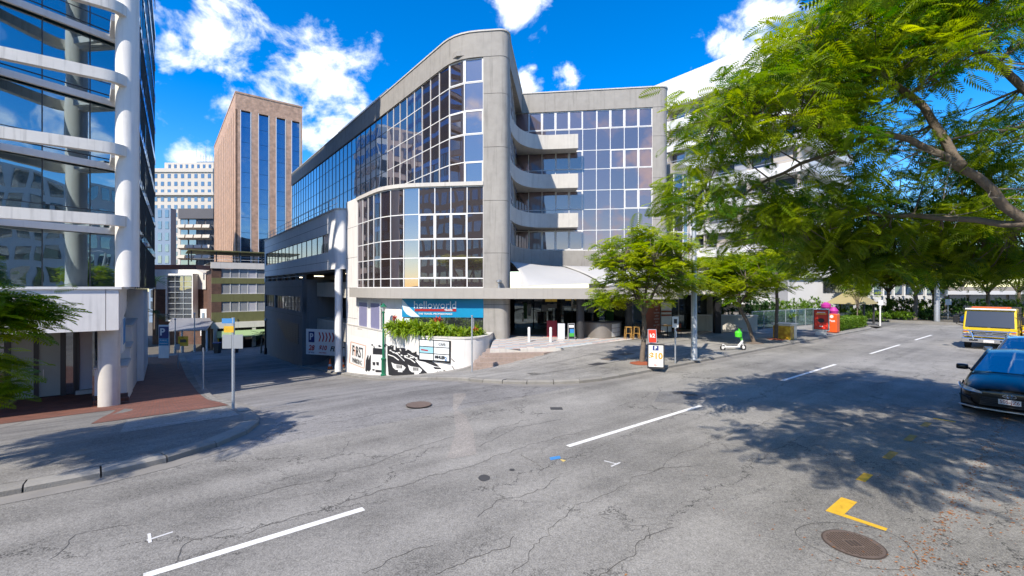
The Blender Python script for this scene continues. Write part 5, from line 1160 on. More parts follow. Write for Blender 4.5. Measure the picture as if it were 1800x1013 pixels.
# parking post at the planter corner
x, y = -1.78, 20.0; z = hgt(*PQ(x, y))+.13; t = thing('sign_post', (x, y, z), 'thin galvanised post with small sign edge on, in front of planter', 'sign post')
MB().cyl(x, y, z-.02, z+2.48, .035, 10).build('post', 'galvanised', t, True); plate('sign_plate', t, x, y, z+1.95, z+2.4, .3, R(112), 'aluminium', .045); MB().lathe(x, y, [(.05, z+2.481), (.05, z+2.53)], 10).build('cap', 'galvanised', t)
# post in front of the first tree
x, y = gz2(1187, 640)[:2]; z = .135; t = thing('sign_post', (x, y, z), 'thin galvanised parking sign post right of the price board', 'sign post')
MB().cyl(x, y, z-.02, z+1.9, .032, 10).build('post', 'galvanised', t, True); plate('sign_plate', t, x, y, z+1.45, z+1.9, .24, R(-10), 'poster_white', .04); plate('arrow_mark', t, x, y, z+1.62, z+1.8, .12, R(-10), 'charcoal', .047); plate('sign_plate', t, x, y, z+1.05, z+1.3, .2, R(60), 'poster_white', .04)
# tall street light
x, y = gz2(1220, 634)[:2]; t = thing('street_light', (x, y, .13), 'tall thick galvanised street light pole with long arm above trees', 'street light')
MB().tube([(x, y, .13), (x, y, .2), (x, y, 7.0)], [.16, .13, .085], 16).build('pole', 'galvanised', t, True); ubox('base_plate', 'galvanised', t, (x, y, .15), (.44, .44, .03)); MB().tube([(x, y, 6.8), (x-.1, y-.1, 7.05), (x+.5, y-.6, 7.2), (x+.9, y-1.0, 7.22)], .04, 8).build('arm', 'galvanised', t); ubox('lamp_head', 'aluminium', t, (x+1.05, y-1.15, 7.22), (.5, .18, .1), (0, 0, R(-48)))
# corner signs at the left
x, y = at(410, 733, 12.9)[:2]; z = hgt(*PQ(x, y))+.135; t = thing('sign_post', (x, y, z), 'grey street sign post with blue and yellow plates on left corner', 'sign post')
H_ = 2.62; MB().cyl(x, y, z-.02, z+H_, .04, 12).build('post', 'galvanised', t, True)
plate('name_plate', t, x-.12, y, z+H_-.16, z+H_-.02, .34, R(6), 'spray_blue', .045); plate('notice_plate', t, x-.1, y, z+H_-.42, z+H_-.24, .28, R(0), 'line_yellow', .045)
mat('sign_back', (.34, .36, .38), .5, .4, var=.06)
for dx in (-.15, .17): plate('sign_plate', t, x+dx, y, z+H_-.88, z+H_-.48, .26, R(3), 'sign_back', .05)
x, y = at(357, 688, 27.6)[:2]; z = hgt(*PQ(x, y))+.135; t = tag(MB().cyl(x, y, z-.02, z+2.55, .05, 10).build('slim_post', 'galvanised', None, True), 'slim bare post at the kerb down the side street', 'post')
x, y = at(313, 665, 43)[:2]; z = hgt(*PQ(x, y))+.1; t = thing('sign_post', (x, y, z), 'small white sign on thin post beside the brick footpath', 'sign post'); MB().cyl(x, y, z, z+2.4, .035, 8).build('post', 'galvanised', t); plate('sign_plate', t, x, y, z+1.85, z+2.4, .42, 0, 'poster_white', .05)
# blue public parking sign and two lamp columns at the bottom of the street
x, y = at(288, 590, 50)[:2]; t = thing('parking_sign', (x, y, -4), 'blue public parking sign hanging beside the left tower', 'sign'); plate('sheet', t, x, y, -4.6, -.9, 1.15, 0, 'pale_blue_grey'); plate('blue_face', t, x, y, -2.4, -1.1, 1.05, 0, 'sign_navy', .02); plate('blue_strip', t, x, y, -3.2, -2.42, 1.05, 0, 'sign_blue', .02); MB().cyl(x, y+.05, hgt(0, 50), -.95, .05, 8).build('post', 'galvanised', t)
text('lettering', 'P', 1.1, (x-.15, y-.03, -1.72), 0, 'poster_white', t, bold=.03); text('lettering', 'PUBLIC', .26, (x, y-.03, -2.63), 0, 'poster_white', t); text('lettering', 'PARKING', .22, (x, y-.03, -2.98), 0, 'poster_white', t)
for px, py, Z, h, lb in ((308, 622, 60, 4.4, 'slim grey lamp column left of the yellow notice'), (342, 618, 61, 5.1, 'slim grey lamp column in front of the carport')):
    x, y = at(px, py, Z)[:2]; z = g(PQ(x, y)[1]); t = thing('lamp_column', (x, y, z), lb, 'lamp post'); MB().tube([(x, y, z-.1), (x, y, z+.9), (x, y, z+.91), (x, y, z+h)], [.17, .15, .08, .06], 10).build('column', 'galvanised', t); MB().lathe(x, y, [(.08, z+h+.001), (.16, z+h+.12), (.05, z+h+.2)], 10).build('head', 'aluminium', t)
x, y = at(322, 600, 60.4)[:2]; t = thing('notice_sign', (x, y, -5.4), 'square yellow warning notice on the carport post', 'sign'); plate('sheet', t, x, y, -4.6, -3.3, 1.35, 0, 'line_yellow'); plate('mark', t, x, y, -4.1, -3.7, .8, 0, 'black', .012); MB().cyl(x, y+.06, -5.8, -3.4, .05, 8).build('post', 'galvanised', t)
mat('bin_blue', (.02, .07, .25), .5)
for px, lb in ((382, 'dark wheelie bin with blue lid left of the green awning'), (413, 'dark wheelie bin with blue lid behind the corner sign')):
    x, y = at(px, 600, 59)[:2]; z = g(PQ(x, y)[1]); t = thing('wheelie_bin', (x, y, z), lb, 'bin', 'wheelie bins by the green awning'); MB().add([(x+a*(.36 if k else .28), y+b*(.36 if k else .28), z+(1.3 if k else .02)) for a in (-1, 1) for b in (-1, 1) for k in (0, 1)], [(0, 1, 3, 2), (4, 6, 7, 5), (0, 4, 5, 1), (2, 3, 7, 6), (0, 2, 6, 4), (1, 5, 7, 3)]).build('body', 'charcoal', t); MB().box(x-.4, x+.4, y-.4, y+.4, z+1.303, z+1.4).build('lid', 'bin_blue', t)
# dark lamp by the parking wall
x, y = W2(10.45, 63.5); z = hgt(10.4, 63.5); t = thing('wall_lamp_post', (x, y, z), 'short black lamp post against the charcoal parking wall', 'lamp post'); MB().tube([(x, y, z), (x, y, z+.8), (x, y, z+.81), (x, y, z+4.2)], [.16, .16, .09, .09], 10).build('column', 'black', t); MB().lathe(x, y, [(.12, z+4.201), (.16, z+4.4), (.03, z+4.5)], 10).build('head', 'aluminium', t)
# green ornamental lamp
mat('lamp_green', (.01, .14, .07), .4, var=.06); mat('lamp_glass', (.6, .62, .6), .2)
x, y = at(674, 663, 27.55)[:2]; z = hgt(*PQ(x, y))+.1; t = thing('ornamental_lamp', (x, y, z), 'dark green ornamental lamp post in front of the mural', 'lamp post')
MB().lathe(x, y, [(.17, z-.05), (.17, z+.12), (.12, z+.16), (.12, z+1.0), (.15, z+1.04), (.15, z+1.1), (.075, z+1.16), (.06, z+3.85), (.09, z+3.88), (.09, z+3.94), (.05, z+3.98)], 16).build('column', 'lamp_green', t, True)
MB().lathe(x, y, [(.06, z+3.981), (.18, z+4.26)], 8).build('lantern', 'lamp_glass', t); MB().lathe(x, y, [(.22, z+4.261), (.12, z+4.36), (.03, z+4.48)], 8).build('lantern_cap', 'lamp_green', t)
# e-scooter
SX, SY = gz2(1288, 617)[:2]; t = thing('electric_scooter', (SX, SY, .13), 'white electric scooter with green stem parked on the footpath', 'scooter')
mat('scooter_green', (.08, .62, .03), .4); mat('tyre', (.015, .015, .016), .8)
def scp(a, b, z): v = np.array((SX, SY))+np.array((.99, .1))*a+np.array((-.1, .99))*b; return (v[0], v[1], .13+z)
for a, nm in ((-.52, 'wheel'), (.56, 'wheel')):
    mb = MB(); ring = [scp(a+.12*math.cos(k*math.pi/10), 0, .13+.12*math.sin(k*math.pi/10)) for k in range(21)]; mb.tube(ring, .03, 8, False); mb.build(nm, 'tyre', t, True)
    MB().tube([scp(a, -.03, .13), scp(a, .03, .13)], .07, 12).build('hub', 'white_paint', t)
MB().add([scp(a, b, z) for a in (-.5, .34) for b in (-.09, .09) for z in (.13, .19)], [(0, 1, 3, 2), (4, 6, 7, 5), (0, 4, 5, 1), (2, 3, 7, 6), (0, 2, 6, 4), (1, 5, 7, 3)]).build('deck', 'white_paint', t, bevel=.02)
MB().tube([scp(.3, 0, .18), scp(.5, 0, .42), scp(.44, 0, .62)], [.06, .06, .05], 10).build('neck', 'white_paint', t, True)
MB().tube([scp(.56, 0, .14), scp(.48, 0, .45)], .035, 8).build('fork', 'white_paint', t); MB().tube([scp(.46, 0, .5), scp(.33, 0, 1.06)], [.06, .05], 10).build('stem', 'scooter_green', t, True)
MB().tube([scp(.33, -.25, 1.08), scp(.33, .25, 1.08)], .022, 8).build('handlebar', 'charcoal', t); MB().lathe(*scp(.3, 0, 0)[:2], [(.05, .13+.62), (.16, .13+.66), (.17, .13+.86), (.1, .13+.95)], 12).build('helmet', 'scooter_green', t, True)
MB().tube([scp(-.62, 0, .2), scp(-.5, 0, .28), scp(-.36, 0, .2)], .03, 8).build('mudguard', 'white_paint', t)
# lemon box
def obx(t, name, m, c, a0, a1, b0, b1, z0, z1, bevel=0):
    vs = [(*(np.array(c)+U*a+N*b), z) for a in (a0, a1) for b in (b0, b1) for z in (z0, z1)]
    return MB().add(vs, [(0, 1, 3, 2), (4, 6, 7, 5), (0, 4, 5, 1), (2, 3, 7, 6), (0, 2, 6, 4), (1, 5, 7, 3)]).build(name, m, t, bevel=bevel)
lm = bpy.data.materials.new('lemon_print'); lm.use_nodes = True; MATS['lemon_print'] = lm
vo = lm.node_tree.nodes.new('ShaderNodeTexVoronoi'); vo.inputs['Scale'].default_value = 4.5; rp = lm.node_tree.nodes.new('ShaderNodeValToRGB'); rp.color_ramp.elements[0].color = (.85, .55, .03, 1); rp.color_ramp.elements[1].color = (.42, .2, .004, 1); rp.color_ramp.elements[1].position = .7
gp = lm.node_tree.nodes.new('ShaderNodeNewGeometry'); lm.node_tree.links.new(gp.outputs['Position'], vo.inputs['Vector']); lm.node_tree.links.new(vo.outputs['Distance'], rp.inputs[0]); lm.node_tree.links.new(rp.outputs[0], lm.node_tree.nodes['Principled BSDF'].inputs['Base Color'])
lx, ly = gz2(1390, 599)[:2]; t = thing('traffic_signal_box', (lx, ly, .13), 'square cabinet wrapped in yellow lemon picture at the kerb', 'cabinet')
obx(t, 'body', 'steel', (lx, ly), -.32, .62, -.1, .85, .13, 1.05); obx(t, 'lemon_wrap', 'lemon_print', (lx, ly), -.328, -.3205, -.1, .85, .15, .96); obx(t, 'lemon_wrap', 'lemon_print', (lx, ly), -.32, .2, -.108, -.1005, .15, .96); obx(t, 'top', 'galvanised', (lx, ly), -.4, .7, -.18, .93, 1.053, 1.1)
# advertising panel, parcel box
mat('poster_red', (.62, .03, .012), .4, var=.25, scale=1.5); mat('post_orange', (.70, .10, .015), .45, var=.04); mat('magenta', (.42, .03, .26), .5)
ax_, ay_ = gz2(1443, 591)[:2]; aa = R(-30); t = thing('advertising_panel', (ax_, ay_, .13), 'freestanding advertising panel with red poster near the kerb', 'advertising panel')
def fr2(a, b, z): return (ax_+a*math.cos(aa)-b*math.sin(aa), ay_+a*math.sin(aa)+b*math.cos(aa), z)
MB().box(-.45, .45, -.1, .14, .42, 1.86, fr2).build('case', 'aluminium', t, bevel=.03); MB().box(-.40, .40, -.112, -.102, .5, 1.8, fr2).build('poster_border', 'black', t); MB().box(-.36, .36, -.122, -.113, .54, 1.76, fr2).build('poster', 'poster_red', t); MB().box(-.3, .3, -.06, .1, .1, .42, fr2).build('foot', 'steel', t)
MB().add([fr2(.18*math.cos(a), -.126, 1.1+.15*math.sin(a)) for a in np.linspace(0, 6.28, 20)[:-1]], [tuple(range(19))]).build('picture', 'black', t)
for z, w in ((1.6, .22), (1.5, .28), (.7, .1)): MB().box(-w, w, -.127, -.123, z, z+.05, fr2).build('text_bar', 'menu_yellow' if z > 1.4 and z < 1.55 else 'poster_white', t)
mx_, my_ = gz2(1467, 587)[:2]; mx_ += .15; my_ += .3; t = thing('parcel_box', (mx_, my_, .13), 'tall orange red parcel post box right of the advertising panel', 'post box')
obx(t, 'body', 'post_orange', (mx_, my_), -.32, .32, -.28, .28, .15, 1.42, .06); ma = math.atan2(-U[1]*-1, U[0])
pa = R(38.1-90)
o_ = np.array((mx_, my_))-U*.328
text('lettering', 'Post', .2, (o_[0], o_[1], .95), pa, 'poster_white', t, bold=.006); MB().add([(*(o_+N*(.02+.11*math.cos(a))-U*.004), 1.25+.11*math.sin(a)) for a in np.linspace(0, 6.28, 18)[:-1]], [tuple(range(17))]).build('emblem', 'poster_white', t)
ax_, ay_ = at(1452, 560, 31.4)[:2]; ay_ -= 2.2; t = thing('pink_sculpture', (ax_+.5, ay_+2.2, .13), 'magenta sculpture peeking above the advertising panel', 'sculpture')
MB().lathe(ax_, ay_+2.2, [(.18, .13), (.2, .9), (.14, 1.5), (.16, 1.7), (.3, 1.85), (.3, 2.05), (.1, 2.2)], 10).build('body', 'magenta', t, True); MB().lathe(ax_+.75, ay_+2.5, [(.12, .13), (.18, 1.2), (.3, 1.6), (.12, 1.85)], 10).build('wing', 'magenta', t, True)
# white sign post at the hedge and far pole
x, y = at(1547, 575, 38)[:2]; t = thing('street_sign', (x, y, .1), 'white street sign on a post behind the hedge', 'sign post'); MB().cyl(x, y, 0, 2.2, .06, 8).build('post', 'white_paint', t); plate('sign_plate', t, x, y, 1.75, 2.2, .4, 0, 'white_paint', .07)
x, y = at(1647, 572, 41)[:2]; t = thing('far_pole', (x, y, .1), 'thick pale street pole beside the far garden', 'pole'); MB().tube([(x, y, .1), (x, y, 8.5)], [.22, .12], 14).build('pole', 'galvanised', t, True); MB().tube([(x, y, 8.3), (x-.5, y-.6, 8.7), (x-1.2, y-1.2, 8.8)], .05, 8).build('arm', 'galvanised', t)
x, y = at(1666, 560, 44)[:2]; t = thing('street_sign', (x, y, .1), 'small white sign on post near the blue car', 'sign post'); MB().cyl(x, y, 0, 2.1, .05, 8).build('post', 'galvanised', t); plate('sign_plate', t, x, y, 1.55, 2.1, .6, 0, 'white_paint', .06)
# mesh fence behind the kiosk row
FN = thing('mesh_fence', (*at(1380, 575, 34)[:2], .1), 'low green tinted mesh fence on posts behind the lemon cabinet', 'fence')
a, b = np.array(at(1322, 575, 33)[:2]), np.array(at(1432, 575, 38)[:2]); glass_mat('fence_mesh', (.6, .75, .75), (.2, .3, .28), .1, 0, 0, .72, (.8, .9, .88))
for k in range(7): c = a+(b-a)*k/6; MB().cyl(*c, .1, 1.5, .03, 6).build('post', 'galvanised', FN)
for k in range(6): c, d = a+(b-a)*(k+.02)/6, a+(b-a)*(k+.98)/6; slab('mesh_panel', 'fence_mesh', FN, d, c, .2, 1.42, .02)
MB().tube([(*a, 1.46), (*b, 1.46)], .025, 6).build('top_rail', 'galvanised', FN)
# ================================================================ vehicles
def vframe(p, q): 
    o = W2(p, q)                                     # local x forwards (towards the camera), y to the vehicle's left
    f, l = -U, -N
    return lambda x, y, z: (*(o+f*x+l*y), z)
def loft(fr, st, name, m, par, smooth=True):
    mb = MB(); rows = []
    for x, w, zb, zs, zc in st:
        h = zs-zb
        pr = [(0, zb), (w*.82, zb), (w*.97, zb+.12*h), (w*1.0, zb+.45*h), (w*.985, zb+.72*h), (w*.93, zb+.95*h), (w*.84, zs+.01), (w*.5, zs+(zc-zs)*.75), (0, zc)]
        ring = pr+[(-a, b) for a, b in reversed(pr[1:-1])]
        rows.append([fr(x, a, b) for a, b in ring])
    n_ = len(rows[0]); vs = [a for r in rows for a in r]
    fs = [(i*n_+k, i*n_+(k+1) % n_, (i+1)*n_+(k+1) % n_, (i+1)*n_+k) for i in range(len(rows)-1) for k in range(n_)]
    fs += [tuple(range(n_-1, -1, -1)), tuple((len(rows)-1)*n_+k for k in range(n_))]
    o = mb.add(vs, fs).build(name, m, par, 'all')
    md = o.modifiers.new('sub', 'SUBSURF'); md.levels = 1; md.render_levels = 2
    return o
mat('car_black', (.004, .0045, .006), .3, 0, var=0, coat=.45, spec=.25); mat('car_grey', (.10, .11, .12), .25, .5, var=0, coat=1.0); mat('car_blue', (.01, .05, .22), .25, .3, var=0, coat=1.0); mat('truck_yellow', (.70, .50, .01), .3, 0, var=.03, coat=.6)
mat('chrome', (.75, .75, .76), .12, 1, var=0); mat('lamp_lens', (.55, .57, .6), .1, .3, var=.1); mat('rim_metal', (.4, .4, .42), .3, .9, var=0); mat('plate_white', (.72, .68, .66), .5); mat('plate_maroon', (.25, .02, .04), .5)
def wheel(fr, x, y, r, w, par):
    s = 1 if y > 0 else -1
    t = MB(); n_ = 24; rows = []
    for a, b in ((.62, -w), (.94, -w), (1, -w*.8), (1, 0), (.94, .0), (.62, -.01), ):
        rows.append([fr(x+r*a*math.cos(2*math.pi*k/n_), y+s*b, r+r*a*math.sin(2*math.pi*k/n_)) for k in range(n_)])
    vs = [v for r_ in rows for v in r_]; m = len(rows)
    fs = [(i*n_+k, i*n_+(k+1) % n_, ((i+1) % m)*n_+(k+1) % n_, ((i+1) % m)*n_+k) for i in range(m) for k in range(n_)]
    o = t.add(vs, fs).build('wheel', 'tyre', par, True)
    MB().add([fr(x+r*.63*math.cos(2*math.pi*k/n_), y-s*.03, r+r*.63*math.sin(2*math.pi*k/n_)) for k in range(n_)], [tuple(range(n_))]).build('rim', 'rim_metal', o)
    for k in range(5):
        a = 2*math.pi*k/5; c, s_ = math.cos(a), math.sin(a)
        MB().add([fr(x+r*(c*u-s_*v), y-s*.015, r+r*(s_*u+c*v)) for u, v in ((.1, -.07), (.6, -.1), (.6, .1), (.1, .07))], [(0, 1, 2, 3)]).build('spoke', 'chrome', o)
def sedan(p, q, paint, label, platetxt=None):
    fr = vframe(p, q); t = thing('parked_car', (*W2(p, q), 0), label, 'car', 'parked sedans at the near kerb')
    loft(fr, [(2.42, .50, .34, .60, .63), (2.40, .66, .27, .66, .70), (2.30, .80, .21, .71, .77), (2.05, .885, .18, .765, .85), (1.7, .915, .18, .82, .91), (1.2, .92, .18, .89, .97), (.85, .92, .18, .93, .99), (0, .92, .18, .95, .99), (-1.2, .92, .18, .98, 1.02), (-1.9, .90, .2, 1.0, 1.07), (-2.35, .83, .28, .98, 1.03), (-2.45, .7, .4, .85, .88)], 'body', paint, t)
    # cabin: glass all round, painted roof and pillars
    A = [(1.0, .80, .95), (.12, .62, 1.36), (-.95, .61, 1.385), (-1.85, .74, 1.03)]
    gp = lambda i, s: fr(A[i][0], s*A[i][1], A[i][2])
    gx = MB(); rows = []
    for k in range(7):
        s = -1+k/3; rows.append([fr(1.02-(.9)*u+.10*(1-s*s)*(1-u*.6), s*(.80-.18*u), .95+.41*u+.05*(1-s*s)*(u)+.03*(1-s*s)) for u in (0, .33, .66, 1)])
    gx.grid(rows).build('windscreen', 'car_glass', t, 'all')
    rows = [[fr(.14-1.1*u+.10*(1-s*s)*(.4-u), s*.62, 1.36+.03*math.sin(math.pi*u)+.02*u+.05*(1-s*s)) for u in (0, .25, .5, .75, 1)] for s in [-1+k/4 for k in range(9)]]
    MB().grid(rows).build('roof', paint, t, 'all')
    MB().grid([[fr(-.95-.9*u, s*(.61+.13*u), 1.385-.35*u+.05*(1-s*s)) for u in (0, .5, 1)] for s in [-1+k/3 for k in range(7)]]).build('rear_window', 'car_glass', t, 'all')
    for s in (-1, 1):
        MB().add([gp(0, s), gp(1, s), gp(2, s), gp(3, s), fr(-1.2, s*.80, .99), fr(0, s*.82, .96)], [(0, 1, 2, 3, 4, 5)]).build('side_window', 'car_glass', t)
        MB().tube([fr(1.04, s*.80, .95), fr(.55, s*.70, 1.17), fr(.12, s*.62, 1.365), fr(-.4, s*.615, 1.40), fr(-.95, s*.61, 1.39), fr(-1.85, s*.74, 1.03)], .035, 8).build('roof_rail', paint, t, True)
        mb = MB(); 
        mo = loft(fr if False else (lambda x, y, z, s=s: fr(.72+x*.3, s*(1.02)+y, .98+z)), [(.30, .06, -.03, .05, .06), (.2, .12, -.06, .07, .09), (0, .13, -.06, .08, .1), (-.12, .12, -.05, .07, .08)], 'mirror', paint, t)
        MB().tube([fr(.72, s*.86, .95), fr(.72, s*.95, .98)], .03, 6).build('mirror_arm', 'black', t)
        for x in (1.42, -1.4): wheel(fr, x, s*.93, .335, .2, t)
        for x in (1.42, -1.4):
            MB().add([fr(x+.385*math.cos(a), s*.921, .335+.385*math.sin(a)) for a in np.linspace(-.35, math.pi+.35, 18)], [tuple(range(18))]).build('wheel_arch', 'black', t)
        # headlamp: a swept lens
        lo_ = [(2.44, .46, .585), (2.425, .60, .60), (2.36, .75, .615), (2.22, .86, .645), (2.05, .915, .69), (1.92, .935, .735)]; up_ = [(2.445, .46, .615), (2.42, .60, .665), (2.34, .74, .705), (2.19, .85, .735), (2.02, .90, .765), (1.92, .928, .765)]
        MB().grid([[fr(a[0], s*a[1], a[2]) for a in lo_], [fr(a[0], s*a[1], a[2]) for a in up_]]).build('headlight', 'lamp_lens', t, 'all')
        MB().tube([fr(a[0]+.004, s*(a[1]+.004), a[2]-.006) for a in lo_], .011, 6).build('headlight_trim', 'chrome', t)
        MB().grid([[fr(2.415, s*.52, .52), fr(2.40, s*.66, .53)], [fr(2.43, s*.52, .56), fr(2.405, s*.66, .57)]]).build('nose_crease', 'charcoal', t)
        MB().add([fr(2.42, s*.60, .29), fr(2.33, s*.82, .29), fr(2.29, s*.86, .48), fr(2.41, s*.68, .42)], [(0, 1, 2, 3)]).build('side_intake', 'black', t)
        MB().tube([fr(2.43, s*.56, .265), fr(2.335, s*.83, .28), fr(2.28, s*.885, .49), fr(2.40, s*.66, .43)], .014, 6).build('intake_trim', paint, t)
    MB().add([fr(2.445, -.52, .30), fr(2.445, .52, .30), fr(2.465, .46, .52), fr(2.465, -.46, .52)], [(0, 1, 2, 3)]).build('grille', 'black', t)
    for k in range(5): ubox_ = MB().tube([fr(2.47, -.5, .32+.042*k), fr(2.47, .5, .32+.042*k)], .008, 5).build('grille_bar', 'charcoal', t)
    MB().tube([fr(2.28, -.89, .225), fr(2.44, -.60, .215), fr(2.475, 0, .21), fr(2.44, .60, .215), fr(2.28, .89, .225)], .022, 6).build('bumper_lip', 'steel', t)
    MB().add([fr(2.475+.005, .12*math.cos(a), .58+.05*math.sin(a)) for a in np.linspace(0, 6.28, 22)[:-1]], [tuple(range(21))]).build('badge', 'chrome', t)
    MB().add([fr(2.482, .1*math.cos(a), .58+.035*math.sin(a)) for a in np.linspace(0, 6.28, 22)[:-1]], [tuple(range(21))]).build('badge_inner', 'charcoal', t)
    MB().tube([fr(2.484, .1*math.cos(a)*.45, .58+.04*math.sin(a)) for a in np.linspace(0, 6.28, 18)], .006, 5).build('badge_ring', 'chrome', t)
    pa_ = math.atan2(N[1], N[0])+math.pi
    MB().add([fr(2.49, a, z) for a, z in ((-.186, .385), (.186, .385), (.186, .505), (-.186, .505))], [(0, 1, 2, 3)]).build('number_plate', 'plate_white', t)
    if platetxt: text('lettering', platetxt, .115, fr(2.494, 0, .445), pa_, 'plate_maroon', t, depth=.001, sx=.9)
    for y in (-.36, .36):
        MB().box(-.55, -.05, y-.22, y+.22, .5, .78, fr).build('seat', 'charcoal', t, bevel=.05); MB().box(-.72, -.55, y-.22, y+.22, .6, 1.22, fr).build('seat_back', 'charcoal', t, bevel=.05)
    MB().box(.45, .9, -.7, .7, .75, .93, fr).build('dashboard', 'dark_interior', t); MB().tube([fr(.33+.06*math.sin(a), -.36+.17*math.cos(a), .93+.16*math.sin(a)) for a in np.linspace(0, 6.28, 18)], .014, 6).build('steering_wheel', 'black', t)
    for s in (-1, 1): MB().tube([fr(.98, s*.12, .985), fr(.92, s*.55, 1.0)], .012, 5).build('wiper', 'black', t)
    MB().add([fr(x, y, z) for x in (2.1, -2.2) for y in (-.8, .8) for z in (.14, .24)], [(0, 1, 3, 2), (4, 6, 7, 5), (0, 4, 5, 1), (2, 3, 7, 6), (0, 2, 6, 4), (1, 5, 7, 3)]).build('underbody', 'black', t)
    return t
sedan(18.55, 1.12, 'car_black', 'glossy black sedan parked nearest the camera at right edge', '505-JZ6')
sedan(24.4, 1.15, 'car_grey', 'dark grey sedan parked behind the black sedan', None)
def truck(p, q, label, front=True):
    fr = vframe(p, q); t = thing('yellow_truck', (*W2(p, q), 0), label, 'truck', 'yellow trucks on the main road'); w = .98
    def bx(nm, m, x0, x1, y0, y1, z0, z1, bv=0): return MB().box(x0, x1, y0, y1, z0, z1, fr).build(nm, m, t, bevel=bv)
    MB().add([fr(*a) for a in ((0, -w, .62), (0, w, .62), (.0, w, 1.12), (0, -w, 1.12), (-.35, -w*.94, 2.12), (-.35, w*.94, 2.12), (-1.6, -w, .62), (-1.6, w, .62), (-1.6, w*.94, 2.12), (-1.6, -w*.94, 2.12))],
             [(0, 1, 2, 3), (3, 2, 5, 4), (4, 5, 8, 9), (6, 9, 8, 7), (0, 3, 4, 9, 6), (1, 7, 8, 5, 2), (0, 6, 7, 1)]).build('cab', 'truck_yellow', t, bevel=.06)
    MB().add([fr(*a) for a in ((.012, -w*.90, 1.16), (.012, w*.90, 1.16), (-.29, w*.86, 1.98), (-.29, -w*.86, 1.98))], [(0, 1, 2, 3)]).build('windscreen', 'truck_glass', t)
    for s in (-1, 1):
        MB().add([fr(*a) for a in ((-.2, s*(w+.012), 1.18), (-1.3, s*(w+.012), 1.18), (-1.3, s*(w*.955+.012), 1.95), (-.42, s*(w*.955+.012), 1.95))], [(0, 1, 2, 3)]).build('side_window', 'truck_glass', t)
        bx('mirror', 'black', .0, .1, s*1.22-.11, s*1.22+.11, 1.35, 1.75, .02); MB().tube([fr(-.05, s*.95, 1.9), fr(.05, s*1.2, 1.78), fr(.05, s*1.2, 1.3), fr(-.05, s*.95, 1.2)], .018, 6).build('mirror_arm', 'black', t)
        bx('headlight', 'lamp_lens', .0, .02, s*.78-.17, s*.78+.17, .70, .86, .01); bx('indicator', 'cone_orange', .0, .02, s*.86-.08, s*.86+.08, .90, .99)
        wheel(fr, -.75, s*.96, .37, .22, t); wheel(fr, -4.2, s*.96, .37, .22, t)
        bx('wiper', 'black', .0, .03, s*.4-.35, s*.4+.35, 1.17, 1.19)
    bx('grille', 'dark_frame', .002, .016, -.62, .62, .74, 1.0)
    for z in (.78, .86, .94): bx('grille_bar', 'chrome', .016, .03, -.62, .62, z-.018, z+.018)
    MB().tube([fr(.035, .13*math.cos(a), .88+.075*math.sin(a)) for a in np.linspace(0, 6.28, 22)], .014, 6).build('emblem', 'chrome', t)
    bx('bumper', 'chrome', .0, .16, -1.0, 1.0, .36, .60, .03)
    for y in (-.55, .55): bx('bumper_slot', 'black', .16, .165, y-.16, y+.16, .44, .53)
    bx('number_plate', 'plate_white', .17, .178, -.19, .19, .40, .52)
    for y in (-.55, .55): MB().tube([fr(.2, y, .5), fr(.22, y*1.1, .8), fr(.18, y*1.35, 1.02)], .035, 8).build('bull_bar', 'chrome', t, True)
    for z in (.72, .98): MB().tube([fr(.2, -.95, z), fr(.23, 0, z), fr(.2, .95, z)], .03, 8).build('bull_bar', 'chrome', t, True)
    MB().add([fr(*a) for a in ((-.33, -.9, 2.13), (-.33, .9, 2.13), (-.2, .9, 2.07), (-.2, -.9, 2.07))], [(0, 1, 2, 3)]).build('sun_visor', 'white_frame', t)
    bx('roof_rack', 'cone_orange', -1.2, -.6, -.7, .7, 2.14, 2.2)
    bx('chassis', 'black', -5.4, -1.5, -.4, .4, .45, .62); bx('tray', 'truck_yellow', -5.6, -1.75, -1.0, 1.0, .85, 1.02); bx('tray_side', 'truck_yellow', -5.6, -1.75, -1.03, -1.0, 1.02, 1.5); bx('tray_side', 'truck_yellow', -5.6, -1.75, 1.0, 1.03, 1.02, 1.5); bx('headboard', 'dark_frame', -1.8, -1.7, -1.0, 1.0, 1.02, 2.2)
    return t
truck(33.6, 3.05, 'yellow cab over truck with chrome bull bar behind parked cars')
truck(35.2, .75+.3, 'second yellow truck half hidden at the right edge')
def hatch(p, q):
    o = W2(p, q); fr = lambda x, y, z: (*(o+N*x-U*y), z)
    fr = lambda x, y, z: (o[0]-x*.9+y*.43, o[1]-x*.43-y*.9, z)
    t = thing('blue_car', (*o, 0), 'small blue hatchback far up the road by the garden', 'car')
    loft(fr, [(2.0, .6, .3, .65, .68), (1.85, .8, .22, .75, .8), (1.2, .86, .2, .9, .97), (.6, .86, .2, .95, 1.0), (-1.4, .86, .2, 1.0, 1.05), (-1.9, .8, .3, 1.0, 1.02), (-2.0, .7, .4, .8, .82)], 'body', 'car_blue', t)
    MB().add([fr(.9, -.74, .96), fr(.9, .74, .96), fr(.1, .6, 1.42), fr(.1, -.6, 1.42), fr(-1.5, -.6, 1.45), fr(-1.5, .6, 1.45), fr(-1.9, -.72, 1.02), fr(-1.9, .72, 1.02)], [(0, 1, 2, 3), (4, 5, 7, 6), (1, 7, 5, 2), (0, 3, 4, 6)]).build('glasshouse', 'car_glass', t)
    MB().box(-1.5, .1, -.62, .62, 1.42, 1.48, fr).build('roof', 'car_blue', t, bevel=.02)
    for x in (1.25, -1.25):
        for y in (-.87, .87): wheel(fr, x, y, .31, .18, t)
hatch(56.2, 5.6)

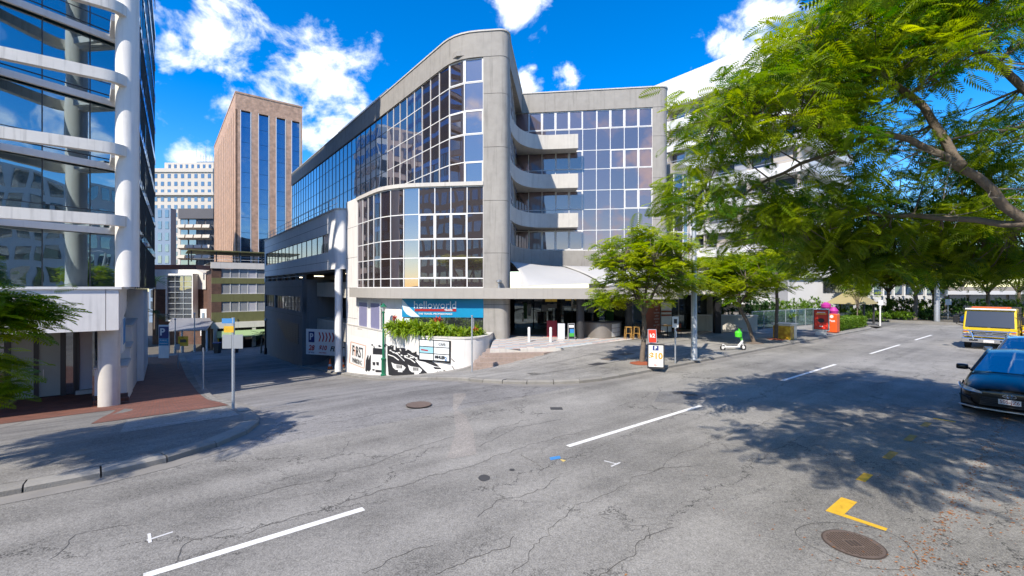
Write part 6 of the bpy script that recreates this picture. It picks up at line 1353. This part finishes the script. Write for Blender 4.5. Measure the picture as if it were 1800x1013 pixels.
# ================================================================ vegetation
def frond_template(n_, wid, plen=.34):
    vs, fs = [], []
    for i in range(n_):
        t = .10+.88*i/(n_-1); l = plen*(math.sin(math.pi*(.16+.80*t)))**.8
        for s in (-1, 1):
            x0 = t; z0 = -.22*t*t; a = R(62-14*t); dx, dy = math.cos(a), s*math.sin(a); px, py = -dy, dx; w = wid
            b = len(vs)
            vs += [(x0, 0, z0), (x0+dx*l*.5+px*w, dy*l*.5+py*w, z0+.02), (x0+dx*l, dy*l, z0-.10*l), (x0+dx*l*.5-px*w, dy*l*.5-py*w, z0+.02)]; fs.append((b, b+1, b+2, b+3))
    b = len(vs); vs += [(0, -.006, .004), (.55, -.006, -.06), (1.0, 0, -.22), (.55, .006, -.06), (0, .006, .004)]; fs += [(b, b+1, b+3, b+4), (b+1, b+2, b+3)]
    return np.array(vs), fs
def scatter(name, T, pos, yaw, pitch, roll, scl, tone, m, parent):
    V, Fs = T; n_ = len(pos); cy, sy, cp_, sp_, cr_, sr_ = np.cos(yaw), np.sin(yaw), np.cos(pitch), np.sin(pitch), np.cos(roll), np.sin(roll)
    y_ = V[None, :, 1]*cr_[:, None]-V[None, :, 2]*sr_[:, None]; z_ = V[None, :, 1]*sr_[:, None]+V[None, :, 2]*cr_[:, None]; x_ = np.repeat(V[None, :, 0], n_, 0)
    x2 = x_*cp_[:, None]-z_*sp_[:, None]; z2 = x_*sp_[:, None]+z_*cp_[:, None]
    x3 = x2*cy[:, None]-y_*sy[:, None]; y3 = x2*sy[:, None]+y_*cy[:, None]
    P_ = np.stack([x3, y3, z2], -1)*scl[:, None, None]+pos[:, None, :]
    P_ = P_.reshape(-1, 3); c = (P_.min(0)+P_.max(0))/2; P_ = P_-c
    loops = []; tot = []
    flat = np.concatenate([np.array(f) for f in Fs]); sz = np.array([len(f) for f in Fs]); nv = len(V)
    li_ = (flat[None, :]+np.arange(n_)[:, None]*nv).reshape(-1); ls = np.tile(sz, n_)
    me = bpy.data.meshes.new(name); me.vertices.add(len(P_)); me.vertices.foreach_set('co', P_.astype(np.float32).ravel())
    me.loops.add(len(li_)); me.loops.foreach_set('vertex_index', li_.astype(np.int32)); me.polygons.add(len(ls))
    me.polygons.foreach_set('loop_start', np.concatenate([[0], np.cumsum(ls)[:-1]]).astype(np.int32))
    me.update(calc_edges=True)
    at_ = me.attributes.new('tone', 'FLOAT', 'POINT'); at_.data.foreach_set('value', np.repeat(tone, nv).astype(np.float32))
    me.materials.append(MATS[m]); o = bpy.data.objects.new(name, me); col.objects.link(o); o.location = c; attach(o, parent); o['kind'] = 'stuff' if parent is None else o.get('kind', 'stuff'); return o
FR_NEAR = frond_template(11, .032, .36); FR_MID = frond_template(5, .10, .44); FR_FAR = frond_template(4, .14, .45)
def limb(mb, pts, r0, r1, n_=8, wob=.0, steps=4):
    P_ = [np.array(a, float) for a in pts]; out = []
    for i in range(len(P_)-1):
        p0 = P_[max(0, i-1)]; p1, p2 = P_[i], P_[i+1]; p3 = P_[min(len(P_)-1, i+2)]
        for k in range(steps):
            t = k/steps; out.append(.5*((2*p1)+(-p0+p2)*t+(2*p0-5*p1+4*p2-p3)*t*t+(-p0+3*p1-3*p2+p3)*t**3)+RNG.normal(0, wob, 3))
    out.append(P_[-1]); m = len(out); mb.tube(out, [r0+(r1-r0)*i/(m-1) for i in range(m)], n_); return out
def tree(name, label, base, limbs, plates, T, flen, mleaf, mbark='bark', per=13, group=None, cat='tree', twig=.012, seedling=None, pitch=(-.35, .30), spread=.16, rsig=.3, dead=0):
    t = thing(name, base, label, cat, group); pts_all = []; 
    tr_ = MB(); first = limb(tr_, limbs[0][0], limbs[0][1], limbs[0][2], 12, .012); tr_.build('trunk', mbark, t, 'all'); pts_all += first
    for pts, r0, r1 in limbs[1:]:
        mb = MB(); pts_all += limb(mb, pts, r0, r1, 8, .02); mb.build('limb', mbark, t, 'all')
    PA = np.array(pts_all); tw = MB(); C_ = []
    for (c, r, n_) in plates:
        k = 0
        while k < n_:
            d = RNG.normal(size=3); d /= np.linalg.norm(d); rad = RNG.random()**.42
            if d[2] < 0 and RNG.random() < .35: continue
            C_.append(np.array(c)+d*rad*np.array(r)); k += 1
    C_ = np.array(C_)
    pos, yaw, pit, rol, scl, ton = [], [], [], [], [], []
    for c in C_:
        i = int(np.argmin(((PA-c)**2).sum(1)+2.0*np.maximum(0, PA[:, 2]-c[2])**2)); a = PA[i]; mid = (a+c)/2+np.array((0, 0, -.06*np.linalg.norm(c-a)))+RNG.normal(0, .05, 3)
        tw.tube([a, mid, c], [twig*1.5, twig, twig*.35], 4, False)
        out = c-a; ya = math.atan2(out[1], out[0]); tn = RNG.uniform(-.1, .55)
        for k in range(per):
            y_ = ya+RNG.normal(0, 1.15); o = RNG.normal(0, spread, 3)*np.array((1, 1, .5))
            pos.append(c+o); yaw.append(y_); pit.append(RNG.uniform(*pitch)); rol.append(RNG.normal(0, rsig)); scl.append(flen*RNG.uniform(.65, 1.15)); ton.append(tn+RNG.uniform(0, .35))
    if tw.f: tag(tw.build('twigs', mbark, t), kind='stuff')
    dw = MB()
    for _ in range(dead):
        a = PA[RNG.integers(len(first), len(PA))]; d = RNG.normal(size=3)*np.array((1, 1, .5)); d /= np.linalg.norm(d); L_ = RNG.uniform(.4, 1.0); b = a+d*L_*.5+RNG.normal(0, .06, 3); c = b+d*L_*.5+RNG.normal(0, .12, 3)
        dw.tube([a, b, c], [.011, .008, .003], 4, False)
        for k in range(2): e = b+(c-b)*RNG.random(); dw.tube([e, e+RNG.normal(0, .16, 3)], [.006, .002], 3, False)
    if dw.f: tag(dw.build('bare_twigs', 'bark_pale', t), kind='stuff')
    cr_ = scatter('crown', T, np.array(pos), np.array(yaw), np.array(pit), np.array(rol), np.array(scl), np.array(ton), mleaf, t); cr_['kind'] = 'stuff'
    return t
# big tree at the right, trunk outside the picture
tree('poinciana_tree', 'large feathery poinciana tree overhanging the road from the right', (10.8, 6.0, .13),
     [([(10.8, 6.0, 0), (10.7, 6.2, 1.6), (10.4, 6.6, 3.0)], .26, .2),
      ([(10.4, 6.6, 2.9), (8.6, 7.5, 4.3), (7.6, 7.6, 5.25), (6.6, 7.9, 5.9), (5.2, 8.2, 6.35), (3.8, 8.4, 6.3)], .10, .02),
      ([(7.6, 7.6, 5.2), (7.2, 7.9, 6.4), (6.4, 8.2, 7.3), (5.6, 8.4, 7.9)], .08, .02),
      ([(10.4, 6.6, 3.0), (9.6, 7.6, 5.6), (8.4, 8.2, 7.6), (7.0, 8.5, 8.4)], .10, .03),
      ([(8.6, 7.5, 4.25), (7.7, 8.6, 4.6), (6.6, 9.3, 4.7), (5.7, 9.6, 4.5)], .06, .015),
      ([(10.4, 6.6, 2.9), (10.2, 8.0, 4.0), (9.4, 9.4, 4.5), (8.6, 10.2, 4.4)], .08, .02),
      ([(10.4, 6.6, 3.0), (8.8, 5.2, 5.4), (6.6, 4.2, 6.6), (4.2, 3.2, 7.0)], .12, .03),
      ([(10.4, 6.6, 3.0), (11.6, 5.6, 5.0), (12.4, 5.0, 6.8)], .12, .04),
      ([(10.2, 6.9, 4.0), (10.8, 8.2, 6.2), (11.0, 9.0, 7.6)], .09, .03),
      ([(6.6, 7.9, 5.9), (5.6, 8.7, 5.6), (4.6, 9.0, 5.1), (3.8, 9.0, 4.9)], .045, .012),
      ([(8.4, 8.2, 7.6), (7.4, 7.4, 8.2), (6.2, 6.6, 8.4)], .05, .015)],
     [((4.9, 8.5, 6.35), (1.8, 1.7, 1.0), 82), ((6.5, 8.3, 7.6), (2.0, 1.7, 1.0), 110), ((8.2, 8.6, 8.4), (2.4, 2.0, .8), 84), ((6.0, 9.6, 4.7), (1.6, 1.5, .8), 66),
      ((8.9, 9.9, 4.45), (2.2, 1.7, .85), 110), ((9.4, 8.8, 6.3), (1.4, 1.3, .8), 22), ((3.6, 8.8, 4.9), (.7, .9, .5), 15), ((10.9, 9.6, 5.6), (1.8, 1.4, 1.0), 45), ((7.2, 8.4, 5.9), (1.5, 1.2, .7), 16),
      ((4.4, 3.2, 7.2), (2.6, 2.4, .8), 130), ((8.0, 4.4, 7.6), (2.6, 2.4, .9), 80), ((8.6, .9, 7.0), (2.4, 1.7, .7), 80), ((10.6, 10.2, 3.85), (1.9, 1.2, .5), 70), ((8.0, 10.6, 3.9), (1.3, 1.1, .5), 40)],
     FR_NEAR, .45, 'leaf_deep', 'bark', per=12, twig=.013, spread=.24, pitch=(-.85, .4), rsig=.5, dead=60)
# tree outside the left edge: its shade and one drooping branch show
tree('feathery_tree', 'feathery tree leaning in at the left edge of the picture', (-11.0, 6.2, .13),
     [([(-11.0, 6.2, 0), (-10.9, 6.2, 1.8), (-10.5, 6.4, 3.2)], .18, .13), ([(-10.5, 6.4, 3.0), (-10.0, 7.2, 3.3), (-9.5, 7.8, 2.9)], .05, .012), ([(-10.5, 6.4, 3.1), (-11, 5.6, 5), (-11.2, 5, 6)], .1, .03), ([(-10.5, 6.4, 3.1), (-9.9, 5.8, 5), (-9.0, 5.2, 5.8)], .09, .03), ([(-10.5, 6.4, 3.1), (-11.4, 7, 5), (-12.0, 7.4, 5.8)], .09, .03)],
     [((-9.9, 5.0, 5.9), (2.0, 1.9, .7), 125), ((-11.6, 5.6, 6.2), (2.4, 2.2, .8), 120), ((-9.0, 8.0, 2.75), (.4, .5, .4), 38), ((-9.5, 8.0, 1.7), (.35, .4, .5), 16)],
     FR_NEAR, .50, 'leaf_deep', 'bark', per=11, spread=.18)
def street_tree(x, y, trunk, lean, cz, r, rz, n_, label, leaf='leaf_bright', T=FR_MID, fl=.46, tr=.11, per=15, z0=.13, group='street trees along the footpath', extra=(), seed=None):
    tx, ty = x+lean[0], y+lean[1]
    L = [([(x, y, z0-.1), (x+lean[0]*.4+.04, y+lean[1]*.4, z0+trunk*.5), (tx, ty, z0+trunk)], tr, tr*.72)]
    nb = 7
    for k in range(nb):
        a = 2*math.pi*k/nb+RNG.uniform(-.3, .3); rr = r*RNG.uniform(.6, .85); ez = cz+RNG.uniform(-.2, .5)*rz
        L.append(([(tx, ty, z0+trunk-.05), (tx+math.cos(a)*rr*.4, ty+math.sin(a)*rr*.4, z0+trunk+(ez-trunk)*.55), (tx+math.cos(a)*rr, ty+math.sin(a)*rr, ez)], tr*.5, .015))
    return tree('street_tree', label, (x, y, z0), L, [((tx, ty, cz), (r, r, rz), n_)]+list(extra), T, fl, leaf, 'bark', per, group, spread=.2, pitch=(-.4, .25))
x1_, y1_ = gz2(1128, 640)[:2]
street_tree(x1_, y1_, 1.95, (.15, .2), 4.1, 2.15, 1.6, 170, 'first street tree, bright green, beside the parking price board', extra=[((x1_-1.3, y1_-.3, 2.75), (.9, .9, .3), 14), ((x1_+1.9, y1_+.8, 3.6), (1.2, 1.2, .8), 22)], fl=.40)
x2_, y2_ = gz2(1326, 605)[:2]
street_tree(x2_, y2_, 2.1, (-.75, .3), 3.9, 3.3, 1.3, 210, 'second street tree with leaning trunk right of the scooter', extra=[((x2_-2.2, y2_-1.0, 3.3), (1.5, 1.5, .8), 30)])
x3_, y3_ = gz2(1364, 598)[:2]
street_tree(x3_, y3_, 3.2, (.1, .1), 5.6, 3.2, 1.5, 150, 'third street tree with dark upright trunk beside the lemon cabinet', 'leaf_deep')
for (px, py, Z, h, cz, r, rz, n_, lb, lf) in ((1608, 570, 43, 2.6, 5.4, 4.6, 1.8, 150, 'spreading tree in the far garden left of the pale pole', 'leaf_bright'), (1560, 560, 52, 2.6, 5.2, 4.0, 1.8, 90, 'farther tree behind the shelter at road end', 'leaf_bright'),
                                             (1735, 560, 46, 2.6, 5.3, 4.8, 1.8, 130, 'spreading tree above the yellow truck', 'leaf_deep'), (1850, 560, 52, 2.8, 6, 5, 2, 80, 'tree behind the second truck at right edge', 'leaf_deep'), (1505, 575, 36, 1.5, 2.9, .9, .7, 14, 'small slim sapling in front of the shelter', 'leaf_bright'),
                                             (1660, 560, 62, 3, 6.4, 5, 2.2, 80, 'distant tree behind the far garden', 'leaf_bright'), (1640, 560, 48, 2.4, 4.6, 3.6, 1.5, 110, 'bright low tree between the pale pole and yellow truck', 'leaf_bright'), (1790, 560, 50, 2.6, 5.4, 4.4, 1.8, 110, 'bright tree above the second truck', 'leaf_bright'), (1520, 560, 47, 2.2, 4.4, 2.8, 1.5, 70, 'bright tree right of the white podium', 'leaf_bright'), (1690, 560, 75, 3, 9, 6, 3, 70, 'tall distant tree with yellow green crown above road end', 'leaf_bright')):
    x, y = at(px, py, Z)[:2]; street_tree(x, y, h, (.2, .1), cz, r, rz, n_, lb, lf, FR_FAR, .75 if r > 2 else .4, .2 if r > 2 else .05, 13, .1, 'trees at the far end of the road')
# palms and shrubs
BL = (np.array([(0, -.02, 0), (.35, -.06, .22), (.75, -.045, .22), (1, 0, -.02), (.75, .045, .22), (.35, .06, .22), (0, .02, 0)]), [(0, 1, 5, 6), (1, 2, 4, 5), (2, 3, 4)])
def blades(name, parent, pts, n_, ln, m, wide=1.0, pitch=(.1, 1.1)):
    T = (BL[0]*np.array((1, wide, 1)), BL[1]); P_ = np.repeat(np.array(pts), n_, 0)+RNG.normal(0, .03, (len(pts)*n_, 3)); k = len(P_)
    o = scatter(name, T, P_, RNG.uniform(0, 6.28, k), RNG.uniform(*pitch, k), RNG.normal(0, .2, k), ln*RNG.uniform(.7, 1.2, k), RNG.uniform(.2, .9, k), m, parent); o['kind'] = 'stuff'; return o
PLN = [(690, 26.5), (702, 26.4), (714, 26.1), (727, 25.8), (740, 25.4), (754, 25.2), (768, 25.0), (782, 24.9), (798, 24.8), (812, 24.9), (826, 25.1), (838, 25.4), (722, 26.4), (760, 25.7), (800, 25.6), (708, 25.9)]
SHL = ['leftmost shrub of the planter beside the green lamp', 'shrub second from the lamp, hanging low over the mural', 'shrub third from the lamp, hanging over the mural', 'shrub fourth from the lamp above the mural', 'shrub above the left edge of the directory board', 'shrub above the middle of the directory board', 'shrub above the right half of the directory board', 'shrub just right of the directory board', 'shrub left of the thin sign post in the planter', 'shrub right behind the thin sign post', 'shrub second from the right end of planter', 'rightmost shrub of the planter by the terrace steps', 'shrub at the back of planter under the blue sign, left', 'shrub at the back of planter under the shop lettering', 'shrub at the back of planter under right of sign', 'shrub in the front of planter over the painted cars']
for k, (px, Z) in enumerate(PLN):
    x, y = (px-900)/F*Z, Z; big = px < 770
    t = thing('planter_shrub', (x, y, .45), SHL[k], 'shrub', 'strap leaved shrubs in the planter')
    blades('leaves', t, [(x+RNG.normal(0, .16), y+RNG.normal(0, .16), .45+RNG.uniform(0, .45 if big else .3)) for _ in range(12)], 16, .62 if big else .5, 'leaf_lush', 1.15, (-.5, 1.2))
mat('flower_red', (.55, .06, .03), .6)
for px, Z, z in ((694, 26.2, 1.35), (766, 25.6, 1.25), (772, 25.6, 1.3), (834, 25, .75)):
    x, y = (px-900)/F*Z, Z; t = thing('red_bromeliad', (x, y, .5), {694: 'red leaved plant at left end of planter', 766: 'red leaved plant in the middle of planter, left one', 772: 'red leaved plant in the middle of planter, right one', 834: 'red leaved plant at right end of planter'}[px], 'plant')
    o = blades('leaves', t, [(x, y, z)], 26, .32, 'leaf_lush', 1.3, (.1, 1.3)); o.data.materials[0] = MATS['flower_red']; MB().tube([(x, y, .4), (x, y, z)], .03, 6).build('stem', 'bark', t)
def shrub(nm, x, y, z, r, h, n_, m, label, cat='shrub', group=None, ln=.22, wide=2.2):
    t = thing(nm, (x, y, z), label, cat, group); P_ = []
    for _ in range(n_): d = RNG.normal(size=3); d /= np.linalg.norm(d); k = RNG.random()**.4; P_.append((x+d[0]*r*k, y+d[1]*r*k, z+h/2+d[2]*h/2*k))
    MB().tube([(x, y, z-.05), (x, y, z+h*.6)], .05, 6).build('stem', 'bark', t); blades('leaves', t, P_, 10, ln, m, wide, (-.6, 1.0))
for px, Z, r, h, lb in ((1258, 36, 1.3, 2.6, 'dark bush behind the black column'), (1300, 35.5, 1.4, 2.8, 'dark bush behind the low white wall'), (1335, 36, 1.4, 2.4, 'dense bush behind the leaning street tree'), (1365, 37, 1.5, 2.0, 'dense bush behind the mesh fence, left one'), (1400, 40, 1.6, 2.1, 'spiky bush behind the mesh fence, right one'), (1425, 42, 1.5, 2.2, 'bright bush left of the shelter')):
    x, y = at(px, 560, Z)[:2]; shrub('garden_bush', x, y, .1, r, h, 90, 'leaf_dark' if Z < 36.5 else 'leaf_hedge', lb, group='bushes behind the footpath', ln=.36)
for px, Z, r, h, lb in ((1545, 42.5, .9, .8, 'low green bush at end of the hedge'), (1585, 43, 1.0, .8, 'light green bush in the far garden'), (1500, 41, 1.2, 1.1, 'bush under the tan roofed shelter'), (1632, 42.6, .9, .9, 'dark bush beside the pale pole'), (1568, 44, .8, .8, 'reddish bush in the far garden'), (1478, 40, 1.3, 1.9, 'leafy green bush behind the parcel box')):
    x, y = at(px, 560, Z)[:2]; shrub('low_bush', x, y, .12, r, h, 60, 'leaf_hedge' if px != 1632 else 'leaf_dark', lb, group='low bushes at the road end', ln=.3)
for k in range(11):
    x, y = at(1525+k*30, 560, 46+2.5*(k % 3))[:2]; shrub('garden_shrub', x, y, .12, 1.5, 1.9, 60, 'leaf_hedge' if k % 2 else 'leaf_dark', ('%s from the left of the tall shrubs under the far trees' % ('first second third fourth fifth sixth seventh eighth ninth tenth eleventh'.split()[k])), group='tall shrubs at the road end', ln=.42)
# clipped hedge
HG = thing('hedge', (*W2(41, 11.2), .13), 'long clipped bright green hedge at the kerb before the bend', 'hedge'); P_ = []
for _ in range(1500):
    p, q, z = RNG.uniform(37.6, 44.3), RNG.uniform(10.75, 12.0), RNG.uniform(.2, .86); f = RNG.integers(0, 3)
    if f == 0: z = .86
    elif f == 1: q = 10.75
    else: p = 37.6 if RNG.random() < .5 else p
    P_.append(W(p, q, z+RNG.normal(0, .03)))
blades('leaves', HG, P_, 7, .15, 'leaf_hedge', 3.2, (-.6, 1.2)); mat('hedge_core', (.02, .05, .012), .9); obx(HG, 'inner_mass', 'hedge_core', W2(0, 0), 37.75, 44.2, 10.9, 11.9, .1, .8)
# palms at the bottom of the side street
def palm(px, py, Z, h, lb, ln=1.6):
    x, y, z = at(px, py, Z); z0 = z-h; t = thing('palm', (x, y, z0), lb, 'palm', 'palms down the side street'); MB().tube([(x, y, z0), (x+.1, y, z)], [.12, .08], 8).build('trunk', 'bark', t)
    T = frond_template(10, .03, .3); k = 22; o = scatter('crown', T, np.repeat(np.array([(x+.1, y, z)]), k, 0), RNG.uniform(0, 6.28, k), RNG.uniform(-.5, .9, k), np.zeros(k), ln*RNG.uniform(.8, 1.1, k), RNG.uniform(0, .5, k), 'leaf_dark', t); o['kind'] = 'stuff'
palm(272, 495, 60, 6.5, 'dark palm just right of the left tower'); palm(276, 555, 55, 2.5, 'low dark palm above the parking sign'); palm(459, 590, 58, 2.6, 'dark palm at the corner of the charcoal parking wall', 1.3)
# mulch round the street trees
mat('mulch', (.26, .07, .03), .95, var=.3, scale=14)
for (x, y), lb in (((x1_, y1_), 'reddish mulch ring round the first street tree'), ((x3_, y3_), 'reddish mulch ring round the third street tree'), ((x2_, y2_), 'dark soil ring round the second street tree')):
    tag(MB().lathe(x, y, [(.48, .13), (.34, .16), (.14, .21)], 16).build('mulch_ring', 'mulch' if 'reddish' in lb else 'bark'), lb, 'mulch')

# ================================================================ across the street, behind the camera (seen only mirrored in the glass)
def grid_block(nm, c, ang, wx, wy, h, wallm, winm, floors, cols, label, face):
    t = thing(nm, (c[0], c[1], 0), label, 'building'); ca, sa = math.cos(ang), math.sin(ang); f = lambda x, y, z: (c[0]+x*ca-y*sa, c[1]+x*sa+y*ca, z)
    MB().box(-wx/2, wx/2, -wy/2, wy/2, -1, h, f).build('wall', wallm, t); mb = MB(); fh = h/floors; cw_ = wx/cols
    for i in range(floors):
        for k in range(cols): x0 = -wx/2+cw_*(k+.14); x1 = -wx/2+cw_*(k+.86); y = face*(wy/2+.06); mb.quad(f(x0, y, fh*(i+.2)), f(x1, y, fh*(i+.2)), f(x1, y, fh*(i+.85)), f(x0, y, fh*(i+.85)))
    cy_ = max(2, round(wy/2.4)); cd = wy/cy_
    for sg in (-1, 1):
        for i in range(floors):
            for k in range(cy_): y0 = -wy/2+cd*(k+.1); y1 = -wy/2+cd*(k+.9); x = sg*(wx/2+.06); mb.quad(f(x, y0, fh*(i+.25)), f(x, y1, fh*(i+.25)), f(x, y1, fh*(i+.8)), f(x, y0, fh*(i+.8)))
    tag(mb.build('windows', winm, t), kind='stuff'); return t
mat('tan_concrete', (.34, .27, .21), .85, var=.06); 
grid_block('opposite_tower', (-31, -60), R(18), 30, 16, 52, 'tan_concrete', 'blue_glass', 13, 11, 'tan grid tower mirrored in the front glass', 1)
grid_block('opposite_office', (45, 6), AU, 34, 14, 19, 'white_paint', 'plain_glass', 6, 14, 'white grid office across the road mirrored in the left tower glass', 1)
grid_block('opposite_house', (8, -30), R(5), 30, 10, 7, 'dark_brick', 'plain_glass', 2, 8, 'low dark brick row across the road mirrored in the wing glass', 1)
grid_block('opposite_block', (34, -34), R(-20), 14, 14, 26, 'charcoal', 'plain_glass', 8, 5, 'dark block mirrored at the right edge of wing glass', 1)
grid_block('banded_office', W2(-16, 94), AU, 20, 14, 36, 'white_paint', 'blue_glass', 11, 8, 'white banded office beyond the left tower mirrored in the street glass', -1)
CRN = thing('tower_crane', (-20, -52, 33), 'red tower crane mirrored in the top corner panes', 'crane')
mat('crane_red', (.4, .06, .03), .5)
for dx in (-.8, .8):
    for dy in (-.8, .8): MB().tube([(-20+dx, -60+dy, 0), (-20+dx, -60+dy, 60)], .16, 5).build('mast_leg', 'crane_red', CRN)
for k in range(20):
    s = 1 if k % 2 else -1; MB().tube([(-20-.8*s, -59.2, 3*k), (-20+.8*s, -59.2, 3*k+3)], .1, 4).build('brace', 'crane_red', CRN)
MB().tube([(-20, -60, 60), (4, -52, 66)], .5, 5).build('jib', 'crane_red', CRN); MB().box(-23, -18, -62, -58, 58, 62).build('machinery_deck', 'charcoal', CRN)
